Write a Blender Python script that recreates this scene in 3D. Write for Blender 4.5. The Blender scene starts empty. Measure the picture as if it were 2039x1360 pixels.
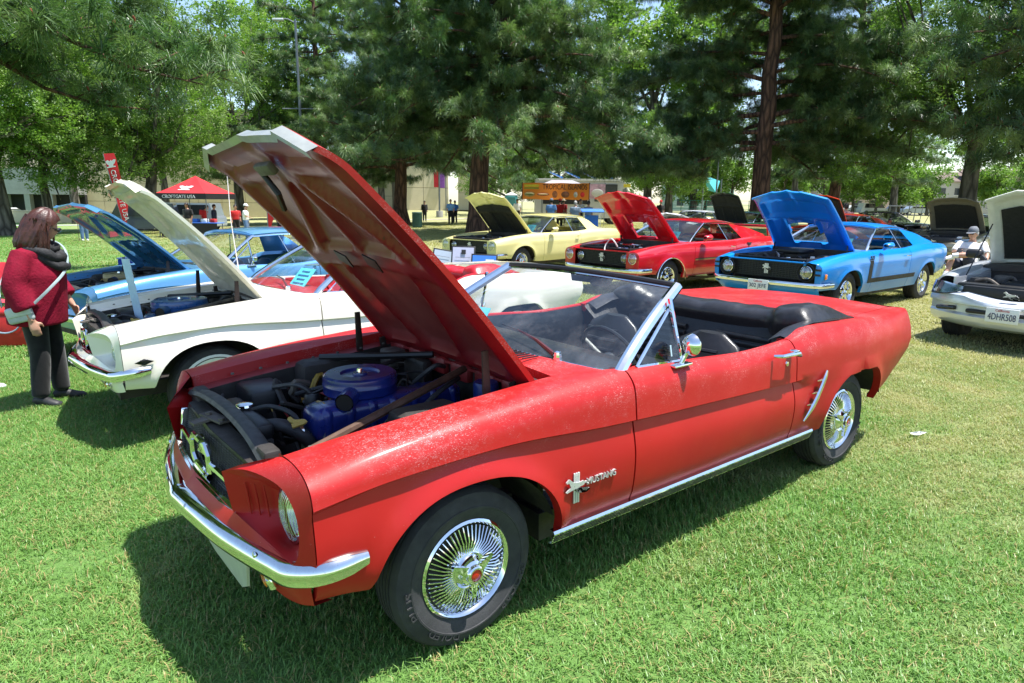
import bpy, bmesh, math, random
import numpy as np
from mathutils import Vector, Matrix, Euler

random.seed(7); RNG = np.random.default_rng(7)
SC = bpy.context.scene
COL = SC.collection
R = math.radians

# ---------------------------------------------------------------- camera
cam_d = bpy.data.cameras.new('camera')
cam = bpy.data.objects.new('camera', cam_d); COL.objects.link(cam)
CAM = np.array([2.5934, 2.5890, 1.6043]); YAW, PITCH, ROLL = R(-127.949), R(-12.034), R(0.608)
fw = Vector((math.cos(PITCH)*math.cos(YAW), math.cos(PITCH)*math.sin(YAW), math.sin(PITCH)))
rt0 = fw.cross(Vector((0, 0, 1))).normalized(); up0 = rt0.cross(fw)
rt = rt0*math.cos(ROLL) + up0*math.sin(ROLL); up = -rt0*math.sin(ROLL) + up0*math.cos(ROLL)
cam.matrix_world = Matrix(((rt.x, up.x, -fw.x, CAM[0]), (rt.y, up.y, -fw.y, CAM[1]), (rt.z, up.z, -fw.z, CAM[2]), (0, 0, 0, 1)))
cam_d.sensor_width = 36.0; cam_d.lens = 23.212
cam_d.clip_start = 0.05; cam_d.clip_end = 1500
SC.camera = cam

# ---------------------------------------------------------------- world, sun, exposure
SUN = Vector((-0.41, 0.38, 1.80)).normalized()          # direction towards the sun
w = bpy.data.worlds.new('World'); SC.world = w; w.use_nodes = True
nt = w.node_tree; bg = nt.nodes['Background']
sky = nt.nodes.new('ShaderNodeTexSky'); sky.sky_type = 'NISHITA'; sky.sun_disc = False
sky.sun_elevation = math.asin(SUN.z); sky.sun_rotation = math.atan2(SUN.x, SUN.y)
sky.air_density = 1.0; sky.dust_density = 0.6; sky.ozone_density = 1.2
nt.links.new(sky.outputs[0], bg.inputs[0]); bg.inputs[1].default_value = 0.13
sun_d = bpy.data.lights.new('sun', 'SUN'); sun = bpy.data.objects.new('sun', sun_d); COL.objects.link(sun)
sun_d.energy = 5.0; sun_d.angle = R(0.53); sun_d.color = (1.0, 0.97, 0.925)
sun.rotation_euler = SUN.to_track_quat('Z', 'Y').to_euler(); sun.location = (0, 0, 30)
SC.view_settings.view_transform = 'Standard'; SC.view_settings.look = 'None'
SC.view_settings.gamma = 1.0; SC.view_settings.use_curve_mapping = False
SC.view_settings.exposure = 1.05
SC.render.engine = 'CYCLES'
cy = SC.cycles
cy.max_bounces = 7; cy.diffuse_bounces = 3; cy.glossy_bounces = 4; cy.transmission_bounces = 4
cy.transparent_max_bounces = 12; cy.caustics_reflective = False; cy.caustics_refractive = False
cy.sample_clamp_indirect = 6.0
cy.use_denoising = True

# ---------------------------------------------------------------- helpers
def gz(x, y):
    """height of the lawn: level by the car, falling gently towards the far left"""
    s = 45*math.tanh((.788*x - .615*y - .5)/45)
    return -.03*(.5*(s + math.sqrt(s*s + 1.0))) + .03*.5*(-.5 + math.sqrt(1.25))

def gza(x, y):
    s = 45*np.tanh((.788*x - .615*y - .5)/45)
    return -.03*(.5*(s + np.sqrt(s*s + 1.0))) + .03*.5*(-.5 + math.sqrt(1.25))

def pchip(xs, ys, x):
    """monotone cubic interpolation, xs ascending, ys (n,) or (n,k)"""
    xs = np.asarray(xs, float); ys = np.asarray(ys, float)
    if ys.ndim == 1: return pchip(xs, ys[:, None], x)[..., 0]
    x = np.clip(np.asarray(x, float), xs[0], xs[-1]); h = np.diff(xs)[:, None]; d = np.diff(ys, axis=0)/h
    m = np.zeros_like(ys); m[0] = d[0]; m[-1] = d[-1]
    if len(xs) > 2:
        same = d[:-1]*d[1:] > 0
        with np.errstate(divide='ignore', invalid='ignore'):
            w1 = 2*h[1:]+h[:-1]; w2 = h[1:]+2*h[:-1]
            hm = (w1+w2)/(w1/d[:-1]+w2/d[1:])
        m[1:-1] = np.where(same, hm, 0)
    i = np.clip(np.searchsorted(xs, x, side='right')-1, 0, len(xs)-2)
    hh = (xs[i+1]-xs[i]); t = ((x-xs[i])/hh)[..., None]; hh = hh[..., None]
    return ys[i]*(2*t**3-3*t**2+1)+m[i]*hh*(t**3-2*t**2+t)+ys[i+1]*(-2*t**3+3*t**2)+m[i+1]*hh*(t**3-t**2)

def crom(P, n):
    """Catmull-Rom through P, n samples per span"""
    P = np.asarray(P, float); Q = np.vstack([2*P[0]-P[1], P, 2*P[-1]-P[-2]]); out = []
    for i in range(1, len(Q)-2):
        t = np.linspace(0, 1, n, endpoint=False)[:, None]
        a, b, c, d = Q[i-1], Q[i], Q[i+1], Q[i+2]
        out.append(.5*((2*b)+(-a+c)*t+(2*a-5*b+4*c-d)*t**2+(-a+3*b-3*c+d)*t**3))
    out.append(P[-1:]); return np.vstack(out)

def resample(P, n):
    P = np.asarray(P, float); d = np.r_[0, np.cumsum(np.linalg.norm(np.diff(P, axis=0), axis=1))]
    t = np.linspace(0, d[-1], n)
    return np.stack([np.interp(t, d, P[:, k]) for k in range(P.shape[1])], 1)

class MB:
    """collects geometry for one mesh object"""
    def __init__(self): self.v = []; self.f = []; self.m = []; self.n = 0
    def add(self, V, F, mat=0):
        V = np.asarray(V, float).reshape(-1, 3); self.v.append(V); b = self.n
        self.f += [tuple(int(i)+b for i in f) for f in F]; self.m += [mat]*len(F); self.n += len(V); return self
    def grid(self, G, flip=False, close_u=False, close_v=False, mat=0):
        G = np.asarray(G, float); a, b = G.shape[:2]; F = []
        for i in range(a if close_u else a-1):
            for j in range(b if close_v else b-1):
                q = (i*b+j, ((i+1) % a)*b+j, ((i+1) % a)*b+(j+1) % b, i*b+(j+1) % b)
                F.append(q[::-1] if flip else q)
        return self.add(G, F, mat)
    def box(self, c, s, rot=None, mat=0, taper=1.0):
        x, y, z = s[0]/2, s[1]/2, s[2]/2
        V = np.array([(-x,-y,-z),(x,-y,-z),(x,y,-z),(-x,y,-z),(-x*taper,-y*taper,z),(x*taper,-y*taper,z),(x*taper,y*taper,z),(-x*taper,y*taper,z)])
        if rot is not None: V = V @ np.array(Euler(rot).to_matrix()).T
        return self.add(V+np.array(c), [(3,2,1,0),(4,5,6,7),(0,1,5,4),(1,2,6,5),(2,3,7,6),(3,0,4,7)], mat)
    def rbox(self, c, s, r=.02, rot=None, seg=2, mat=0):
        bm = bmesh.new(); bmesh.ops.create_cube(bm, size=1)
        for v in bm.verts: v.co = Vector((v.co.x*s[0], v.co.y*s[1], v.co.z*s[2]))
        bmesh.ops.bevel(bm, geom=bm.edges[:], offset=min(r, min(s)*.49), segments=seg, affect='EDGES', profile=.5)
        V = np.array([v.co[:] for v in bm.verts]); bm.verts.index_update(); F = [[v.index for v in f.verts] for f in bm.faces]; bm.free()
        if rot is not None: V = V @ np.array(Euler(rot).to_matrix()).T
        return self.add(V+np.array(c), F, mat)
    def tube(self, P, r, n=8, closed=False, caps=True, mat=0, flat=None, upv=None):
        P = np.asarray(P, float); k = len(P); r = np.broadcast_to(np.asarray(r, float), (k,))
        T = np.gradient(P, axis=0) if not closed else (np.roll(P, -1, 0)-np.roll(P, 1, 0))
        T /= np.linalg.norm(T, axis=1)[:, None]+1e-12
        u = np.array(upv if upv is not None else ((0, 0, 1) if abs(T[0][2]) < .9 else (1, 0, 0)), float)
        G = []; a = np.linspace(0, 2*math.pi, n, endpoint=False); ca, sa = np.cos(a), np.sin(a)
        for i in range(k):
            s = np.cross(T[i], u); s /= np.linalg.norm(s)+1e-12; uu = np.cross(s, T[i])
            if upv is None: u = uu
            fl = 1 if flat is None else flat
            G.append(P[i]+r[i]*(ca[:, None]*s*fl+sa[:, None]*uu))
        G = np.array(G); self.grid(G, close_u=closed, close_v=True, mat=mat, flip=True)
        if caps and not closed:
            b = self.n-k*n; self.f.append(tuple(b+j for j in range(n))); self.f.append(tuple(b+(k-1)*n+j for j in range(n))[::-1]); self.m += [mat]*2
        return self
    def lathe(self, prof, n=24, axis='z', c=(0, 0, 0), mat=0, arc=None, flip=False):
        prof = np.asarray(prof, float); a = np.linspace(0, 2*math.pi, n, endpoint=False)
        G = np.stack([np.stack([p[0]*np.cos(a), p[0]*np.sin(a), np.full(n, p[1])], 1) for p in prof])
        if axis == 'y': G = np.stack([G[..., 0], G[..., 2], -G[..., 1]], -1)
        if axis == 'x': G = np.stack([G[..., 2], G[..., 0], G[..., 1]], -1)
        return self.grid(G+np.array(c), close_v=True, mat=mat, flip=not flip)
    def poly(self, P, mat=0):
        return self.add(P, [tuple(range(len(P)))], mat)
    def prism(self, P, d, mat=0):
        """polygon P (n,3) extruded by vector d"""
        P = np.asarray(P, float); n = len(P); V = np.vstack([P, P+np.array(d)])
        F = [tuple(range(n))[::-1], tuple(range(n, 2*n))]+[(i, (i+1) % n, n+(i+1) % n, n+i) for i in range(n)]
        return self.add(V, F, mat)
    def shell(self, G, t, close=True, mat=0, flip=False):
        """grid G thickened by t against its normals (with rim)"""
        G = np.asarray(G, float); du = np.gradient(G, axis=0); dv = np.gradient(G, axis=1)
        N = np.cross(du, dv); N /= np.linalg.norm(N, axis=2)[..., None]+1e-12
        H = G - N*t*(-1 if flip else 1)
        self.grid(G, flip=flip, mat=mat); self.grid(H, flip=not flip, mat=mat)
        def rim(A, B): self.grid(np.stack([A, B]), mat=mat)
        rim(G[0], H[0]); rim(H[-1], G[-1]); rim(H[:, 0], G[:, 0]); rim(G[:, -1], H[:, -1]); return self
    def mirror_y(self):
        k = self.n; V = np.vstack(self.v)*np.array([1, -1, 1]); F = [f[::-1] for f in self.f]; m = list(self.m)
        self.v.append(V); self.f += [tuple(i+k for i in f) for f in F]; self.m += m; self.n += k; return self
    def xform(self, M4):
        A = np.array(M4); V = np.vstack(self.v); V = V @ A[:3, :3].T + A[:3, 3]; self.v = [V]; return self
    def mesh(self, name, mats, smooth=35):
        me = bpy.data.meshes.new(name)
        V = np.vstack(self.v) if self.v else np.zeros((0, 3))
        me.from_pydata(V.tolist(), [], self.f)
        for m in (mats if isinstance(mats, (list, tuple)) else [mats]): me.materials.append(m)
        if any(self.m): me.polygons.foreach_set('material_index', self.m)
        if smooth:
            me.polygons.foreach_set('use_smooth', [True]*len(me.polygons))
            me.update()
            if smooth < 179: me.set_sharp_from_angle(angle=R(smooth))
        me.update(); return me
    def build(self, name, mats, parent=None, smooth=35, label=None, cat=None, group=None, kind=None, loc=None, weld=False):
        me = self.mesh(name, mats, smooth)
        return link(name, me, parent, label, cat, group, kind, loc)

def link(name, me, parent=None, label=None, cat=None, group=None, kind=None, loc=None):
    o = bpy.data.objects.new(name, me); COL.objects.link(o)
    if parent is not None: o.parent = parent
    if loc is not None: o.location = loc
    tag(o, label, cat, group, kind); return o

def tag(o, label=None, cat=None, group=None, kind=None):
    for k, v in (('label', label), ('category', cat), ('group', group), ('kind', kind)):
        if v: o[k] = v
    return o

def empty(name, loc=(0, 0, 0), rz=0, label=None, cat=None, group=None, kind=None):
    o = bpy.data.objects.new(name, None); COL.objects.link(o); o.location = loc; o.rotation_euler = (0, 0, rz); o.empty_display_size = .1
    return tag(o, label, cat, group, kind)

def copy_tree(o, parent=None):
    c = o.copy(); COL.objects.link(c); c.parent = parent
    for ch in list(o.children): copy_tree(ch, c)
    return c

# text turned into flat meshes once, while the scene is still empty
_TXT = {}
def text_cache(strings):
    for s, depth in strings:
        cu = bpy.data.curves.new('t', 'FONT'); cu.body = s; cu.size = 1; cu.extrude = depth; cu.resolution_u = 3; cu.align_x = 'CENTER'; cu.align_y = 'CENTER'
        ob = bpy.data.objects.new('t', cu); COL.objects.link(ob)
        dg = bpy.context.evaluated_depsgraph_get(); me = bpy.data.meshes.new_from_object(ob.evaluated_get(dg))
        V = np.zeros(len(me.vertices)*3); me.vertices.foreach_get('co', V); V = V.reshape(-1, 3)
        V[:, 0] -= (V[:, 0].min()+V[:, 0].max())/2; V[:, 1] -= (V[:, 1].min()+V[:, 1].max())/2
        _TXT[s] = (V, [tuple(p.vertices) for p in me.polygons])
        COL.objects.unlink(ob); bpy.data.objects.remove(ob); bpy.data.curves.remove(cu); bpy.data.meshes.remove(me)
def text_into(mb, s, c, ex, ey, width, height, mat=0, depth=.004, shear=0):
    """text s centred at c, running along unit vector ex, up ey, scaled to width x height metres"""
    V, F = _TXT[s]; ex = np.array(ex, float); ey = np.array(ey, float); n = np.cross(ex, ey)
    w_ = V[:, 0].max()-V[:, 0].min(); h_ = V[:, 1].max()-V[:, 1].min()
    zz = V[:, 2]/(abs(V[:, 2]).max()+1e-9)*depth
    P = np.array(c)+((V[:, :1]/w_*width+shear*V[:, 1:2]/h_*height)*ex+V[:, 1:2]/h_*height*ey+zz[:, None]*n)
    return mb.add(P, F, mat)
text_cache([(s, .05) for s in ('302 JEFE', '4DHR508', 'California', 'TROPICAL ISLANDS', 'HAWAIIAN', 'CROFTGATE USA', 'MUSTANG', 'PLUS', 'FORD CAR CLUB', 'BOSS', '302', 'MACH 1', 'DOLED', 'PROCAP')])

# ---------------------------------------------------------------- materials
_M = {}
def nodes(name):
    m = bpy.data.materials.new(name); m.use_nodes = True; t = m.node_tree
    return m, t, t.nodes['Principled BSDF'], t.nodes['Material Output']
def N(t, typ, **kw):
    n = t.nodes.new(typ)
    for k, v in kw.items():
        if k == 'in_':
            for a, b in v.items(): n.inputs[a].default_value = b
        else: setattr(n, k, v)
    return n
def mixc(t, fac, a, b, mode='MIX'):
    n = t.nodes.new('ShaderNodeMix'); n.data_type = 'RGBA'; n.blend_type = mode
    for sock, v in ((n.inputs[0], fac), (n.inputs[6], a), (n.inputs[7], b)):
        if isinstance(v, bpy.types.NodeSocket): t.links.new(v, sock)
        else: sock.default_value = v if not isinstance(v, tuple) or len(v) == 4 else (*v, 1)
    return n.outputs[2]
def ramp(t, src, a, b, ca=(0, 0, 0, 1), cb=(1, 1, 1, 1)):
    n = t.nodes.new('ShaderNodeValToRGB'); e = n.color_ramp.elements; e[0].position = a; e[1].position = b
    e[0].color = ca; e[1].color = cb; t.links.new(src, n.inputs[0]); return n.outputs[0]
def noise(t, scale, detail=3, rough=.5, vec=None, dist=0):
    n = N(t, 'ShaderNodeTexNoise', in_={'Scale': scale, 'Detail': detail, 'Roughness': rough, 'Distortion': dist})
    if vec is not None: t.links.new(vec, n.inputs['Vector'])
    return n.outputs[0]
def coord(t, which='Object'): return N(t, 'ShaderNodeTexCoord').outputs[which]
def wpos(t): return N(t, 'ShaderNodeNewGeometry').outputs['Position']
def mapv(t, vec, scale=(1, 1, 1), loc=(0, 0, 0), rot=(0, 0, 0)):
    n = N(t, 'ShaderNodeMapping', in_={'Scale': scale, 'Location': loc, 'Rotation': rot}); t.links.new(vec, n.inputs[0]); return n.outputs[0]
def bump(t, bs, h, strength=.3, dist=.01):
    n = N(t, 'ShaderNodeBump', in_={'Strength': strength, 'Distance': dist}); t.links.new(h, n.inputs['Height']); t.links.new(n.outputs[0], bs.inputs['Normal']); return n
def math_(t, op, a, b=None):
    n = t.nodes.new('ShaderNodeMath'); n.operation = op
    for s, v in ((n.inputs[0], a), (n.inputs[1], b)):
        if v is None: continue
        if isinstance(v, bpy.types.NodeSocket): t.links.new(v, s)
        else: s.default_value = v
    return n.outputs[0]

def plain(name, col, rough=.5, metal=0, var=.12, nscale=14, bumpk=0, bscale=60, coat=0, spec=.5, sheen=0):
    """principled surface with a little procedural colour and roughness variation"""
    if name in _M: return _M[name]
    m, t, b, o = nodes(name); c = coord(t)
    nz = noise(t, nscale, 4, .6, c)
    dark = tuple(x*(1-var) for x in col); lite = tuple(min(1, x*(1+var)) for x in col)
    t.links.new(ramp(t, nz, .3, .7, (*dark, 1), (*lite, 1)), b.inputs['Base Color'])
    rr = ramp(t, noise(t, nscale*2.3, 3, .5, c), .3, .7, (max(0, rough*.85),)*3+(1,), (min(1, rough*1.15),)*3+(1,))
    t.links.new(rr, b.inputs['Roughness']); b.inputs['Metallic'].default_value = metal
    b.inputs['Coat Weight'].default_value = coat; b.inputs['Coat Roughness'].default_value = .05; b.inputs['Specular IOR Level'].default_value = spec
    if sheen: b.inputs['Sheen Weight'].default_value = sheen
    if bumpk: bump(t, b, noise(t, bscale, 4, .6, c), bumpk, .006)
    _M[name] = m; return m

def paint(name, col, metal=0.0, rough=.3, coat=1.0, orange=.02, dust=.0):
    m, t, b, o = nodes(name); c = coord(t)
    nz = noise(t, 2.2, 4, .6, c)
    cc = ramp(t, nz, .3, .7, (*[x*.95 for x in col], 1), (*[min(1, x*1.04) for x in col], 1))
    if dust:
        d = ramp(t, noise(t, 9, 6, .7, c), .5, .8); cc = mixc(t, math_(t, 'MULTIPLY', d, dust), cc, (.4, .38, .34, 1))
    t.links.new(cc, b.inputs['Base Color']); b.inputs['Metallic'].default_value = metal
    b.inputs['Roughness'].default_value = rough; b.inputs['Coat Weight'].default_value = coat; b.inputs['Coat Roughness'].default_value = .03
    bump(t, b, noise(t, 260, 2, .5, c), orange, .002)
    _M[name] = m; return m

def faded_red():
    """old single-stage red: chalky, with pale scratches and crazing on the upper panels"""
    m, t, b, o = nodes('faded_red_paint'); c = coord(t)
    base = ramp(t, noise(t, 1.7, 5, .6, c), .25, .75, (.345, .006, .006, 1), (.42, .009, .008, 1))
    blot = ramp(t, noise(t, 4.0, 6, .7, c), .48, .75)
    base = mixc(t, math_(t, 'MULTIPLY', blot, .30), base, (.45, .022, .018, 1))
    sx = N(t, 'ShaderNodeSeparateXYZ'); t.links.new(c, sx.inputs[0])
    hi = ramp(t, sx.outputs['Z'], .70, .86)                      # weathered where the panels lie high
    patch = ramp(t, noise(t, 2.3, 6, .72, mapv(t, c, loc=(3.1, .4, 0))), .46, .66)
    v = N(t, 'ShaderNodeTexVoronoi', feature='DISTANCE_TO_EDGE', in_={'Scale': 210, 'Randomness': 1}); t.links.new(mapv(t, c, (1, 1, 1.3)), v.inputs['Vector'])
    nv = noise(t, 28, 6, .75, c); craze = ramp(t, v.outputs['Distance'], .0, .055, (1, 1, 1, 1), (0, 0, 0, 1))
    craze = math_(t, 'MULTIPLY', craze, ramp(t, nv, .52, .60))
    speck = ramp(t, noise(t, 260, 3, .7, mapv(t, c, (.5, 1, 1))), .58, .66)
    wear = math_(t, 'MULTIPLY', math_(t, 'MAXIMUM', craze, speck), math_(t, 'MULTIPLY', hi, patch))
    few = math_(t, 'MULTIPLY', ramp(t, noise(t, 120, 2, .6, c), .765, .78), .6)
    wear = math_(t, 'MAXIMUM', wear, few)
    haze_ = math_(t, 'MULTIPLY', math_(t, 'MULTIPLY', hi, patch), .09)
    col = mixc(t, haze_, base, (.55, .12, .11, 1))
    col = mixc(t, math_(t, 'MULTIPLY', wear, .55), col, (.80, .70, .72, 1))
    grime = math_(t, 'MULTIPLY', ramp(t, noise(t, 6, 6, .7, c), .50, .85), ramp(t, sx.outputs['Z'], .30, .62, (1, 1, 1, 1), (0, 0, 0, 1)))
    col = mixc(t, math_(t, 'MULTIPLY', grime, .35), col, (.20, .05, .03, 1))
    t.links.new(col, b.inputs['Base Color'])
    t.links.new(ramp(t, noise(t, 5, 4, .6, c), .3, .7, (.44,)*3+(1,), (.60,)*3+(1,)), b.inputs['Roughness'])
    b.inputs['Coat Weight'].default_value = .14; b.inputs['Coat Roughness'].default_value = .15; b.inputs['Specular IOR Level'].default_value = .32
    bump(t, b, math_(t, 'ADD', wear, noise(t, 12, 4, .6, c)), .05, .003)
    _M['faded_red'] = m; return m

def glass(name, tint=(.80, .86, .84), refl=.9, dirt=.06):
    m, t, b, o = nodes(name); t.nodes.remove(b)
    tr = N(t, 'ShaderNodeBsdfTransparent', in_={'Color': (*tint, 1)}); gl = N(t, 'ShaderNodeBsdfGlossy', in_={'Roughness': .015, 'Color': (refl, refl, refl, 1)})
    mx = N(t, 'ShaderNodeMixShader'); geo = N(t, 'ShaderNodeNewGeometry'); vd = N(t, 'ShaderNodeVectorMath', operation='DOT_PRODUCT')
    t.links.new(geo.outputs['Normal'], vd.inputs[0]); t.links.new(geo.outputs['Incoming'], vd.inputs[1])
    f5 = math_(t, 'POWER', math_(t, 'SUBTRACT', 1.0, math_(t, 'ABSOLUTE', vd.outputs['Value'])), 5.0); f2 = math_(t, 'ADD', math_(t, 'MULTIPLY', f5, .9), .075)
    t.links.new(f2, mx.inputs[0]); t.links.new(tr.outputs[0], mx.inputs[1]); t.links.new(gl.outputs[0], mx.inputs[2])
    df = N(t, 'ShaderNodeBsdfDiffuse', in_={'Color': (.62, .64, .66, 1)}); m2 = N(t, 'ShaderNodeMixShader'); c = coord(t)
    dd = ramp(t, noise(t, 3.5, 5, .65, mapv(t, c, (1, 1, .35))), .46, .8)
    t.links.new(math_(t, 'MULTIPLY', dd, dirt*2), m2.inputs[0]); t.links.new(mx.outputs[0], m2.inputs[1]); t.links.new(df.outputs[0], m2.inputs[2])
    t.links.new(m2.outputs[0], o.inputs[0]); _M[name] = m; return m

def chrome(name='chrome', rough=.04, col=(.86, .87, .88), pit=.0):
    m, t, b, o = nodes(name); c = coord(t); b.inputs['Metallic'].default_value = 1
    cc = ramp(t, noise(t, 30, 5, .7, c), .42, .70, (*col, 1), (*[x*.9 for x in col], 1))
    if pit: cc = mixc(t, math_(t, 'MULTIPLY', ramp(t, noise(t, 90, 4, .7, c), .60, .68), pit), cc, (.20, .14, .09, 1))
    t.links.new(cc, b.inputs['Base Color'])
    t.links.new(ramp(t, noise(t, 8, 4, .6, c), .35, .75, (rough*.5,)*3+(1,), (rough*1.6,)*3+(1,)), b.inputs['Roughness'])
    _M[name] = m; return m

def leafmat(name, c0, c1, c2, trans=.35, rough=.45, blotch=.5):
    """foliage: colour differs per clump and through the crown; light passes through the blades"""
    m, t, b, o = nodes(name); info = N(t, 'ShaderNodeObjectInfo'); pos = wpos(t)
    nz = noise(t, blotch, 3, .6, pos)
    f = math_(t, 'ADD', math_(t, 'MULTIPLY', info.outputs['Random'], .55), math_(t, 'MULTIPLY', nz, .55))
    r = N(t, 'ShaderNodeValToRGB'); e = r.color_ramp.elements; e[0].position = .2; e[0].color = (*c0, 1); e[1].position = .85; e[1].color = (*c2, 1)
    k = e.new(.5); k.color = (*c1, 1); t.links.new(f, r.inputs[0])
    t.links.new(r.outputs[0], b.inputs['Base Color']); b.inputs['Roughness'].default_value = rough; b.inputs['Specular IOR Level'].default_value = .35
    tl = N(t, 'ShaderNodeBsdfTranslucent'); mx = N(t, 'ShaderNodeMixShader', in_={0: trans})
    t.links.new(mixc(t, 1.0, r.outputs[0], (1.0, 1.25, .55, 1), 'MULTIPLY'), tl.inputs[0])
    t.links.new(b.outputs[0], mx.inputs[1]); t.links.new(tl.outputs[0], mx.inputs[2]); t.links.new(mx.outputs[0], o.inputs[0]); _M[name] = m; return m

def barkmat(name, ca, cb, scale=6):
    m, t, b, o = nodes(name); c = coord(t); mp = mapv(t, c, (1, 1, .22))
    v = N(t, 'ShaderNodeTexVoronoi', feature='DISTANCE_TO_EDGE', in_={'Scale': scale}); t.links.new(mapv(t, mixc(t, .12, mp, N(t, 'ShaderNodeTexNoise', in_={'Scale': 5}).outputs[1]), (1, 1, 1)), v.inputs['Vector'])
    h = ramp(t, v.outputs['Distance'], .0, .28); n2 = noise(t, scale*5, 5, .7, mp)
    col = mixc(t, h, (*[x*.35 for x in ca], 1), ramp(t, n2, .3, .7, (*ca, 1), (*cb, 1)))
    t.links.new(col, b.inputs['Base Color']); b.inputs['Roughness'].default_value = .9
    bump(t, b, math_(t, 'ADD', h, math_(t, 'MULTIPLY', n2, .5)), .9, .05); _M[name] = m; return m

def lawn_colour(t, pos):
    big = noise(t, .32, 4, .6, pos); mid = noise(t, 1.9, 5, .65, mapv(t, pos, loc=(7, 3, 0))); fine = noise(t, 16, 4, .7, pos)
    sx = N(t, 'ShaderNodeSeparateXYZ'); t.links.new(pos, sx.inputs[0])
    side = ramp(t, math_(t, 'ADD', math_(t, 'MULTIPLY', sx.outputs['X'], -.055), .30), .22, .75)    # drier, more trodden towards the second row
    dry = math_(t, 'ADD', math_(t, 'MULTIPLY', mid, .62), math_(t, 'ADD', math_(t, 'MULTIPLY', big, .35), math_(t, 'MULTIPLY', side, .40)))
    dry = ramp(t, dry, .54, .80)
    green = ramp(t, fine, .25, .75, (.115, .245, .052, 1), (.215, .385, .105, 1))
    straw = ramp(t, fine, .3, .7, (.36, .34, .15, 1), (.54, .48, .28, 1))
    return mixc(t, math_(t, 'MULTIPLY', dry, .80), green, straw), fine, dry

def grassmat():
    m, t, b, o = nodes('grass_blades'); pos = wpos(t); col, fine, dry = lawn_colour(t, pos)
    info = N(t, 'ShaderNodeObjectInfo')
    at = N(t, 'ShaderNodeAttribute', attribute_name='tone'); 
    col = mixc(t, ramp(t, at.outputs['Fac'], .82, .9), col, (.36, .31, .15, 1))
    col = mixc(t, math_(t, 'MULTIPLY', at.outputs['Fac'], .40), col, mixc(t, 1.0, col, (1.5, 1.35, 1.0, 1), 'MULTIPLY'))
    t.links.new(col, b.inputs['Base Color']); b.inputs['Roughness'].default_value = .42; b.inputs['Specular IOR Level'].default_value = .45
    tl = N(t, 'ShaderNodeBsdfTranslucent'); mx = N(t, 'ShaderNodeMixShader', in_={0: .34}); t.links.new(mixc(t, 1.0, col, (1.05, 1.2, .6, 1), 'MULTIPLY'), tl.inputs[0])
    t.links.new(b.outputs[0], mx.inputs[1]); t.links.new(tl.outputs[0], mx.inputs[2]); t.links.new(mx.outputs[0], o.inputs[0]); return m

def lawnmat():
    m, t, b, o = nodes('lawn'); pos = wpos(t); col, fine, dry = lawn_colour(t, pos)
    soil = ramp(t, noise(t, 40, 5, .7, pos), .45, .75); col2 = mixc(t, math_(t, 'MULTIPLY', soil, .40), col, (.12, .09, .05, 1))
    col2 = mixc(t, 1.0, col2, (.80, .80, .80, 1), 'MULTIPLY')
    t.links.new(col2, b.inputs['Base Color']); b.inputs['Roughness'].default_value = .9; b.inputs['Specular IOR Level'].default_value = .15
    bump(t, b, math_(t, 'ADD', noise(t, 70, 4, .7, pos), math_(t, 'MULTIPLY', fine, .8)), .8, .03); return m

CH = chrome(); CH_OLD = chrome('worn_chrome', .05, (.80, .81, .80), .25); ALU = chrome('brushed_trim', .22, (.72, .73, .73))
RUB = plain('tyre_rubber', (.030, .030, .032), .78, var=.3, nscale=9, bumpk=.25, bscale=120)
BLK = plain('black_paint', (.012, .012, .013), .42, var=.3, nscale=6)
GRIME = plain('grimy_black_metal', (.026, .022, .019), .62, var=.5, nscale=8, bumpk=.3, bscale=40)
HOSE = plain('rubber_hose', (.030, .030, .032), .55, var=.25)
DUSTY = plain('dusty_grey_metal', (.12, .105, .09), .7, metal=.3, var=.4, nscale=10, bumpk=.2)
VINYLW = plain('wrinkled_black_vinyl', (.017, .017, .020), .36, var=.3, nscale=14, bumpk=.9, bscale=9)
VINYL = plain('black_vinyl', (.016, .016, .018), .34, var=.25, nscale=20, bumpk=.25, bscale=35)
DARKV = plain('interior_black', (.014, .014, .015), .6, var=.3)
GLASS = glass('windscreen_glass', (.90, .94, .93), .9, .055); GLASSD = glass('dark_car_glass', (.42, .50, .48), .9, .03); LENS = glass('lamp_glass', (.92, .94, .94), 1, .02)
AMBER = plain('amber_lens', (.75, .20, .02), .2, coat=1, var=.1); REDL = plain('red_lens', (.5, .01, .01), .2, coat=1, var=.1)
WHITE = plain('white_plastic', (.78, .78, .76), .45, var=.04)
REFL = chrome('lamp_reflector', .16, (.75, .76, .76))

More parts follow.
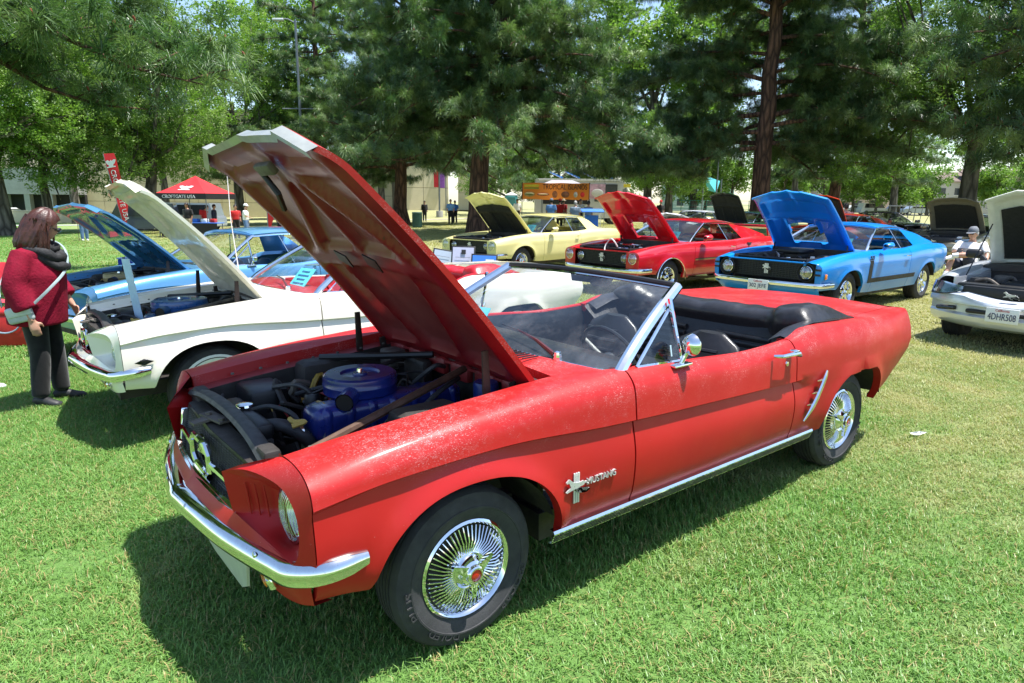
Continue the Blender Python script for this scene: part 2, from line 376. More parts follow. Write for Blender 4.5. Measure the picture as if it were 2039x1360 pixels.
# ---------------------------------------------------------------- scattering (geometry nodes)
def gn_tree(protos):
    g = bpy.data.node_groups.new('scatter', 'GeometryNodeTree')
    g.interface.new_socket('Geometry', in_out='INPUT', socket_type='NodeSocketGeometry')
    g.interface.new_socket('Geometry', in_out='OUTPUT', socket_type='NodeSocketGeometry')
    gi = g.nodes.new('NodeGroupInput'); go = g.nodes.new('NodeGroupOutput'); jn = g.nodes.new('GeometryNodeJoinGeometry')
    def attr(nm, dt):
        a = g.nodes.new('GeometryNodeInputNamedAttribute'); a.data_type = dt; a.inputs[0].default_value = nm; return a.outputs[0]
    ro, sc, ix = attr('rot', 'FLOAT_VECTOR'), attr('scl', 'FLOAT_VECTOR'), attr('idx', 'INT')
    for k, p in enumerate(protos):
        ip = g.nodes.new('GeometryNodeInstanceOnPoints'); oi = g.nodes.new('GeometryNodeObjectInfo'); oi.inputs['Object'].default_value = p
        oi.inputs['As Instance'].default_value = True
        cm = g.nodes.new('FunctionNodeCompare'); cm.data_type = 'INT'; cm.operation = 'EQUAL'
        ints = [s for s in cm.inputs if s.type == 'INT']; g.links.new(ix, ints[0]); ints[1].default_value = k
        g.links.new(gi.outputs[0], ip.inputs['Points']); g.links.new(cm.outputs[0], ip.inputs['Selection'])
        g.links.new(oi.outputs['Geometry'], ip.inputs['Instance']); g.links.new(ro, ip.inputs['Rotation']); g.links.new(sc, ip.inputs['Scale'])
        g.links.new(ip.outputs[0], jn.inputs[0])
    g.links.new(jn.outputs[0], go.inputs[0]); return g
_GN = {}
def scatter(name, key, protos, P, rot, scl, parent=None, idx=None, **kw):
    P = np.asarray(P, float); n = len(P); me = bpy.data.meshes.new(name); me.from_pydata(P.tolist(), [], [])
    scl = np.asarray(scl, float); scl = np.repeat(scl[:, None], 3, 1) if scl.ndim == 1 else scl
    for nm, dt, dat in (('rot', 'FLOAT_VECTOR', rot), ('scl', 'FLOAT_VECTOR', scl)):
        a = me.attributes.new(nm, dt, 'POINT'); a.data.foreach_set('vector', np.asarray(dat, np.float32).ravel())
    a = me.attributes.new('idx', 'INT', 'POINT'); a.data.foreach_set('value', (RNG.integers(0, len(protos), n) if idx is None else idx).astype(np.int32))
    o = link(name, me, parent, **kw)
    if key not in _GN: _GN[key] = gn_tree(protos)
    md = o.modifiers.new('scatter', 'NODES'); md.node_group = _GN[key]; me.materials.append(protos[0].data.materials[0]); return o
def proto(name, mb, mats, smooth=0): return bpy.data.objects.new(name, mb.mesh(name, mats, smooth))

# ---------------------------------------------------------------- lawn
def lawn():
    a = np.unique(np.r_[np.linspace(-900, -120, 14), np.linspace(-120, 40, 65), np.linspace(40, 300, 10)])
    X, Y = np.meshgrid(a, a, indexing='ij'); G = np.stack([X, Y, gza(X, Y)], -1)
    mb = MB(); mb.grid(G); return mb.build('lawn', lawnmat(), kind='structure', smooth=180)
lawn()

def blades(n, rad, h, wd, seed, lean=.5):
    r = np.random.default_rng(seed); mb = MB(); V = []; F = []; tone = []
    for i in range(n):
        a = r.uniform(0, 6.283); q = rad*math.sqrt(r.uniform()); hh = h*r.uniform(.45, 1.25); ww = wd*r.uniform(.7, 1.3)
        d = r.uniform(0, 6.283); l = hh*r.uniform(.1, 1)*lean; b = np.array([q*math.cos(a), q*math.sin(a), -.006])
        s = np.array([-math.sin(d), math.cos(d), 0])*ww/2; f = np.array([math.cos(d), math.sin(d), 0]); k = len(V)
        m = b+f*l*.35+np.array([0, 0, hh*.62]); tp = b+f*l*1.25+np.array([0, 0, hh*(1-.25*l/hh)])
        V += [b-s, b+s, m+s*.8, m-s*.8, tp]; F += [(k, k+1, k+2, k+3), (k+3, k+2, k+4)]; tone += [r.uniform()]*5
    mb.add(V, F); return mb, tone
def blade_proto(name, mat, *a):
    mb, tone = blades(*a); o = proto(name, mb, [mat], 0)
    at = o.data.attributes.new('tone', 'FLOAT', 'POINT'); at.data.foreach_set('value', np.array(tone, np.float32)); return o
GM = grassmat()
NEARG = [blade_proto('blades', GM, 170, .17, .050, .0042, s, .95) for s in (1, 2, 3)]
MIDG = [blade_proto('blades', GM, 150, .34, .042, .0095, s, .95) for s in (4, 5)]
FARG = [blade_proto('blades', GM, 150, .95, .05, .026, s, .9) for s in (6, 7)]
def sector(n, r0, r1, half, rng):
    r = np.sqrt(rng.uniform(r0*r0, r1*r1, n)); a = YAW+rng.uniform(-half, half, n)
    o = CAM[:2]-1.6*np.array([math.cos(YAW), math.sin(YAW)])
    P = np.stack([o[0]+r*np.cos(a), o[1]+r*np.sin(a)], 1); return np.c_[P, gza(P[:, 0], P[:, 1])]
def grass(name, key, protos, n, r0, r1, half, s0, s1):
    P = sector(n, r0, r1, half, RNG); rot = np.c_[np.zeros((n, 2)), RNG.uniform(0, 6.283, n)]
    clump = .75+.5*np.sin(P[:, 0]*1.7+2*np.sin(P[:, 1]*1.1))*np.sin(P[:, 1]*1.9+P[:, 0]*.6)*.6
    s = RNG.uniform(s0, s1, n); S = np.c_[s, s, s*np.clip(clump, .68, 1.25)]
    return scatter(name, key, protos, P, rot, S, label='short green lawn grass around the parked cars', cat='grass', kind='stuff')
grass('grass', 'near', NEARG, 8200, 1.6, 10.0, R(62), .8, 1.2)
grass('grass', 'mid', MIDG, 5200, 9.0, 22, R(52), .8, 1.25)
grass('grass', 'far', FARG, 3600, 20, 55, R(48), .8, 1.3)

# ---------------------------------------------------------------- foliage prototypes
def tuft(seed, n=74, cones=False):
    r = np.random.default_rng(seed); mb = MB(); V = []; F = []
    for i in range(n):
        a = r.uniform(0, 6.283); e = math.asin(r.uniform(-.35, .98)); L = r.uniform(.22, .34); w_ = .0065
        d = np.array([math.cos(a)*math.cos(e), math.sin(a)*math.cos(e), math.sin(e)])
        s = np.cross(d, (0, 0, 1.)); s = s/(np.linalg.norm(s)+1e-6); b = d*.02+np.array([0, 0, r.uniform(-.10, .04)])
        m = b+d*L*.55; tp = b+d*L*.92-np.array([0, 0, .16*L+.25*L*math.cos(e)*r.uniform(.4, 1)]); k = len(V)
        V += [b-s*w_*.6, b+s*w_*.6, m+s*w_, m-s*w_, tp]; F += [(k, k+1, k+2, k+3), (k+3, k+2, k+4)]
    mb.add(V, F)
    if cones:
        for k in range(1):
            mb.lathe([(0, .0), (.016, .02), (.020, .05), (.012, .08), (0, .09)], 6, c=(0, 0, .03), mat=1)
    return mb
PINE = leafmat('pine_needles', (.036, .082, .040), (.090, .158, .068), (.215, .285, .125), .32, .38, .35)
CONE = plain('pine_cones', (.24, .055, .028), .7, var=.3)
TUFTS = [proto('needle_tuft', tuft(11), [PINE, CONE]), proto('needle_tuft', tuft(12), [PINE, CONE]), proto('needle_tuft', tuft(14), [PINE, CONE]), proto('needle_tuft', tuft(15), [PINE, CONE]), proto('needle_tuft', tuft(13, 74, True), [PINE, CONE])]
def leaves(seed, n=30, rad=.38, size=.12):
    r = np.random.default_rng(seed); mb = MB(); V = []; F = []
    for i in range(n):
        d = r.normal(size=3); d /= np.linalg.norm(d); c = d*rad*r.uniform(.35, 1)*np.array([1, 1, .7])
        nn = np.array([0, 0, 1.])*1.0+r.normal(size=3)*.55; nn /= np.linalg.norm(nn); a = np.cross(nn, r.normal(size=3)); a /= np.linalg.norm(a); b = np.cross(nn, a)
        s = size*r.uniform(.7, 1.25); k = len(V)
        V += [c-a*s*.5, c+b*s*.45-a*s*.05+nn*s*.12, c+a*s*.6-nn*s*.1, c-b*s*.45-a*s*.05+nn*s*.12]; F += [(k, k+1, k+2), (k, k+2, k+3)]
    mb.add(V, F); return mb
SYC = leafmat('sycamore_leaves', (.09, .17, .034), (.155, .26, .052), (.25, .35, .09), .45, .42, .4)
SYCD = leafmat('dark_leaves', (.06, .125, .03), (.105, .19, .045), (.17, .26, .07), .42, .42, .4)
LEAFA = [proto('leaf_clump', leaves(s), [SYC]) for s in (21, 22, 23)]
LEAFB = [proto('leaf_clump', leaves(s, 30, .42, .13), [SYCD]) for s in (24, 25)]
LEAFF = [proto('leaf_clump', leaves(s, 24, .8, .30), [SYC]) for s in (26, 27)]
BARKP = barkmat('pine_bark', (.105, .052, .034), (.20, .105, .068), 5)
BARKS = barkmat('sycamore_bark', (.13, .11, .085), (.25, .22, .18), 3)

def at_px(u, v, D):
    """point that a photograph pixel sees at depth D (metres along the view axis)"""
    d = np.array(fw)+(u-1019.5)/1314.7*np.array(rt)-(v-680)/1314.7*np.array(up); return CAM+d*D
def ground_at(u, D):
    """ground point under photograph column u at depth D"""
    q = at_px(u, 400, D); return np.array([q[0], q[1], gz(q[0], q[1])])

def pine(base, height, tr, cr, z0, label, n_limb=60, seed=0, lean=(0, 0), top=1.0, dens=1.0, zmax=None, az=None, group='long-needled pine trees'):
    r = np.random.default_rng(seed); root = empty('pine_tree', base, 0, label, 'tree', group); mb = MB()
    hs = np.linspace(-.3, height, 14); wob = np.cumsum(r.normal(0, .07, (14, 2)), 0); wob -= wob[0]
    T = np.c_[lean[0]*hs+wob[:, 0], lean[1]*hs+wob[:, 1], hs]
    rad = tr*(1-.80*np.clip(hs/height, 0, 1))*(1+.55*np.exp(-(hs+.3)/.55)); mb.tube(crom(T, 4), np.interp(np.linspace(0, 13, 53), range(14), rad), 14)
    mb.build('trunk', BARKP, root, 60); lb = MB(); P = []; Rr = []; S = []
    for i in range(n_limb):
        f = (i+r.uniform(0, 1))/n_limb; h = z0+1.0+(height-z0-1.4)*f**1.15
        a = i*2.39996+r.uniform(-.3, .3) if az is None else r.uniform(*az)
        if zmax and h < zmax:                                    # the lower trunk stands clear on its open side
            da = (a-math.atan2(CAM[1]-base[1], CAM[0]-base[0])+math.pi) % (2*math.pi)-math.pi
            if abs(da) < .75: continue
        prof = 1.0-.62*f
        L = cr*max(.25, prof)*r.uniform(.72, 1.08); st = np.array([np.interp(h, hs, T[:, 0]), np.interp(h, hs, T[:, 1]), h])
        u_ = np.linspace(0, 1, 7); rise = r.uniform(-.08, .34)+.25*f; drp = (.34-.18*f)*r.uniform(.3, 1.7)
        side = r.normal(0, .10, 7).cumsum(); side -= side[0]
        B = st+np.c_[(u_*math.cos(a)-side*.3*math.sin(a))*L, (u_*math.sin(a)+side*.3*math.cos(a))*L, L*(rise*u_-drp*u_**2)]
        B[:, 2] = np.maximum(B[:, 2], z0*.92)
        br = .034+.012*L; lb.tube(B, np.linspace(br, .012, 7), 6, caps=False)
        nt_ = int((6+L*3.6)*dens)
        for k in range(nt_):
            q = r.uniform(.12, 1.0); c = np.array([np.interp(q, u_, B[:, j]) for j in range(3)]); sl = L*r.uniform(.10, .30)*(1.2-.5*q)
            b2 = a+r.choice([-1, 1])*r.uniform(.35, 1.2); e = r.uniform(-.15, .35)
            e = r.uniform(-.35, .55); en = c+sl*np.array([math.cos(b2), math.sin(b2), e]); en[2] = max(en[2], z0)
            if k % 2 == 0: lb.tube(np.array([c, (c+en)/2+[0, 0, .05*sl], en]), np.array([.018, .013, .007]), 4, caps=False)
            m = max(2, int(sl/.30))
            for w_ in np.linspace(.35, 1, m):
                P.append(c+(en-c)*w_+r.normal(0, .10, 3)); Rr.append((r.normal(0, .35), r.normal(0, .35), r.uniform(0, 6.28))); S.append(r.uniform(1.0, 1.65))
    lb.build('limbs', BARKP, root, 60)
    scatter('crown', 'tuft', TUFTS, P, Rr, S, root, kind='stuff'); return root

def broadleaf(base, height, tr, lobes, label, n=1500, seed=0, kind='a', lean=(0, 0), name='sycamore_tree', scale=1.0, group='leafy trees'):
    r = np.random.default_rng(seed); root = empty(name, base, 0, label, 'tree', group); mb = MB(); hs = np.linspace(-.3, height*.62, 8)
    wob = np.cumsum(r.normal(0, .05, (8, 2)), 0); T = np.c_[lean[0]*hs+wob[:, 0]-wob[0, 0], lean[1]*hs+wob[:, 1]-wob[0, 1], hs]
    mb.tube(crom(T, 3), np.linspace(tr*1.25, tr*.5, 22)*(1+.35*np.exp(-np.linspace(0, 9, 22))), 10)
    P = []
    for (cx, cy_, cz, rx, rz) in lobes:
        k0 = r.integers(3, 7); s = T[k0]; e = np.array([cx, cy_, cz]); mid = (s+e)/2+r.normal(0, .3, 3)
        mb.tube(crom(np.array([s, mid, e]), 4), np.linspace(tr*.45, tr*.10, 9), 6, caps=False)
        for _ in range(4):
            q = e+r.normal(0, .5, 3)*[rx, rx, rz]; mb.tube(np.array([mid, (mid+q)/2+r.normal(0, .2, 3), q]), np.array([tr*.2, tr*.13, tr*.05]), 5, caps=False)
    mb.build('trunk', BARKS, root, 60); W = np.array([l[3]**2*l[4] for l in lobes]); W = W/W.sum()
    for l, w_ in zip(lobes, W):
        m = int(n*w_); d = r.normal(size=(m, 3)); d /= np.linalg.norm(d, axis=1)[:, None]; q = r.uniform(.25, 1, m)**.45
        lump = 1+.16*np.sin(d[:, 0]*5+l[0])*np.sin(d[:, 1]*6+l[1])+.12*np.sin(d[:, 2]*7)
        P.append(np.array(l[:3])+d*(q*lump)[:, None]*np.array([l[3], l[3], l[4]])+r.normal(0, .15, (m, 3)))
    P = np.vstack(P); P = P[P[:, 2] > 1.6]; m = len(P); pr = {'a': LEAFA, 'b': LEAFB, 'f': LEAFF}[kind]
    scatter('crown', 'leaf'+kind, pr, P, np.c_[r.normal(0, .4, (m, 2)), r.uniform(0, 6.28, m)], r.uniform(.7, 1.3, m)*scale, root, kind='stuff'); return root
def lobes_rnd(seed, n, R0, z0, z1, rr=(1.6, 2.6)):
    r = np.random.default_rng(seed); out = []
    for i in range(n):
        a = r.uniform(0, 6.28); q = R0*math.sqrt(r.uniform(0, 1)); zz = z0+(z1-z0)*(i+.5)/n; s = r.uniform(*rr); out.append((q*math.cos(a), q*math.sin(a), zz, s, s*.8))
    return out

g = ground_at
# the big pines
pine((-16.98, -25.29, -.05), 19, .52, 8.2, 3.7, 'massive pine with thick reddish trunk directly behind the yellow coupe', 110, 3, (.0, .0), zmax=5.5)
pine((-21.43, -41.65, -.24), 20, .50, 8.6, 3.0, 'pine with a leaning bare trunk behind the red open hood', 76, 4, (.012, .01), zmax=6)
pine(tuple(g(1512, 34)), 21, .50, 8.8, 3.3, 'tall pine with dark straight trunk behind the blue open hood', 74, 5, (.0, .0), zmax=10, dens=1.7)
pine(tuple(g(1655, 47)), 19, .42, 7.6, 3.2, 'smaller leaning pine right of the blue open hood', 60, 6, (-.02, .01), zmax=5)
pine(tuple(g(-400, 12)), 15, .40, 7.2, 4.3, 'nearest pine, its needle branches hanging in at top left', 72, 8, dens=1.35)
pine(tuple(g(2330, 19)), 16, .40, 7.6, 3.0, 'pine reaching in from the right edge over the silver car', 66, 9)
pine(tuple(g(1215, 78)), 24, .45, 9.0, 4.5, 'distant pine standing behind the food truck', 46, 10)
pine(tuple(g(640, 56)), 19, .45, 8.0, 3.8, 'distant pine standing behind the lamp post', 46, 12)
# leafy trees
broadleaf(tuple(g(0, 40)), 13, .50, lobes_rnd(1, 12, 5.0, 3.6, 12.5, (2.0, 3.0)), 'sycamore with thick trunk at the left edge', 2300, 31)
broadleaf(tuple(g(92, 43)), 13, .26, lobes_rnd(2, 10, 4.4, 4.4, 12.5, (1.9, 2.8)), 'slim dark trunked sycamore beside the low wall', 1700, 32)
broadleaf(tuple(g(285, 46)), 14, .36, lobes_rnd(3, 13, 5.0, 4.6, 13.5, (2.0, 3.0)), 'sycamore with leaning trunk behind the red feather flag', 2300, 33, lean=(-.16, .05))
broadleaf(tuple(g(480, 56)), 16, .34, lobes_rnd(4, 12, 5.0, 5.0, 16, (2.2, 3.2)), 'tall sycamore behind the red canopy tent', 2000, 34)
broadleaf(tuple(g(150, 62)), 18, .34, lobes_rnd(14, 12, 6.0, 7.0, 18, (2.4, 3.4)), 'taller sycamore further back at upper left', 1700, 44)
broadleaf(tuple(g(1925, 33)), 17, .36, lobes_rnd(5, 16, 5.0, 4.2, 17, (2.0, 3.0)), 'bright green leafy tree at the upper right', 2600, 35)
broadleaf(tuple(g(2130, 30)), 16, .34, lobes_rnd(6, 12, 4.6, 4.0, 15, (2.0, 3.0)), 'leafy tree just beyond the right edge', 1700, 36, kind='b')
broadleaf(tuple(g(1330, 62)), 9, .34, lobes_rnd(7, 9, 4.0, 3.4, 8.5, (1.8, 2.6)), 'light green tree with pale trunk right of the food truck', 1400, 37)
broadleaf(tuple(g(1010, 66)), 8, .25, lobes_rnd(8, 8, 4.0, 2.6, 7.5, (1.9, 2.6)), 'sunlit shrubby tree left of the food truck', 1300, 38)
broadleaf(tuple(g(1110, 72)), 9, .25, lobes_rnd(9, 8, 4.5, 2.6, 8.0, (1.9, 2.8)), 'sunlit tree behind the food truck', 1300, 39)
for i, (u, D, h, nm) in enumerate([(1405, 84, 7, 'small tree behind the black open hood'), (1455, 95, 8, 'round far tree right of the black open hood'), (1700, 92, 8, 'round far tree above the woman in patterned shirt'), (1745, 104, 7, 'small far tree in front of the pale street houses'),
      (1790, 90, 6, 'low far tree beside the play frame'), (1850, 100, 7, 'far tree behind the tan car hood'), (1985, 95, 7, 'far tree seen under the right branches'), (2060, 85, 8, 'far tree at the right edge'), (1560, 100, 9, 'far tree between the two tall pine trunks'), (1640, 110, 9, 'farthest tree beside the leaning pine'), (1290, 100, 10, 'far tree right of the truck windshield')]):
    broadleaf(tuple(g(u, D)), h, .2, lobes_rnd(40+i, 6, 2.6, h*.38, h*.9, (1.6, 2.4)), nm, 330, 60+i, kind='f', name='park_tree', scale=.8, group='far park trees')
for i, (u, D, h) in enumerate([(760, 120, 16), (980, 130, 17), (1180, 135, 18), (1380, 140, 17), (1600, 140, 18), (1800, 145, 18), (2000, 140, 18), (2150, 120, 16)]):
    broadleaf(tuple(g(u, D)), h, .3, lobes_rnd(70+i, 9, 8, 4, h*.9, (3.4, 4.8)), ['broad far tree above the beige building', 'broad far tree left of the truck roof', 'broad far tree above the truck', 'broad far tree behind the black hood', 'broad far tree behind the tall straight pine', 'broad far tree above the street cars', 'broad far tree behind the right pine branch', 'broad far tree past the right edge'][i], 420, 90+i, kind='f', name='park_tree', scale=1.25, group='broad trees along the street')
for i, (u, D, h, lb) in enumerate([(560, 74, 23, 'tall leafy tree behind the lamp post'), (760, 80, 25, 'tall leafy tree rising above the beige wing'), (950, 84, 25, 'tall leafy tree rising behind the massive pine'), (1150, 88, 26, 'tall leafy tree rising above the truck hatches'), (1380, 82, 25, 'tall leafy tree rising behind the slim pole'), (1580, 84, 25, 'tall leafy tree rising behind the straight pine'), (1780, 80, 24, 'tall leafy tree rising behind the right pine branch'), (330, 76, 22, 'tall leafy tree above the red feather flag'), (1290, 66, 23, 'tall leafy tree filling the gap right of the food truck')]):
    broadleaf(tuple(g(u, D)), h, .35, lobes_rnd(120+i, 13, 5.5, 6.5, h*.97, (2.6, 3.8)), lb, 900, 140+i, kind='f', name='tall_tree', scale=1.0, group='tall trees at the back of the park')

# ---------------------------------------------------------------- buildings, paths and the far street
VY = math.atan2(rt0.y, rt0.x)                # yaw that turns +x to the right of the view, +y away from it
CONC = plain('beige_concrete', (.62, .53, .36), .85, var=.10, nscale=.8, bumpk=.2, bscale=20); CONC2 = plain('cream_concrete', (.66, .58, .42), .85, var=.08, nscale=.8); JOINT = plain('joint_brown', (.20, .17, .12), .9); GREYC_ = plain('grey_concrete', (.30, .30, .30), .9, var=.12, nscale=1.2)  # JOINT: dark brown core colour, visible as lines between the wall panels
def wall(u, D, L, H, label, pw=3.0, ph=2.4, th=1.0, z0=0, yaw=0, name='concrete_building', mat=None):
    q = ground_at(u, D); o = empty(name, (q[0], q[1], q[2]+z0), VY+yaw, label, 'building'); MB().box((L/2, th/2+.05, H/2-.5), (L-.04, th, H+1)).build('core', JOINT, o)
    nx, nz = max(1, round(L/pw)), max(1, round(H/ph)); me = MB().rbox((0, 0, 0), (L/nx-.04, .10, H/nz-.04), .02, seg=1).mesh('panel', mat or CONC, 30)
    for i in range(nx):
        for j in range(nz): link('panel', me, o, loc=((i+.5)*L/nx, .0, (j+.5)*H/nz))
    MB().box((L/2, th/2-.02, H+.1), (L+.2, th+.2, .25)).build('coping', GREYC_, o); return o
wall(-120, 86, 46, 13.5, 'long beige panelled building behind the left trees and tent'); wall(640, 84, 9.6, 8, 'low beige wing with orange sign behind the leaning pine', yaw=R(-12), mat=CONC2)
w2 = wall(793, 79, 6.0, 5.4, 'sunlit beige block left of the big pine', yaw=R(8), mat=CONC2, z0=.7); wall(912, 80, 2.0, 6.2, 'narrow beige pylon just left of the big pine trunk', mat=CONC2, z0=.6)
q = at_px(724, 325, 83.0); sg_ = empty('orange_sign', (q[0], q[1], q[2]), VY, 'bright orange sign high on the beige wing', 'sign'); MB().rbox((0, 0, 0), (2.6, .12, .9), .03).build('panel', plain('sign_orange', (.80, .22, .02), .5), sg_)
MB().box((0, -.068, .12), (2.0, .01, .16)).build('lettering', plain('sign_dark', (.25, .05, .02), .5), sg_)
pk_ = empty('parking_structure', tuple(ground_at(-40, 84)), VY, 'grey concrete parking structure at the far left', 'building')
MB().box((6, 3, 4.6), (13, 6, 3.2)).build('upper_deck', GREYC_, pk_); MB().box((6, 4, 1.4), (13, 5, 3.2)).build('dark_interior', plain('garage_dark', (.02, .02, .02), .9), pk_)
for i in range(5): MB().box((.2+2.9*i, .4, 1.4), (.7, .7, 3.4)).build('column', GREYC_, pk_)
lw = empty('low_wall', tuple(ground_at(-20, 66)), VY+R(6), 'low beige garden wall behind the left sycamores', 'wall'); MB().rbox((5.5, 0, .5), (13, .35, 1.3), .03).build('wall_body', CONC, lw); MB().box((5.5, 0, 1.2), (13.1, .45, .1)).build('coping', CONC2, lw)
# sloping bank and paths
def strip(pts, w_, name, mat, dz=.03):
    P = np.array([ground_at(u, D)[:2] for u, D in pts]); T = np.gradient(P, axis=0); T /= np.linalg.norm(T, axis=1)[:, None]; Nn = np.c_[-T[:, 1], T[:, 0]]; A, Bq = P+Nn*w_/2, P-Nn*w_/2
    f = lambda q: np.c_[q, gza(q[:, 0], q[:, 1])+dz]; mb = MB(); mb.grid(np.stack([f(A), f(Bq)])); return mb.build(name, mat, kind='structure')
PATH = plain('pale_path', (.58, .50, .44), .9, var=.08, nscale=2)
strip([(u, 62) for u in range(560, 1000, 40)], 1.3, 'park_path', PATH); strip([(u, 58) for u in range(-200, 330, 50)], 1.4, 'sidewalk', plain('sidewalk_concrete', (.50, .50, .50), .9, var=.08, nscale=2)); strip([(u, 112-.006*(u-1200)) for u in range(1150, 2400, 60)], 9, 'street', plain('asphalt', (.06, .06, .065), .9, var=.15, nscale=3))
bk = []
for D, h in ((64, 0), (67, .25), (72, .65), (79, .75), (90, .75)): bk.append([np.r_[ground_at(u, D)[:2], gz(*ground_at(u, D)[:2])+h*math.sin(math.pi*np.clip((u-560)/420, 0, 1))**.5-.03*(h == 0)] for u in np.linspace(560, 980, 15)])
MB().grid(np.array(bk), flip=True).build('grass_bank', bpy.data.materials['lawn'], kind='structure', smooth=180)
# houses and cars of the far street
for i, (u, D, L, H, col, lb) in enumerate(((1675, 128, 9, 6, (.42, .40, .38), 'grey house far beyond the street right of the leaning pine'), (1735, 126, 8, 7, (.45, .34, .28), 'brownish house beyond the white street cars'), (1800, 130, 12, 5.5, (.36, .36, .37), 'low grey house behind the play frame'), (1905, 128, 9, 6, (.50, .47, .42), 'cream house far behind the tan car'), (1990, 126, 12, 6.5, (.40, .38, .36), 'grey house at the far right'), (1400, 128, 12, 5, (.30, .42, .40), 'teal grey building far behind the black hood'), (1560, 130, 8, 6, (.48, .46, .44), 'pale house seen between the pines'))):
    h_ = empty('house', tuple(ground_at(u, D)), VY+R(3*(i % 3-1)), lb, 'house', 'houses along the far street'); hm = plain('house_wall_%d' % i, col, .8); MB().box((0, 4, H/2), (L, 8, H)).build('wall', hm, h_)
    MB().prism([(-L/2-.4, -.4, H), (L/2+.4, -.4, H), (L/2+.4, 4, H+1.8), (-L/2-.4, 4, H+1.8)], (0, .1, .25)).build('roof', plain('roof_brown', (.16, .12, .10), .9), h_)
    for k_ in range(max(2, int(L/3))):
        for z in (1.6, 4.2):
            if z < H-1: wd = MB().box((-L/2+1.5+k_*3, -.02, z), (1.3, .06, 1.3)).build('window', plain('house_window', (.03, .04, .05), .15), h_); MB().box((-L/2+1.5+k_*3, -.06, z-.7), (1.5, .1, .1)).build('sill', WHITE, wd)
def street_car(u, D, pm, label, van=False, yaw=0):
    o = empty('street_car', tuple(ground_at(u, D)), VY+yaw, label, 'car', 'cars on the far street'); L, H = (4.9, 1.85) if van else (4.5, 1.45)
    prof = [(-L/2, .35), (-L/2, .85), (-L/2+.1, 1.0), (-L/2+(.15 if van else .9), 1.02), (-L/2+(.35 if van else 1.35), H), (L/2-(1.6 if van else 1.9), H), (L/2-(1.15 if van else 1.2), 1.05), (L/2-.1, .92), (L/2, .75), (L/2, .35)]
    MB().prism([(x, -.85, z) for x, z in prof], (0, 1.7, 0)).build('body', pm, o); gm = MB(); x0, x1 = -L/2+(.5 if van else 1.3), L/2-(1.45 if van else 1.5); gm.prism([(x0, -.87, 1.08), (x1+.3, -.87, 1.08), (x1-.15, -.87, H-.12), (x0+.1, -.87, H-.12)], (0, 1.74, 0)); gm.build('windows', GLASSD if 0 else plain('tinted_glass', (.02, .025, .03), .1), o)
    for x in (-L/2+.85, L/2-.85):
        for s in (-1, 1): w_ = empty('wheel', (x, s*.82, .33)); w_.parent = o; MB().lathe([(.2, -.1), (.33, -.09), (.34, .09), (.2, .1)], 16, 'y').build('tyre', RUB, w_); MB().lathe([(.001, .10*s), (.2, .10*s)], 12, 'y').build('rim', ALU, w_)
WCAR = paint('street_white', (.75, .76, .77), 0, .3); SCAR = paint('street_silver', (.40, .46, .52), .5, .3); DCAR = paint('street_dark', (.03, .04, .07), .2, .3)
street_car(1705, 108, WCAR, 'white sedan on the far street, leftmost of the row'); street_car(1742, 106, WCAR, 'white van on the far street behind the blue car', True); street_car(1788, 109, DCAR, 'dark blue sedan on the far street by the play frame'); street_car(1825, 106, SCAR, 'silver sedan on the far street behind the play frame'); street_car(1905, 107, DCAR, 'dark sedan on the far street above the tan hood', True)
street_car(12, 70, WCAR, 'white sedan behind the low wall at the far left'); street_car(365, 44, SCAR, 'silver pickup parked behind the red tent', True, R(180)); street_car(270, 40, DCAR, 'dark vehicle parked beside the red feather flag', True, R(200))

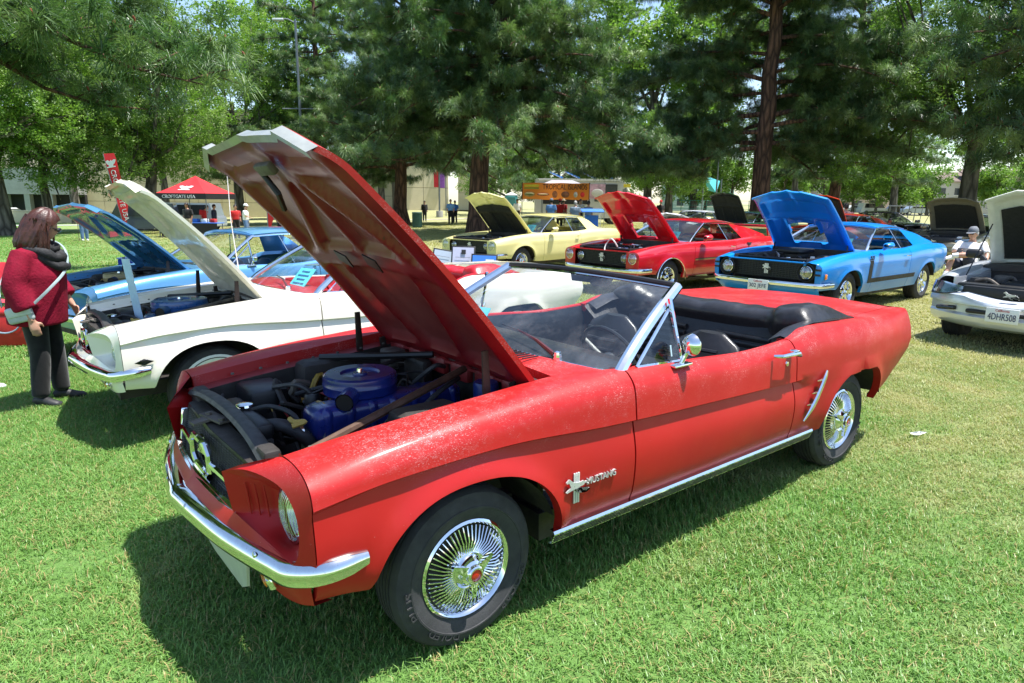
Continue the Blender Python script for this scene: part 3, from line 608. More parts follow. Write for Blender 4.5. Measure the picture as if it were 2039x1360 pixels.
# ---------------------------------------------------------------- cars: shared body machinery
# car space: x forward, y to the car's left, z up, origin on the ground between the axles
class Body:
    def __init__(s, st, arches, tail=None, flare=.018, narch=26):
        s.x = np.array([a[0] for a in st][::-1], float); s.p = np.array([a[1] for a in st][::-1], float); s.arches = arches; s.tail = tail; s.flare = flare; s.na = narch
        s.x0, s.x1 = s.x[0], s.x[-1]
    def sec(s, x): return pchip(s.x, s.p.reshape(len(s.x), -1), np.array([x]))[0].reshape(-1, 2)
    def H(s, x): return s.sec(x)[0]
    def zlow(s, x, zr):
        z = zr
        for (xc, zc, rx, rz, e) in s.arches:
            q = abs(x-xc)/rx
            if q < 1: z = max(z, zc+rz*(1-q**e)**(1/e))
        return z
    def column(s, x, nu=5, nl=12):
        P = s.sec(x); U = crom(P[:5], nu); Lw = crom(P[5:], 8); zt = P[5, 1]; zb = s.zlow(x, P[8, 1]); zb = min(zb, zt-.004)
        t = np.linspace(0, 1, nl)**1.0; z = zt+(zb-zt)*t; o = np.argsort(Lw[:, 1]); y = np.interp(z, Lw[o, 1], Lw[o, 0])
        for (xc, zc, rx, rz, e) in s.arches:
            q = np.hypot((x-xc)/rx, np.maximum(0, z-zc)/rz); d = (q-1)*min(rx, rz); y = y+np.where(d > -.02, s.flare*np.exp(-(d/.055)**2), 0)
        C = np.vstack([U, np.c_[y, z]]); X = np.full(len(C), x)
        if s.tail is not None:
            wgt = np.clip((s.x0+.55-x)/.55, 0, 1)**2; X = X+wgt*np.interp(C[:, 1], [.36, .45, .66, .80, .93], s.tail)
        return np.c_[X, C]
    def xs(s, a, b, step=.06):
        X = list(np.linspace(a, b, max(3, int(abs(b-a)/step)+1)))
        for (xc, zc, rx, rz, e) in s.arches: X += [q for q in xc+rx*np.sin(np.linspace(-math.pi/2, math.pi/2, s.na)) if a < q < b]
        X = np.array(sorted(X)); k = np.r_[True, np.diff(X) > .0015]; k[-1] = True; return X[k]
    def panel(s, a, b, side=1, flange=(True, True), lip=True, gutter=.045, step=.06):
        """one outer panel from x=a (rear) to x=b (front)"""
        C = np.array([s.column(x) for x in s.xs(a, b, step)]); g = C[:, :1].copy(); g[:, 0, 1] -= .012; g[:, 0, 2] -= gutter
        b_ = C[:, -1:].copy(); b_[:, 0, 1] -= .045; C = np.concatenate([g, C, b_], 1)
        if flange[0]: q = C[:1].copy(); q[..., 1] -= .03; C = np.concatenate([q, C], 0)
        if flange[1]: q = C[-1:].copy(); q[..., 1] -= .03; C = np.concatenate([C, q], 0)
        if side < 0: C = C*np.array([1, -1, 1])
        mb = MB(); mb.grid(C, flip=side > 0); return mb

def seat_root(name, x, y, yaw, label, group='vintage cars parked on the lawn', cat='car'):
    c, n = math.cos(yaw), math.sin(yaw)
    zf, zr = gz(x+c*1.37, y+n*1.37), gz(x-c*1.37, y-n*1.37); zl, zq = gz(x-n*.7, y+c*.7), gz(x+n*.7, y-c*.7)
    ex = Vector((c*2.74, n*2.74, zf-zr)).normalized(); ey = Vector((-n*1.4, c*1.4, zl-zq)); ez = ex.cross(ey).normalized(); ey = ez.cross(ex)
    o = empty(name, (0, 0, 0), 0, label, cat, group)
    o.matrix_world = Matrix(((ex.x, ey.x, ez.x, x), (ex.y, ey.y, ez.y, y), (ex.z, ey.z, ez.z, (zf+zr)/2), (0, 0, 0, 1))); return o

# ---- wheels
def tyre_mb(r=.315, w_=.19, rim=.185, seg=48):
    h = w_/2; mb = MB()
    pr = [(rim-.005, -h*.75), (rim+.02, -h*.92), (rim+.06, -h*1.02), (r-.045, -h*.98), (r-.014, -h*.84), (r-.002, -h*.66)]
    for g in np.linspace(-.5, .5, 5): pr += [(r, (g-.06)*h*1.0), (r-.007, (g-.045)*h), (r-.007, (g+.045)*h), (r, (g+.06)*h)]
    pr += [(r-.002, h*.66), (r-.014, h*.84), (r-.045, h*.98), (rim+.06, h*1.02), (rim+.058, h*1.05), (rim+.052, h*1.05), (rim+.05, h*1.015), (rim+.02, h*.92), (rim-.005, h*.75)]
    mb.lathe([(a, b) for a, b in pr], seg, 'y'); return mb
def ring_text(mb, s, r, y, a0, size, span):
    V, F = _TXT[s]; w_ = V[:, 0].max()-V[:, 0].min(); h_ = V[:, 1].max()-V[:, 1].min()
    a = a0+V[:, 0]/w_*span; rr = r+V[:, 1]/h_*size
    mb.add(np.c_[rr*np.cos(a), y+V[:, 2]/.05*.0022+0*a, rr*np.sin(a)], F)
WM = {}
def wheel_meshes(style):
    if style in WM: return WM[style]
    D = {}; wide = .215 if style == 'mag' else .185; r = .325 if style == 'mag' else .312
    if style == 'hero': wide, r = .185, .303
    D['tyre'] = tyre_mb(r, wide).mesh('tyre', RUB, 30); h = wide/2
    if style == 'white': D['whitewall'] = MB().lathe([(.205, h*.90), (.222, h*1.035), (.250, h*1.045), (.262, h*1.01)], 40, 'y').mesh('whitewall', WHITE)
    if style == 'mag': D['whitewall'] = None
    mb = MB(); y = h*.80
    if style in ('hero', 'white', 'wire'):
        ns = 54 if style == 'hero' else 30
        D['rim'] = MB().lathe([(.150, y-.03), (.166, y-.012), (.172, y+.004), (.181, y+.012), (.190, y+.006), (.194, y-.012), (.192, y-.03)], 48, 'y').mesh('rim', CH)
        D['backing'] = MB().lathe([(.002, y-.028), (.165, y-.028), (.17, y-.05)], 32, 'y').mesh('backing', BLK)
        for i in range(ns):
            a = 2*math.pi*i/ns; b = a+.10; p0 = np.array([.066*math.cos(a), y+.014, .066*math.sin(a)]); p1 = np.array([.164*math.cos(b), y-.002, .164*math.sin(b)])
            mb.tube(np.array([p0, (p0+p1)/2+[0, .012, 0], p1]), np.array([.0034, .0034, .0028]), 5, caps=False)
        D['spokes'] = mb.mesh('spokes', CH); m2 = MB()
        m2.lathe([(.084, y-.006), (.082, y+.010), (.068, y+.018), (.058, y+.012), (.050, y+.020), (.046, y+.040), (.034, y+.048), (.030, y+.046), (.001, y+.046)], 32, 'y')
        if style == 'hero':
            for i in range(3):
                a = 2*math.pi*i/3+.52; e = np.array([math.cos(a), 0, math.sin(a)]); f = np.array([-math.sin(a), 0, math.cos(a)])
                P = [e*.026+f*.020+[0, y+.036, 0], e*.098+f*.006+[0, y+.030, 0], e*.098-f*.006+[0, y+.030, 0], e*.026-f*.020+[0, y+.036, 0]]; m2.prism(P, (0, .016, 0))
        m2.lathe([(.036, y+.044), (.034, y+.060), (.029, y+.064), (.023, y+.063), (.022, y+.056)], 24, 'y')
        D['hub'] = m2.mesh('hub', CH); D['hub_centre'] = MB().lathe([(.0225, y+.057), (.018, y+.059), (.001, y+.060)], 20, 'y').mesh('hub_centre', REDL)
    else:
        D['rim'] = MB().lathe([(.10, y-.09), (.155, y-.085), (.165, y-.06), (.170, y-.01), (.186, y+.012), (.196, y+.006), (.198, y-.02)], 40, 'y').mesh('rim', CH)
        D['backing'] = MB().lathe([(.002, y-.088), (.16, y-.088)], 24, 'y').mesh('backing', BLK)
        for i in range(5):
            a = 2*math.pi*i/5+.3; e = np.array([math.cos(a), 0, math.sin(a)]); f = np.array([-math.sin(a), 0, math.cos(a)])
            mb.prism([e*.03+f*.026+[0, y-.05, 0], e*.165+f*.018+[0, y-.035, 0], e*.165-f*.018+[0, y-.035, 0], e*.03-f*.026+[0, y-.05, 0]], (0, .035, 0))
        D['spokes'] = mb.mesh('spokes', CH); D['hub'] = MB().lathe([(.058, y-.03), (.052, y+.0), (.036, y+.012), (.001, y+.014)], 24, 'y').mesh('hub', CH)
    if style == 'hero':
        t = MB()
        for s_, a0, sp, sz in (('PLUS', R(-12), .46, .030), ('DOLED', R(-62), .56, .028), ('PROCAP', R(-145), .72, .028)): ring_text(t, s_, .250, h*1.02, a0, sz, sp)
        D['sidewall_lettering'] = t.mesh('sidewall_lettering', plain('sidewall_grey', (.034, .034, .035), .8))
    WM[style] = D; return D
def wheels(root, style, ty=.70, zc=.305, xw=1.372, steer=0, skip=()):
    D = wheel_meshes(style)
    for k, (x, s) in enumerate(((xw, 1), (-xw, 1), (xw, -1), (-xw, -1))):
        if k in skip: continue
        o = empty('wheel', (x, s*ty, zc)); o.parent = root; o.rotation_euler = (0, R(31*k+7), (0 if s > 0 else math.pi)+(steer if x > 0 else 0))
        if k in (0, 1): o.rotation_euler[1] = 0 if style == 'hero' else R(20*k)
        for nm, me in D.items():
            if me: link(nm, me, o)

# ---- bonnets, bumpers, glass
def seg_d(P, A, B):
    A = np.array(A, float); B = np.array(B, float); d = B-A; t = np.clip(((P-A)@d)/(d@d), 0, 1); return np.linalg.norm(P-(A+t[..., None]*d), axis=-1)
def hood(root, F, B, hw0, hw1, vert, ch, paintm, under, lipm, ribs, hole=None, pad=None, lip=.042, bow=.03, crown=.03, n=(34, 37), peak=.012, pocket=.032, under2=None):
    """open bonnet: F front (x,z), B rear (x,z); hw half widths; vert/ch: plan of the leading edge"""
    F = np.array(F, float); B = np.array(B, float); L = np.linalg.norm(F-B); e = (F-B)/L; nn = np.array([-e[1], e[0]])
    nu, nv = n; us = np.r_[0, np.linspace(.02, 1, nu-1)]; vs = np.linspace(-1, 1, nv); Ug, Vg = np.meshgrid(us, vs, indexing='ij')
    hw = hw0+(hw1-hw0)*Ug; Y = Vg*hw; ay = np.abs(Y)
    off = np.where(ay > vert, ch*(ay-vert)/max(1e-3, hw0-vert), .018*ay/vert)*np.clip(1-Ug*1.6, 0, 1)
    S = L*Ug+off
    Z = crown*(1-Vg**2)+bow*np.sin(math.pi*np.clip(Ug, 0, 1))+peak*np.exp(-(Vg/.10)**2)*np.clip(1-Ug*1.2, 0, 1)-.030*np.clip(1-Ug/.10, 0, 1)**2
    def P3(S, Y, Z): q = F[:, None, None]-e[:, None, None]*S+nn[:, None, None]*Z; return np.stack([q[0], Y, q[1]], -1)
    top = P3(S, Y, Z); N2 = np.stack([Vg, Ug], -1); d = np.full(Ug.shape, 9.)
    for A_, B_, w_ in ribs: d = np.minimum(d, seg_d(N2*np.array([.62, 1.25]), np.array(A_)*[.62, 1.25], np.array(B_)*[.62, 1.25])-w_)
    edge = np.minimum(np.minimum((1-np.abs(Vg))*.62, Ug*1.25), (1-Ug)*1.25)-.085; d = np.minimum(d, edge)
    pm_ = np.clip(d/.030, 0, 1)**2*(3-2*np.clip(d/.030, 0, 1)); we = np.clip((edge+.085)/.05, 0, 1); we = we*we*(3-2*we); und = P3(S, Y*.995, Z-.022-pocket*.75*we*(1-pm_)+.010*pm_)
    keep = np.ones((nu-1, nv-1), bool)
    if hole:
        uc = (us[:-1]+us[1:])/2; vc = (vs[:-1]+vs[1:])/2; keep = ~((uc[:, None] > hole[0]) & (uc[:, None] < hole[1]) & (np.abs(vc)[None] < hole[2]*(1+.12*(uc[:, None]-hole[0]))))
    def sub(G, flip, keep):
        mb = MB(); a, b = G.shape[:2]; Fc = []
        for i in range(a-1):
            for j in range(b-1):
                if keep[i, j]: q = (i*b+j, (i+1)*b+j, (i+1)*b+j+1, i*b+j+1); Fc.append(q[::-1] if flip else q)
        mb.add(G, Fc); return mb
    def rim(mb, A, C): mb.grid(np.stack([A, C]))
    mb = sub(top, False, keep); rim(mb, top[:, 0], und[:, 0]); rim(mb, und[:, -1], top[:, -1]); rim(mb, und[-1], top[-1])
    if hole:
        ii = np.where(~keep.all(1))[0]; i0, i1 = ii[0], ii[-1]+1
        for i in range(nu-1):
            for j in range(nv-1):
                if keep[i, j]: continue
                for (a, b, di, dj) in (((i, j), (i, j+1), -1, 0), ((i+1, j), (i+1, j+1), 1, 0), ((i, j), (i+1, j), 0, -1), ((i, j+1), (i+1, j+1), 0, 1)):
                    if keep[min(max(i+di, 0), nu-2), min(max(j+dj, 0), nv-2)]: mb.add([top[a], top[b], und[b], und[a]], [(0, 1, 2, 3)])
    ho = mb.build('hood', paintm, root, 40)
    un = sub(und, True, keep)
    ip = un.build('inner_panel', under, ho, 45); at = ip.data.attributes.new('pocket', 'FLOAT', 'POINT'); at.data.foreach_set('value', pm_.astype(np.float32).ravel())
    lp = MB(); a = top[0]; dn = np.array([e[0]*.012-nn[0]*lip, 0, e[1]*.012-nn[1]*lip]); b = a+dn; c = und[0]+np.array([nn[0], 0, nn[1]])*.004
    lp.grid(np.stack([a, b])); lp.grid(np.stack([b, b-np.array([e[0], 0, e[1]])*.03])); lp.build('lip', lipm, ho, 30)
    if pad:
        G = und[int(pad[0]*nu):int(pad[1]*nu), :]; j0 = int((1-pad[2])/2*nv); G = G[:, j0:nv-j0]-np.array([nn[0], 0, nn[1]])*(.012+.0)
        G = G.copy(); MB().shell(G, .012, flip=True).build('insulation_pad', plain('insulation_black', (.012, .013, .011), .95, bumpk=.8, bscale=25), ho, 40)
    return ho, e, nn, L
def bumper(root, plan, prof, mat, name='front_bumper', n=10, width=None):
    """profile (out, z) swept along the plan curve (x, y, z); plan runs along +y side to -y side"""
    P = crom(np.array(plan, float), n); T = np.gradient(P, axis=0); T[:, 2] = 0; T /= np.linalg.norm(T, axis=1)[:, None]; No = np.stack([-T[:, 1], T[:, 0], 0*T[:, 0]], 1)
    pr = np.array(prof, float); wv = np.ones(len(P)) if width is None else np.interp(np.linspace(0, 1, len(P)), *width)
    G = P[:, None]+No[:, None]*pr[None, :, :1]*wv[:, None, None]+np.array([0, 0, 1])*pr[None, :, 1:2]*wv[:, None, None]
    mb = MB(); mb.grid(G, close_v=True, flip=True); k = len(pr)
    mb.f.append(tuple(range(k))); mb.f.append(tuple((len(P)-1)*k+j for j in range(k))[::-1]); mb.m += [0, 0]
    return mb.build(name, mat, root, 40)
def screen_pts(n=17, yb=.765, yt=.635, xb=.60, xt=.085, zb=.915, zt=1.222, cb=.17, ct=.08, hb=.03, ht=.028, m=9):
    t = np.linspace(-1, 1, n); q = 1-t**2
    b = np.stack([xb+cb*q, t*yb, zb+hb*q], 1); a = np.stack([xt+ct*q, t*yt, zt+ht*q], 1); s = np.linspace(0, 1, m)[:, None, None]
    G = b[None]*(1-s)+a[None]*s; G[..., 0] += (np.sin(np.linspace(0, math.pi, m))*.02)[:, None]; return G
def windscreen(root, G, frame, header, glassm=None, r=.024, hr=.015, name='windshield'):
    MB().grid(G).build(name, glassm or GLASS, root, 180); fo = empty(name+'_frame'); fo.parent = root
    for j in (0, -1):
        P = G[:, j].copy(); P[:, 1] += (-.008 if j == 0 else .008); P[0] += np.array([.02, 0, -.03]); MB().tube(P, r, 8, flat=1.0).build('pillar', frame, fo)
    MB().tube(G[-1]+[0, 0, .006], hr, 8).build('header', header, fo); MB().tube(G[0]+[.012, 0, -.004], .011, 6).build('lower_trim', frame, fo); MB().tube(G[-1]+[.014, 0, -.008], .006, 6).build('upper_trim', frame, fo); return fo
def plate(root, c, sz, txt, tilt=0, small='California', col=(.80, .80, .78)):
    """licence plate facing +x"""
    o = empty('license_plate', c); o.parent = root; o.rotation_euler = (0, tilt, 0); MB().rbox((0, 0, 0), (.008, sz[0], sz[1]), .012).build('plate', plain('plate_white', col, .45, var=.03), o)
    mb = MB(); text_into(mb, txt, (.0065, 0, -.012), (0, 1, 0), (0, 0, 1), sz[0]*.84, sz[1]*.45, depth=.0015); mb.build('digits', plain('plate_blue', (.02, .03, .10), .5), o, 0)
    mb = MB(); text_into(mb, small, (.0065, 0, sz[1]*.36), (0, 1, 0), (0, 0, 1), sz[0]*.42, sz[1]*.17, depth=.0012); mb.build('state_name', plain('plate_red', (.55, .03, .03), .5), o, 0); return o
HORSE = np.array([(-.50, .05), (-.47, .17), (-.36, .16), (-.30, .22), (-.10, .20), (.10, .23), (.28, .30), (.40, .42), (.47, .44), (.60, .34), (.58, .28), (.46, .30), (.42, .22), (.36, .08), (.48, .02), (.60, -.06), (.57, -.10), (.40, -.06), (.26, -.04), (.14, -.02), (-.08, -.02), (-.20, -.06), (-.26, -.16), (-.42, -.22), (-.62, -.16), (-.64, -.22), (-.44, -.30), (-.22, -.26), (-.10, -.10), (-.12, -.24), (-.22, -.36), (-.16, -.40), (-.02, -.26), (.04, -.10), (-.02, .0), (-.30, .04), (-.36, .10), (-.44, .10), (-.60, -.02), (-.58, .06)])
HORSE = np.vstack([HORSE[:29], HORSE[32:33]*[1, .8], HORSE[34:]])
def horse(mb, c, ex, ez, s, d=.006, mat=0):
    P = np.array(c)+HORSE[:, :1]*s*np.array(ex, float)+HORSE[:, 1:]*s*np.array(ez, float); mb.prism(P, np.cross(ex, ez)*d, mat)
def headlamp(root, c, r, ring=CH, tilt=0):
    o = empty('headlight', c); o.parent = root
    MB().lathe([(.001, -.075), (r*.5, -.06), (r*.93, -.004)], 28, 'x', flip=True).build('reflector', REFL, o)
    MB().lathe([(r*.95, .0), (r*.85, .018), (r*.5, .033), (.001, .038)], 28, 'x', flip=True).build('lens', LENSR, o)
    MB().lathe([(r*.93, .006), (r*.97, .018), (r*1.06, .014), (r*1.08, -.02)], 28, 'x', flip=True).build('trim_ring', ring, o); return o
def ribbed_lens():
    m, t, b, o = nodes('headlight_lens'); t.nodes.remove(b); c = coord(t)
    w_ = N(t, 'ShaderNodeTexWave', in_={'Scale': 26, 'Distortion': .6}); w_.bands_direction = 'Y'; t.links.new(c, w_.inputs[0])
    bp = N(t, 'ShaderNodeBump', in_={'Strength': .55, 'Distance': .01}); t.links.new(w_.outputs[1], bp.inputs['Height'])
    g1 = N(t, 'ShaderNodeBsdfGlossy', in_={'Roughness': .12, 'Color': (.85, .87, .86, 1)}); tr = N(t, 'ShaderNodeBsdfTransparent', in_={'Color': (.93, .95, .95, 1)})
    t.links.new(bp.outputs[0], g1.inputs['Normal']); mx = N(t, 'ShaderNodeMixShader', in_={0: .42}); t.links.new(tr.outputs[0], mx.inputs[1]); t.links.new(g1.outputs[0], mx.inputs[2]); t.links.new(mx.outputs[0], o.inputs[0]); return m
LENSR = ribbed_lens(); TRIMS = plain('silver_emblem', (.62, .62, .62), .3, metal=.45, var=.08)

# ---- 1965 pony body
ST65 = [(1.99, [(0.6,0.822),(0.69,0.828),(0.775,0.814),(0.828,0.778),(0.846,0.725),(0.838,0.711),(0.848,0.5775),(0.834,0.47),(0.8,0.42)]),
 (1.67, [(0.612,0.858),(0.7,0.87),(0.798,0.859),(0.842,0.815),(0.855,0.764),(0.833,0.751),(0.857,0.597),(0.85,0.46),(0.82,0.4)]),
 (1.28, [(0.625,0.888),(0.71,0.904),(0.808,0.893),(0.848,0.845),(0.862,0.776),(0.84,0.763),(0.864,0.603),(0.857,0.45),(0.835,0.36)]),
 (.75, [(0.66,0.922),(0.735,0.932),(0.8,0.92),(0.85,0.865),(0.867,0.742),(0.845,0.729),(0.869,0.586),(0.86,0.435),(0.83,0.345)]),
 (.58, [(0.735,0.924),(0.775,0.928),(0.81,0.917),(0.85,0.86),(0.867,0.733),(0.845,0.72),(0.869,0.5815),(0.86,0.43),(0.83,0.345)]),
 (.10, [(0.77,0.905),(0.79,0.908),(0.815,0.898),(0.852,0.845),(0.867,0.713),(0.845,0.7),(0.869,0.5715),(0.858,0.42),(0.83,0.345)]),
 (-.30, [(0.77,0.884),(0.79,0.888),(0.818,0.878),(0.853,0.825),(0.868,0.699),(0.846,0.686),(0.87,0.5645),(0.858,0.42),(0.83,0.345)]),
 (-.66, [(0.768,0.896),(0.79,0.899),(0.82,0.888),(0.855,0.825),(0.868,0.687),(0.846,0.674),(0.87,0.5585),(0.858,0.42),(0.83,0.345)]),
 (-.88, [(0.75,0.944),(0.782,0.945),(0.818,0.928),(0.862,0.84),(0.873,0.69),(0.868,0.64),(0.868,0.54),(0.858,0.43),(0.83,0.345)]),
 (-1.37, [(0.71,0.926),(0.755,0.928),(0.822,0.916),(0.868,0.81),(0.88,0.7),(0.879,0.64),(0.868,0.54),(0.85,0.44),(0.82,0.36)]),
 (-1.9, [(0.66,0.905),(0.71,0.907),(0.778,0.897),(0.826,0.80),(0.838,0.7),(0.834,0.63),(0.815,0.52),(0.795,0.44),(0.765,0.38)]),
 (-2.26, [(0.625,0.897),(0.67,0.899),(0.732,0.892),(0.764,0.79),(0.775,0.7),(0.77,0.63),(0.75,0.52),(0.73,0.46),(0.7,0.42)])]
RIB65 = [((0, .12), (0, .5), .02), ((-.95, .5), (.95, .5), .045), ((0, .1), (-.75, .5), .02), ((0, .1), (.75, .5), .02), ((-.9, .12), (.9, .12), .03), ((-.5, .56), (-.28, .92), .012), ((.5, .56), (.28, .92), .012)]
def body65(root, pm, wheels_style, hoodF=(1.806, 1.860), hoodB=(.905, .855), under=None, lipm=None, bay=None, detail=True, step=.06, top=None, gutterm=None, narch=26, under2=None):
    B = Body(ST65, [(1.385, .30, .402, .378, 2.3), (-1.375, .30, .385, .362, 2.25)], tail=[.26, .14, -.045, -.03, .0], narch=narch)
    for s in (1, -1):
        B.panel(.590, 1.9495, s, (True, True), step=step).build('front_fender', pm, root); d = B.panel(-.655, .581, s, step=step).build('door', pm, root)
        B.panel(-2.26, -.664, s, (False, True), step=step).build('quarter_panel', pm, root)
        # headlight surround: loft from the fender seam to the edge of the opening, then into the bucket
        C = B.column(1.953); C = C[:, :]; C[:, 1] *= 1
        seam = resample(np.vstack([[(1.995, .565, .815)], C[(C[:, 2] > .53)]]), 26)
        edge = crom(np.array([(2.092, .425, .752), (2.045, .50, .772), (2.010, .62, .776), (1.992, .72, .764), (1.985, .790, .715), (1.983, .806, .645), (1.990, .80, .575), (2.0, .775, .545)]), 8); edge = resample(edge, 26)
        low = resample(np.array([(2.0, .775, .545), (2.03, .60, .565), (2.068, .425, .598)]), 10)
        mid = seam*.45+edge*.55; mid[:, 1:] += (np.array([.66, .655])-mid[:, 1:])*-.022
        k = np.array([1, s, 1]); mb = MB(); mb.grid(np.stack([seam, mid, edge])*k, flip=s < 0)
        ring = np.vstack([edge, low[1:], [(2.092, .425, .752)]]); ring = resample(ring, 48); a = np.arctan2(ring[:, 2]-.655, ring[:, 1]-.66)
        def rg(r, x, f=1): return np.c_[np.full(48, x), .66+r*np.cos(a), .655+r*np.sin(a)]
        inn = ring*.93+np.array([1.955, .66, .655])*.07; inn[:, 0] = ring[:, 0]-.02; bk = ring*.45+rg(.1, 1.945)*.55; bk[:, 0] = np.minimum(bk[:, 0], 1.995)
        mb.grid(np.stack([ring, inn, bk, rg(.098, 1.952), rg(.092, 1.925)])*k, close_v=True, flip=s < 0)
        hs = mb.build('headlight_surround', pm, root, 40)
        if detail:
            for q in range(3):
                yy = .475+.03*q; MB().tube(np.array([(2.035-.020*q, s*yy, .715), (2.030-.020*q, s*(yy+.004), .66), (2.025-.020*q, s*(yy+.006), .605)]), np.array([.002, .0045, .002]), 6).build('gill', pm, hs)
        hl = headlamp(root, (1.945, s*.66, .655), .090)
        # lower front corner under the bumper
        L0 = crom(np.array([(1.951, .832, .532), (1.99, .76, .52), (2.03, .60, .52), (2.07, .30, .53), (2.08, 0, .53)]), 5)
        L1 = crom(np.array([(1.951, .805, .405), (1.98, .735, .39), (2.00, .60, .375), (2.02, .30, .37), (2.025, 0, .37)]), 5)
        mb = MB(); mb.grid(np.stack([L0, L0*.5+L1*.5+[.012, 0, 0], L1, L1-[.06, 0, -.0]])*k, flip=s > 0); mb.build('front_valance', pm, root)
        D0 = crom(np.array([(1.955, .832, .575), (1.99, .79, .548), (2.028, .60, .570), (2.066, .425, .604), (2.09, .0, .606)]), 5)
        D1 = crom(np.array([(1.955, .835, .515), (2.00, .765, .505), (2.055, .60, .505), (2.118, .30, .515), (2.15, 0, .52)]), 5)
        mb = MB(); mb.grid(np.stack([D0, D0*.5+D1*.5+[0, 0, .012], D1])*k, flip=s > 0); mb.build('stone_deflector', pm, root)
        pk = empty('parking_lamp', (2.018, s*.58, .430)); pk.parent = root; MB().rbox((0, 0, 0), (.03, .155, .05), .02, (0, .3, s*-.12)).build('bezel', CH, pk); MB().rbox((.012, 0, 0), (.02, .12, .028), .012, (0, .3, s*-.12)).build('lens', AMBER, pk)
        # wheel wells
        for xc in (1.385, -1.375):
            q = np.linspace(.32, math.pi-.32, 20); MB().grid(np.stack([np.c_[xc+.40*np.cos(q), np.full(20, s*yy), .30+.385*np.sin(q)] for yy in (.835, .50)])).build('wheel_well', GRIME, root)
        # hood gutter and inner apron
        X = np.linspace(.80, 1.97, 14); Hh = np.array([B.H(x) for x in X]); g0 = np.c_[X, Hh[:, 0]-.012, Hh[:, 1]-.045]; g1 = g0-[0, .055, .012]
        MB().grid(np.stack([g0, g1])*k, flip=s > 0).build('hood_gutter', gutterm or pm, root); MB().grid(np.stack([g1, g1*[1, 0, 0]+[0, .52, .66], g1*[1, 0, 0]+[0, .50, .42]])*k, flip=s > 0).build('fender_apron', GRIME, root, 20)
    # floor, firewall, cowl, deck
    MB().box((.0, 0, .29), (1.9, 1.36, .12)).build('underbody', GRIME, root); MB().box((1.45, 0, .33), (1.0, 1.0, .1)).build('crossmember', GRIME, root)
    fx = .93; MB().box((fx-.02, 0, .62), (.03, 1.28, .56)).build('firewall', bay or GRIME, root)
    t = np.linspace(-1, 1, 15); q = 1-t**2; c0 = np.stack([.62+.155*q, t*.735, .922+.026*q], 1); c1 = np.stack([np.full(15, .865), t*.672, .918+.018*q], 1)
    co = MB(); co.grid(np.stack([c0, c0*.5+c1*.5+[0, 0, .004], c1, c1-[0, 0, .05]]), flip=False); co = co.build('cowl_panel', pm, root)
    if detail:
        for yy in (-.33, .33):
            for i in range(9): MB().box((.815-.0*i, yy+.0, .9445), (.001, .001, .001)) if 0 else None
            vm = MB()
            for i in range(8): vm.box((.80+.0*i, yy-.105+.03*i, .9475), (.085, .009, .004))
            vm.build('cowl_vent', BLK, co)
    ch = MB(); ch.box((.905, 0, .862), (.085, 1.26, .012))
    ch.build('cowl_gutter', gutterm or pm, root)
    if detail:
        for i in range(6): MB().rbox((.935, -.50+.2*i, .835), (.05, .15, .085), .02).build('cowl_stamping', gutterm or pm, root)
    X = np.linspace(-2.255, -1.16, 10); D = []
    for x in X: h = B.H(x); D.append(np.stack([np.full(13, x), t[1:-1]*(h[0]-.006) if 0 else np.linspace(-1, 1, 13)*(h[0]-.006), h[1]+.022*(1-np.linspace(-1, 1, 13)**2)], 1))
    MB().shell(np.array(D), .015).build('deck_lid', pm, root)
    C = B.column(-2.258); C = C[::1]; MB().grid(np.stack([C, C*[1, 0, 1], C*[1, -1, 1]])).build('tail_panel', pm, root)
    # bumper and grille
    bumper(root, [(1.795, .864, .542), (1.92, .852, .532), (2.00, .765, .510), (2.035, .66, .507), (2.10, .42, .515), (2.138, .20, .523), (2.158, .05, .527), (2.163, 0, .527), (2.158, -.05, .527), (2.138, -.20, .523), (2.10, -.42, .515), (2.035, -.66, .507), (2.00, -.765, .510), (1.92, -.852, .532), (1.795, -.864, .542)],
           [(-.045, .034), (-.008, .040), (.012, .032), (.026, .012), (.027, -.012), (.014, -.036), (-.006, -.042), (-.03, -.036)], CH_OLD if detail else CH, width=([0, .03, .1, .9, .97, 1], [.55, .85, 1, 1, .85, .55]))
    gr = empty('grille', (0, 0, 0)); gr.parent = root
    MB().grid(np.array([[(2.03, -.415, .60), (2.05, 0, .60), (2.03, .415, .60)], [(2.005, -.43, .755), (2.025, 0, .765), (2.005, .43, .755)]]), flip=True).build('mesh_back', BLK, gr)
    mm = MB()
    for i in range(16):
        z = .607+.009*i; mm.tube(np.array([(2.034-.0016*i, -.415, z), (2.054-.0016*i, 0, z), (2.034-.0016*i, .415, z)]), .0018, 4, caps=False)
    for i in range(30): y = -.41+.0283*i; mm.tube(np.array([(2.054-.05*abs(y), y, .605), (2.030-.05*abs(y), y, .752)]), .0016, 4, caps=False)
    mm.build('mesh', plain('grille_grey', (.06, .06, .06), .4, metal=.6), gr)
    for y0 in (-1, 1): MB().rbox((2.035, y0*.408, .675), (.030, .012, .140), .005, (0, -.12, 0)).build('end_bar', CH, gr)
    bumper(gr, [(2.045, .432, .600), (2.062, .30, .597), (2.072, .15, .595), (2.076, 0, .594), (2.072, -.15, .595), (2.062, -.30, .597), (2.045, -.432, .600)], [(-.03, .010), (.004, .016), (.020, .004), (.020, -.006), (.0, -.014), (-.03, -.014)], CH, 'lower_bar', n=4)
    for s in (1, -1): MB().tube(np.array([(2.045, s*.415, .668), (2.052, s*.25, .668), (2.058, s*.125, .668)]), np.array([.010, .013, .014]), 8).build('bar', CH, gr)
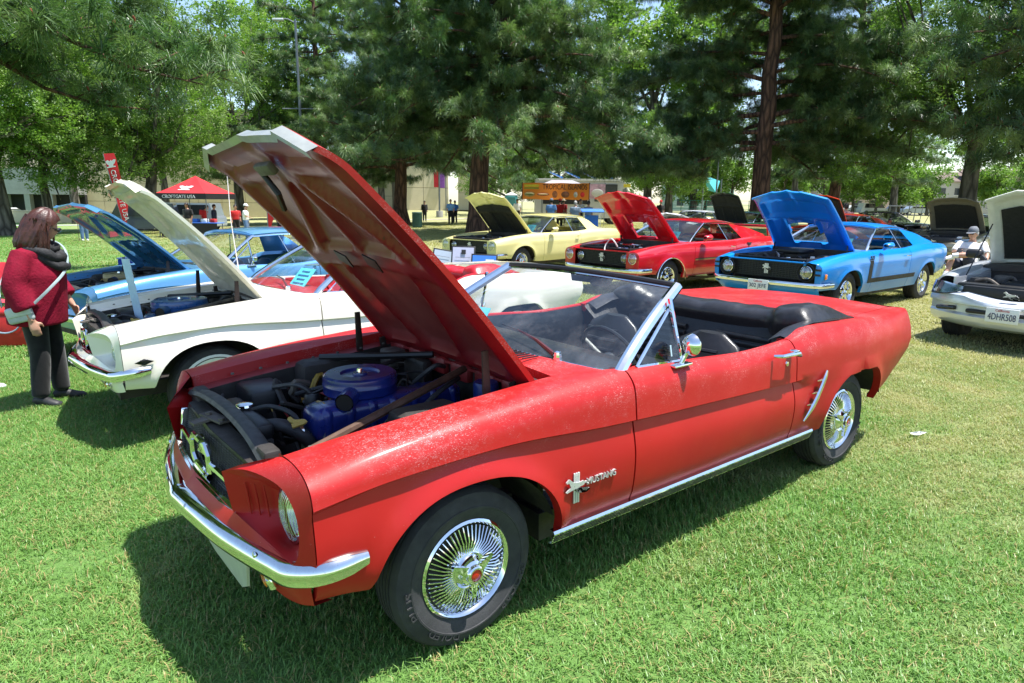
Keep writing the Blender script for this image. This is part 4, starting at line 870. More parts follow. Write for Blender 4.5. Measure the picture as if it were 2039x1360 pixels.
    em = MB(); em.tube(np.array([(2.062, -.085, .615), (2.062, -.125, .64), (2.062, -.125, .70), (2.062, -.085, .728), (2.062, .085, .728), (2.062, .125, .70), (2.062, .125, .64), (2.062, .085, .615)]), .013, 8, closed=True); em.build('corral', CH, gr); em = MB(); horse(em, (2.058, 0, .672), (0, -1, 0), (0, 0, 1), .13, .020); em.build('emblem', CH, gr)
    MB().grid(np.array([[(2.005, -.43, .757), (2.025, 0, .767), (2.005, .43, .757)], [(1.95, -.46, .762), (1.955, 0, .772), (1.95, .46, .762)]]), flip=True).build('grille_header', GRIME, gr)
    wheels(root, wheels_style)
    if hoodF: hood(root, hoodF, hoodB, .60, .655, .42, .085, pm, under or pm, lipm or pm, RIB65, under2=under2, n=(46, 49) if under2 else (34, 37))
    if hoodF:
        e = np.array(hoodF)-np.array(hoodB); e = e/np.linalg.norm(e); nn = np.array([-e[1], e[0]])
        for s in (1, -1):
            hg = empty('hood_hinge'); hg.parent = root; a = np.array(hoodB)+e*.10-nn*.045; b = np.array(hoodB)+e*.30-nn*.045
            HM = plain('hinge_brown_black', (.035, .022, .018), .6, metal=.3, var=.4)
            MB().tube(np.array([(.96, s*.575, .74), (a[0]*.6+.96*.4, s*.572, a[1]*.5+.37), (a[0], s*.57, a[1])]), np.array([.020, .022, .018]), 6, flat=.45).build('arm', HM, hg)
            MB().tube(np.array([(1.13, s*.575, .735), (b[0]*.5+1.13*.5, s*.572, b[1]*.5+.37), (b[0], s*.57, b[1])]), np.array([.018, .02, .016]), 6, flat=.45).build('arm', HM, hg)
            MB().rbox((1.05, s*.565, .76), (.24, .02, .07), .01).build('bracket', HM, hg)
    return B
def bay65(root, engine_blue, cleaner=None, big=False, brace=None, blue2=None):
    en = empty('engine'); en.parent = root; blue2 = blue2 or engine_blue
    vc = MB(); vc.rbox((1.33, .10, .735), (.70, .165, .14), .04, seg=3)
    for i in range(7): vc.rbox((1.035+.098*i, .10, .738), (.058, .178, .136), .035)
    vc.build('valve_cover', engine_blue, en, 50); MB().rbox((1.30, .04, .58), (.70, .30, .26), .03).build('block', plain('engine_block_blue', (.012, .022, .08), .5, var=.4), en)
    ac = empty('air_cleaner', (1.40, 0 if not big else .0, .0)); ac.parent = en; r = .158 if not big else .205; z = .805
    MB().lathe([(.001, z+.082), (.03, z+.082), (.032, z+.075), (.08, z+.072), (.085, z+.082), (r*.92, z+.083), (r*.985, z+.076), (r, z+.062), (r, z+.045), (r*1.012, z+.042), (r*1.012, z+.036), (r, z+.033), (r, z+.005), (r*.93, z-.006), (.05, z-.008)], 44, c=(0, 0, 0)).build('housing', cleaner or blue2, ac)
    MB().lathe([(.001, z+.098), (.012, z+.098), (.014, z+.084)], 10).build('wing_nut', CH, ac)
    sn = MB(); d = np.array([math.cos(R(50)), math.sin(R(50)), 0]); P = np.array([d*(r*.9)+[0, 0, z+.022], d*(r+.09)+[0, 0, z+.018]]); sn.tube(P, .038, 18, caps=False); sn.build('snorkel', blue2, ac)
    MB().tube(np.array([d*(r*.95)+[0, 0, z+.022], d*(r+.088)+[0, 0, z+.018]]), .034, 14).build('snorkel_mouth', BLK, ac)
    MB().lathe([(.001, .79), (.036, .79), (.04, .775), (.04, .745), (.034, .742)], 18, c=(1.555, .10, 0)).build('oil_cap', BLK, en)
    f = MB().tube(np.array([(1.60, .02, .78), (1.60, .09, .785)]), .022, 12); f.build('fuel_filter', plain('brass_filter', (.42, .20, .05), .35, coat=.8), en)
    rd = empty('radiator', (1.855, -.10, 0)); rd.parent = root
    MB().rbox((0, 0, .745), (.075, .46, .07), .022).build('top_tank', BLK, rd); MB().box((0, 0, .56), (.045, .50, .32)).build('core', plain('radiator_core', (.03, .03, .03), .7, bumpk=.9, bscale=180), rd)
    MB().lathe([(.001, .802), (.018, .802), (.034, .797), (.036, .788), (.028, .778)], 16, c=(.0, -.03, 0)).build('cap', CH, rd)
    MB().tube(crom(np.array([(1.84, .03, .745), (1.78, .10, .752), (1.71, .145, .70), (1.66, .12, .62)]), 6), .026, 12).build('radiator_hose', HOSE, root)
    MB().tube(crom(np.array([(1.84, -.10, .775), (1.78, -.02, .80), (1.72, .08, .77), (1.70, .10, .66)]), 6), .010, 8).build('overflow_hose', HOSE, root)
    MB().tube(crom(np.array([(1.60, .14, .775), (1.63, .17, .76), (1.645, .175, .68), (1.64, .165, .60)]), 6), .007, 8).build('fuel_line', plain('fuel_line_grey', (.30, .30, .31), .4, metal=.7), root)
    MB().tube(crom(np.array([(1.70, -.18, .75), (1.66, -.16, .68), (1.62, -.15, .6)]), 4), .004, 6).build('red_wire', plain('wire_red', (.35, .02, .02), .5), root)
    fn = MB(); fn.lathe([(.001, .0), (.05, .0), (.06, .02), (.02, .04)], 14, 'x', c=(1.75, 0, .60))
    for i in range(4): a = i*math.pi/2+.4; fn.box((1.765, .10*math.cos(a), .60+.10*math.sin(a)), (.012, .15, .05), (a, 0, .3))
    fn.build('fan', GRIME, root)
    sp = MB(); P = crom(np.array([(1.955, -.52, .775), (1.945, -.30, .805), (1.94, 0, .815), (1.945, .28, .802), (1.955, .50, .765)]), 6); sp.tube(P, .019, 8, flat=1.7, upv=(0, 0, 1)); sp.build('radiator_support', plain('black_rubber_strip', (.035, .035, .036), .5, var=.3), root)
    for s in (1, -1): MB().rbox((1.945, s*.45, .70), (.06, .10, .22), .015).build('support_panel', GRIME, root)
    lt = MB(); lt.box((2.02, -.08, .778), (.10, .05, .010), (0, .12, .1)); lt.box((1.985, -.06, .785), (.05, .17, .008), (0, 0, .2)); lt.tube(np.array([(2.0, -.10, .78), (2.0, -.10, .80)]), .012, 6); lt.tube(np.array([(1.98, .01, .78), (1.98, .01, .80)]), .012, 6); lt.build('latch_bracket', DUSTY, root)
    MB().lathe([(.02, -.02), (.055, -.015), (.06, .0), (.05, .02), (.03, .03), (.001, .03)], 16, 'x', c=(1.99, .24, .66)).build('horn', BLK, root)
    MB().lathe([(.001, .72), (.02, .72), (.022, .71), (.028, .70), (.026, .60)], 12, c=(1.95, .36, 0)).build('bottle_cap', DUSTY, root)
    MB().tube(np.array([(.99, .20, .878), (1.86, .56, .80)]), .017, 8).build('brace_bar', brace or DUSTY, root); MB().tube(np.array([(.97, -.10, .885), (1.38, -.50, .855)]), .017, 8).build('brace_bar', BLK, root)
    for s in (1, -1): MB().rbox((1.36, s*.49, .74), (.28, .16, .22), .04).build('shock_tower', GRIME, root)
    MB().lathe([(.001, .86), (.05, .86), (.055, .85), (.055, .78), (.04, .775)], 16, c=(1.00, .38, 0)).build('master_cylinder', plain('cylinder_blue', (.012, .03, .16), .35), root)
    MB().rbox((1.70, -.40, .70), (.17, .24, .19), .02).build('battery', BLK, root); MB().rbox((1.0, -.20, .80), (.06, .20, .12), .02).build('heater_box', GRIME, root)
    for i, (a, b) in enumerate((((1.0, -.3, .84), (1.5, -.16, .74)), ((1.02, .2, .84), (1.32, .25, .70)), ((1.6, -.32, .74), (1.3, -.22, .72)), ((1.68, -.3, .80), (1.55, -.1, .76)), ((1.0, .05, .86), (1.15, .02, .80)))):
        a, b = np.array(a), np.array(b); MB().tube(crom(np.array([a, (a+b)/2+[0, .05, .05], b]), 5), .011, 8).build('engine_hose', HOSE, root)
    rr = np.random.default_rng(17); cols = [HOSE, BLK, GRIME, DUSTY, HOSE, plain('wire_red', (.35, .02, .02), .5), plain('wire_yellow', (.45, .30, .05), .5), ALU]
    for i in range(34):
        a = np.array([rr.uniform(.98, 1.88), rr.uniform(-.50, .50), rr.uniform(.66, .80)]); b = a+np.array([rr.uniform(-.28, .28), rr.uniform(-.22, .22), rr.uniform(-.08, .05)]); b = np.clip(b, [.96, -.50, .55], [1.88, .50, .82])
        MB().tube(crom(np.array([a, (a*2+b)/3+rr.normal(0, .03, 3), (a+b*2)/3+rr.normal(0, .03, 3), b]), 4), float(rr.choice([.003, .004, .006, .010, .014])), 6).build('wire', cols[int(rr.integers(0, 8))], root)
    for i in range(14): s_ = 1 if i % 2 else -1; x = 1.0+.065*i; MB().lathe([(.001, .008), (.007, .008), (.009, 0)], 6, c=(x, s_*.565, .862-.055*(x-1.0))).build('bolt', DUSTY, root)
    for x, y, z, q in ((1.72, .13, .72, .03), (1.68, .12, .64, .029), (1.83, .03, .745, .028)): MB().lathe([(q-.002, -.006), (q, -.006), (q, .006), (q-.002, .006)], 14, 'x', c=(x, y, z)).build('hose_clamp', ALU, root)
    MB().rbox((1.02, -.42, .82), (.10, .12, .09), .015).build('regulator', DUSTY, root); MB().lathe([(.001, .80), (.028, .80), (.034, .79), (.034, .74), (.05, .735), (.05, .66)], 16, c=(1.58, -.10, 0)).build('distributor', BLK, root)
    for i in range(6): MB().tube(crom(np.array([(1.58, -.10, .80), (1.5-.08*i, -.06, .83), (1.55-.09*i, .03, .80), (1.56-.09*i, .02, .72)]), 4), .005, 5).build('spark_plug_lead', BLK, root)
    return en
def seat65(root, x, y, m, rot=0):
    st = empty('seat', (x, y, .30)); st.parent = root; MB().rbox((.16, 0, .14), (.50, .50, .16), .06, seg=3).build('cushion', m, st, 60)
    G = []; 
    for i, h in enumerate(np.linspace(0, 1, 9)):
        w_ = .25*(1-.30*h**3)*(1 if h < 1 else .5); a = np.linspace(0, 2*math.pi, 20, endpoint=False); th = .065*(1-.35*h)
        G.append(np.c_[-.10-.20*h+th*np.sin(a)*(1), w_*np.cos(a)*(1-.12*np.abs(np.sin(a))), np.full(20, .15+.43*h)])
    mb = MB(); mb.grid(np.array(G), close_v=True, flip=False); mb.f.append(tuple(8*20+j for j in range(20))); mb.m.append(0); mb.build('backrest', m, st, 60)
    pl = MB()
    for i in range(6): pl.tube(np.array([(-.022-.030*i, -.17+.008*i, .21+.058*i), (-.010-.030*i, 0, .21+.058*i), (-.022-.030*i, .17-.008*i, .21+.058*i)]), .012, 6)
    pl.build('pleats', m, st); return st
def cabin65(root, pm, trim, dashm=None, boot=None, detail=True):
    dashm = dashm or trim
    for s in (1, -1):
        X = np.linspace(-.66, .58, 8); k = np.array([1, s, 1]); G = np.stack([np.c_[X, np.full(8, .762), np.interp(X, [-.66, -.3, .1, .58], [.888, .876, .897, .914])], np.c_[X, np.full(8, .735), np.full(8, .80)], np.c_[X, np.full(8, .72), np.full(8, .35)]])
        MB().grid(G*k, flip=s < 0).build('door_trim', trim, root, 30)
        X = np.linspace(-1.25, -.66, 6); G = np.stack([np.c_[X, np.full(6, .742), np.interp(X, [-1.25, -.88, -.72, -.66], [.93, .935, .91, .888])], np.c_[X, np.full(6, .62), np.full(6, .80)], np.c_[X, np.full(6, .60), np.full(6, .35)]])
        MB().grid(G*k, flip=s < 0).build('quarter_trim', trim, root, 30)
    MB().box((-.35, 0, .36), (2.0, 1.40, .03)).build('cabin_floor', DARKV, root)
    t = np.linspace(-1, 1, 15); q = 1-t**2; a = np.stack([.60+.155*q, t*.74, .916+.024*q], 1); b = np.stack([.42+.06*q, t*.74, .925+.02*q], 1); c = np.stack([.36+.05*q, t*.74, .87+.0*q], 1); d = np.stack([.42+.03*q, t*.74, .70+.0*q], 1)
    MB().grid(np.stack([a, a*.4+b*.6+[0, 0, .006], b, b*.4+c*.6, c, d]), flip=True).build('dashboard', dashm, root, 50)
    seat65(root, -.30, .37, trim); seat65(root, -.30, -.37, trim)
    rs = empty('rear_seat', (0, 0, 0)); rs.parent = root
    MB().rbox((-.83, 0, .46), (.42, 1.16, .18), .06, seg=3).build('cushion', trim, rs, 60); G = []
    for z, x in ((.50, -.93), (.62, -.965), (.74, -1.0), (.84, -1.035), (.885, -1.06), (.895, -1.11)): yy = np.linspace(-.60, .60, 21); G.append(np.stack([x-.05*(np.abs(yy)/.6)**4*(-1), yy, np.full(21, z)], 1))
    MB().grid(np.array(G), flip=True).build('backrest', trim, rs, 60)
    for s in (1, -1):
        for i in range(6): z = .58+.042*i; x = -.945-.28*(z-.56); MB().tube(np.array([(x, s*.12, z), (x, s*.32, z), (x+.006, s*.50, z)]), .020, 6).build('pleat', trim, rs, 60)

    sw = empty('steering_wheel', (.22, .37, .845)); sw.parent = root; sw.rotation_euler = (0, R(-64), 0); a = np.linspace(0, 2*math.pi, 32, endpoint=False)
    MB().tube(np.c_[.185*np.cos(a), .185*np.sin(a), 0*a], .011, 8, closed=True).build('rim', trim, sw); hb = MB()
    for i in range(3): an = i*2*math.pi/3+math.pi; hb.tube(np.array([(0, 0, -.03), (.18*math.cos(an), .18*math.sin(an), 0)]), .012, 6, flat=.4)
    hb.lathe([(.001, .0), (.04, .0), (.05, -.03), (.03, -.06)], 16); hb.build('spokes', trim, sw); MB().tube(np.array([(.24, .37, .835), (.42, .37, .76)]), .025, 8).build('steering_column', DARKV, root)
    MB().tube(crom(np.array([(-.02, 0, .42), (-.01, 0, .60), (.0, 0, .70)]), 3), .009, 6).build('shifter', CH, root); MB().lathe([(.001, .04), (.016, .035), (.022, .0), (.012, -.03), (.008, -.04)], 12, c=(0, 0, .72)).build('shifter_knob', DARKV, root)
    if boot:
        # folded soft top under its cover
        bt = empty('folded_top_boot'); bt.parent = root; G = []
        for y in np.linspace(-.765, .765, 41):
            s = abs(y)/.765; c_ = min(1, max(0, (s-.58)/.16)); c_ = c_*c_*(3-2*c_); ed = min(1, (1-s)/.10); bul = (.040+.055*c_)*(.25+.75*ed**.6)
            wv = .006*math.sin(y*17)+.004*math.sin(y*41+1)+.008*c_*math.sin(y*30); fx_ = -1.03+.10*c_; rx_ = -1.34-.12*c_
            rowx = [fx_-.01, fx_, fx_-.05, fx_*.6+rx_*.4, fx_*.3+rx_*.7, rx_+.03, rx_]; rowz = [.84, .90+bul*.45, .922+bul+wv, .928+bul*1.05+wv, .925+bul*.75-wv, .934+bul*.10, .926-.004*c_]
            G.append(np.array([(rx, y, rz) for rx, rz in zip(rowx, rowz)]))
        G = np.array(G); Gs = np.array([crom(g_, 4) for g_ in G]); MB().grid(Gs, flip=True).build('cover', boot, bt, 60)
        for s in (1, -1):
            E = Gs[-1 if s > 0 else 0]; mb = MB(); c = E.mean(0)-[0, 0, .03]; mb.add(np.vstack([E, c]), [(i, i+1, len(E)) for i in range(len(E)-1)]); mb.build('end_flap', boot, bt)
        sm = MB()
        for y in np.linspace(-.66, .66, 14): sm.lathe([(.001, .004), (.006, .003), (.007, 0)], 8, c=(-1.35-.105*min(1, max(0, (abs(y)/.765-.58)/.16)), y, .940))
        sm.build('snaps', CH, bt)
        X = np.linspace(-1.27, -.70, 12)
        for s in (1, -1):
            k = np.array([1, s, 1]); zt = np.interp(X, [-1.27, -.95, -.86, -.70], [.945, .958, .95, .90]); G2 = np.stack([np.c_[X, np.full(12, .775), zt-.004], np.c_[X, np.full(12, .73), zt+.004], np.c_[X, np.full(12, .66), zt-.03]])*k
            MB().grid(G2, flip=s < 0).build('side_strip', boot, bt, 60)
def trim65(root, side=1, emblem=True, badge=True):
    k = np.array([1, side, 1])
    # rocker moulding
    pr = np.array([(.835, .376), (.858, .374), (.864, .364), (.845, .318), (.825, .316)])
    X = np.linspace(-.885, 1.03, 3); G = np.array([[(x, y+.004, z) for y, z in pr] for x in X])*k; rm = MB().grid(G, flip=side > 0).build('rocker_molding', CH, root, 20)
    for q in (.25, .45, .65, .85): y, z = .864-.019*q+.0045, .364-.046*q; MB().box((.0725, y*side, z), (1.91, .003, .0032)).build('groove', BLK, rm)
    # scoop trim
    P = crom(np.array([(-.945, .884, .702), (-.915, .888, .66), (-.865, .887, .58), (-.81, .884, .51), (-.755, .876, .448)]), 5)*k; so = MB().tube(P, np.interp(np.linspace(0, 1, len(P)), [0, .2, .7, 1], [.010, .018, .020, .007]), 8, flat=.6).build('scoop_trim', CH, root)
    fn = MB()
    for q in (.25, .45, .65): p_ = P[int(q*(len(P)-1))]; fn.tube(np.array([p_, p_+np.array([.055, -.012*side, -.004])]), np.array([.008, .003]), 5)
    fn.build('fins', CH, so)
    # door handle and lock
    h = empty('door_handle', (-.52, .872*side, .853)); h.parent = root
    MB().tube(np.array([(.085, -.012*side, 0), (.075, .028*side, .004), (-.02, .034*side, .004), (-.075, .030*side, 0)]), np.array([.008, .010, .011, .012]), 8).build('grip', CH, h); MB().rbox((-.07, .006*side, 0), (.05, .04, .034), .01).build('button_base', CH, h); MB().tube(np.array([(-.085, .02*side, -.012), (-.105, .025*side, -.016)]), .009, 8).build('button', DUSTY, h)
    MB().lathe([(.001, .012), (.012, .010), (.014, 0)], 12, 'y' if side > 0 else 'y', c=(-.56, .855*side, .795)).build('lock', CH, root)
    if emblem:
        e = empty('fender_emblem', (.925, .872*side, .53)); e.parent = root; mb = MB(); ex = (-1*side, 0, 0) if side < 0 else (-1, 0, 0)
        for i in (-1, 0, 1): mb.rbox((i*.011, 0, 0), (.009, .006, .125), .002)
        mb.build('bars', TRIMS, e); mb = MB(); horse(mb, (.0, .004*side, .004), (1, 0, 0), (0, 0, 1), .10, -.006*side); mb.build('horse', TRIMS, e)
        mb = MB(); text_into(mb, 'MUSTANG', (-.135, .002*side, .012), (-side, 0, 0), (0, 0, 1), .16, .026, depth=.004); mb.build('lettering', TRIMS, e, 0)
def mirror65(root, pos=(.26, .825, .905)):
    m = empty('side_mirror', pos); m.parent = root; MB().rbox((0, 0, .004), (.12, .038, .012), .005).build('base', CH, m); MB().tube(crom(np.array([(.0, .0, .008), (-.012, .008, .04), (-.02, .02, .065)]), 3), np.linspace(.013, .010, 7), 8, flat=.7).build('stem', CH, m)
    o = empty('head', (-.03, .03, .095)); o.parent = m; o.rotation_euler = (0, 0, R(-8))
    MB().lathe([(.001, .040), (.026, .035), (.043, .019), (.050, .0), (.048, -.006), (.045, -.008)], 26, 'x').build('shell', CH, o); MB().lathe([(.046, -.006), (.001, -.007)], 26, 'x').build('glass', REFL if 0 else CH, o)
def vent65(root, side=1, clr=None):
    k = np.array([1, side, 1]); v = empty('vent_window'); v.parent = root; a, b, c = np.array([(.545, .775, .925), (.215, .705, 1.135), (.21, .79, .915)])*k
    a2 = np.array([.50, .778, .925])*k; MB().add([a2, b, c], [(0, 1, 2)]).build('pane', GLASS, v, 0); MB().tube(np.array([a2, b]), .008, 6).build('front_rail', CH, v); MB().tube(np.array([c+np.array([0, 0, -.02]), b+np.array([-.004, 0, .05])]), .011, 6).build('division_bar', CH, v); MB().tube(np.array([a2, c]), .009, 6).build('lower_rail', CH, v)
    MB().tube(np.array([(.255, .765*side, .935), (.255, .755*side, .985)]), .006, 6).build('latch', CH, v)
def wiper(root, a, b, c):
    w_ = empty('windshield_wiper'); w_.parent = root; a, b, c = map(np.array, (a, b, c)); MB().tube(np.array([a, (a+b)/2+[0, 0, .012], b]), np.array([.012, .008, .005]), 6).build('arm', plain('wiper_maroon', (.12, .03, .03), .35, metal=.4), w_)
    MB().tube(np.array([b+(b-c)*.5, b, b+(c-b)*.9]), .005, 5).build('blade', BLK, w_); MB().lathe([(.001, .03), (.018, .025), (.022, 0), (.022, -.02)], 10, c=tuple(a)).build('pivot', CH, w_)

# ---- 1969/70 pony body
ST69 = [(2.22, [(.63,.785),(.72,.792),(.80,.778),(.852,.742),(.870,.70),(.868,.66),(.862,.56),(.845,.46),(.82,.40)]),
 (1.9, [(.645,.828),(.73,.840),(.82,.830),(.875,.785),(.895,.715),(.893,.67),(.885,.56),(.87,.46),(.84,.40)]),
 (1.37, [(.66,.870),(.75,.888),(.835,.880),(.885,.830),(.905,.74),(.900,.68),(.893,.56),(.88,.45),(.85,.34)]),
 (.7, [(.70,.905),(.78,.910),(.84,.895),(.885,.83),(.905,.735),(.898,.66),(.893,.54),(.88,.42),(.84,.28)]),
 (-.5, [(.755,.905),(.79,.908),(.83,.897),(.88,.83),(.902,.735),(.896,.66),(.893,.54),(.88,.42),(.84,.28)]),
 (-.9, [(.745,.925),(.79,.932),(.84,.920),(.895,.86),(.915,.78),(.912,.70),(.90,.55),(.88,.43),(.84,.28)]),
 (-1.37, [(.715,.952),(.77,.958),(.83,.945),(.895,.88),(.92,.80),(.915,.72),(.90,.58),(.88,.45),(.85,.36)]),
 (-2.0, [(.68,.938),(.73,.942),(.79,.930),(.85,.86),(.87,.77),(.865,.69),(.85,.56),(.83,.46),(.80,.42)]),
 (-2.36, [(.66,.915),(.70,.918),(.75,.90),(.80,.84),(.815,.76),(.81,.68),(.80,.56),(.78,.48),(.75,.45)])]
def loft4(a, b, c, d, n=6, m=6, bulge=0):
    """bilinear patch a-b (top), d-c (bottom)"""
    a, b, c, d = map(np.array, (a, b, c, d)); s = np.linspace(0, 1, n)[:, None, None]; t = np.linspace(0, 1, m)[None, :, None]
    G = (a*(1-t)+b*t)*(1-s)+(d*(1-t)+c*t)*s; return G
def greenhouse(root, pm, roof, belt, frame=CH, gl=None, seat_m=None, fast=False, dark=None):
    """closed cabin. roof: dict xh (header), zh, xr, zr, w; belt: xa,za,ya (A base), cx (C front at belt), rx (rear glass base x), rz"""
    gl = gl or GLASSD; xh, zh, xr, zr, w_, zt = (roof[k] for k in ('xh', 'zh', 'xr', 'zr', 'w', 'zt')); rx, rz, rw = belt['rx'], belt['rz'], belt['rw']
    X = np.linspace(xh+.01, xr, 9); u = np.linspace(0, 1, 9); ze = zh+(zr-zh)*u+(zt-(zh+zr)/2)*4*u*(1-u)*.55; G = []
    t = np.linspace(-1, 1, 15)
    for x, z, q in zip(X, ze, u): G.append(np.stack([x+.05*(1-t**2)*(1-q)**3, t*(w_+.012*math.sin(math.pi*q)), z+.045*(1-t**2)-.012*np.abs(t)**8], 1))
    G = np.array(G); MB().shell(G, .025).build('roof', pm, root, 60)
    W = screen_pts(yb=belt['ya']-.03, yt=w_-.02, xb=belt['xa'], xt=xh, zb=belt['za'], zt=zh-.005, cb=.16, ct=.06, hb=.03, ht=.04); windscreen(root, W, frame if frame != pm else pm, pm, gl, r=.020, hr=.022)
    k = G[-1]; b = np.stack([np.full(15, rx), t*rw, rz+.02*(1-t**2)], 1); s = np.linspace(0, 1, 6)[:, None, None]; RG = k[None]*(1-s)+b[None]*s; RG[..., 2] += (.03*np.sin(np.linspace(0, math.pi, 6)))[:, None]
    rear = RG[:, 2:-2]-np.array([0, 0, .006]); MB().grid(rear, flip=True).build('rear_window', gl, root, 180)
    for sd in (1, -1):
        kk = np.array([1, sd, 1]); cT, cB = roof['cx'], belt['cx']; zc = np.interp(cT, X[::-1], ze[::-1]) if X[0] > X[-1] else np.interp(cT, X, ze)
        top = np.array([[x, w_+.012*math.sin(math.pi*q), z-.012] for x, z, q in zip(X, ze, u) if x <= cT+.001]); top = np.vstack([[cT, w_+.01, zc-.012], top, RG[1:-1, -1], [rx-.02, rw+.03, rz]]); top = resample(top, 14)
        bx = np.linspace(cB, rx-.02, 14); bz = np.array([belt['zf'](x) for x in bx]); by = np.array([belt['yf'](x) for x in bx]); bot = np.c_[bx, by, bz]; ss = np.linspace(0, 1, 5)[:, None, None]
        MB().grid((top[None]*(1-ss)+bot[None]*ss)*kk, flip=sd < 0).build('roof_pillar', pm, root, 60)
        A0 = np.array([belt['xa']-.03, belt['ya']-.01, belt['za']-.01]); A1 = np.array([xh-.01, w_, zh-.012]); C1 = np.array([cT, w_+.005, zc-.022]); C0 = np.array([cB, belt['yf'](cB)-.005, belt['zf'](cB)-.01])
        m1 = A1*.0+np.array([roof.get('dx', (xh+cT)/2), w_+.008, zh-.0]); m0 = np.array([roof.get('dbx', roof.get('dx', 0)), belt['yf'](roof.get('dbx', 0))-.005, belt['zf'](0)-.01])
        MB().grid(loft4(m1-[0, 0, .012], C1, C0, m0, 2, 2)*kk).build('quarter_window', gl, root, 0)
        if roof.get('front_glass'): MB().grid(loft4(A1, m1-[0, 0, .012], m0, A0, 2, 2)*kk).build('door_window', gl, root, 0)
        MB().tube(np.array([m1-[0, 0, .02], m0])*kk, .009, 6).build('window_divider', CH if not fast else ALU, root)
        rail = np.array([[x, w_+.012*math.sin(math.pi*q)+.006, z-.014] for x, z, q in zip(X, ze, u) if x >= cT]); MB().tube(rail*kk, .009, 6).build('drip_rail', frame, root)
    MB().box((-.35, 0, .36), (2.0, 1.40, .03)).build('cabin_floor', DARKV, root); sm = seat_m or DARKV
    for y in (.37, -.37): seat65(root, -.35, y, sm)
    MB().rbox((-1.05, 0, .66), (.2, 1.2, .44), .06, (0, .2, 0)).build('rear_seat', sm, root, 60)
    MB().rbox((.52, 0, .82), (.30, 1.46, .18), .05).build('dashboard', dark or DARKV, root, 60)
    a = np.linspace(0, 2*math.pi, 24, endpoint=False); P = np.c_[.18*np.cos(a), .18*np.sin(a), 0*a] @ np.array(Euler((0, R(-64), 0)).to_matrix()).T+np.array([.18, .37, .86]); MB().tube(P, .012, 6, closed=True).build('steering_wheel', DARKV, root)
    for sd in (1, -1): MB().box((-.1, sd*.74, .62), (1.3, .03, .52)).build('door_trim', sm, root)
RIB69 = [((-.95, .42), (.95, .42), .03), ((-.9, .10), (.9, .10), .03), ((-.34, .42), (-.34, .98), .02), ((.34, .42), (.34, .98), .02)]
def bay69(root, dress, cleaner, mess=None):
    MB().box((1.5, 0, .34), (1.3, 1.1, .1)).build('engine_floor', GRIME, root); MB().box((.90, 0, .62), (.03, 1.34, .56)).build('firewall', GRIME, root)
    for s in (1, -1):
        MB().box((1.52, s*.58, .60), (1.22, .02, .46)).build('fender_apron', GRIME, root); MB().rbox((1.36, s*.47, .74), (.30, .18, .20), .04).build('shock_tower', GRIME, root)
        MB().rbox((1.36, s*.235, .70), (.50, .14, .10), .03, (s*.5, 0, 0)).build('valve_cover', dress, root)
    MB().rbox((1.36, 0, .60), (.60, .34, .28), .03).build('engine_block', GRIME, root)
    z = .80; r = .20; MB().lathe([(.001, z+.06), (.03, z+.06), (.05, z+.05), (r*.9, z+.052), (r, z+.04), (r, z), (r*.9, z-.01)], 32, c=(1.38, 0, 0)).build('air_cleaner', cleaner, root)
    MB().rbox((1.95, 0, .62), (.06, .80, .34), .02).build('radiator', BLK, root); MB().rbox((2.0, 0, .80), (.10, 1.16, .03), .012).build('radiator_support', BLK, root)
    MB().lathe([(.001, .825), (.03, .823), (.034, .81)], 12, c=(1.95, .2, 0)).build('radiator_cap', CH, root)
    rr = np.random.default_rng(5)
    for i in range(9):
        a = np.array([rr.uniform(1.0, 1.9), rr.uniform(-.5, .5), rr.uniform(.74, .80)]); b = a+np.array([rr.uniform(-.3, .3), rr.uniform(-.25, .25), rr.uniform(-.06, .03)])
        MB().tube(crom(np.array([a, (a+b)/2+[0, 0, .06], b]), 4), rr.uniform(.008, .024), 7).build('engine_hose', HOSE, root)
    MB().rbox((1.75, -.42, .74), (.18, .26, .18), .02).build('battery', BLK, root)
    for x, y in ((1.1, .42), (1.62, .40), (1.15, -.45)): MB().lathe([(.001, .83), (.03, .83), (.034, .80), (.05, .79), (.05, .70)], 14, c=(x, y, 0)).build('reservoir', rr.choice([CH, WHITE, DUSTY]), root)
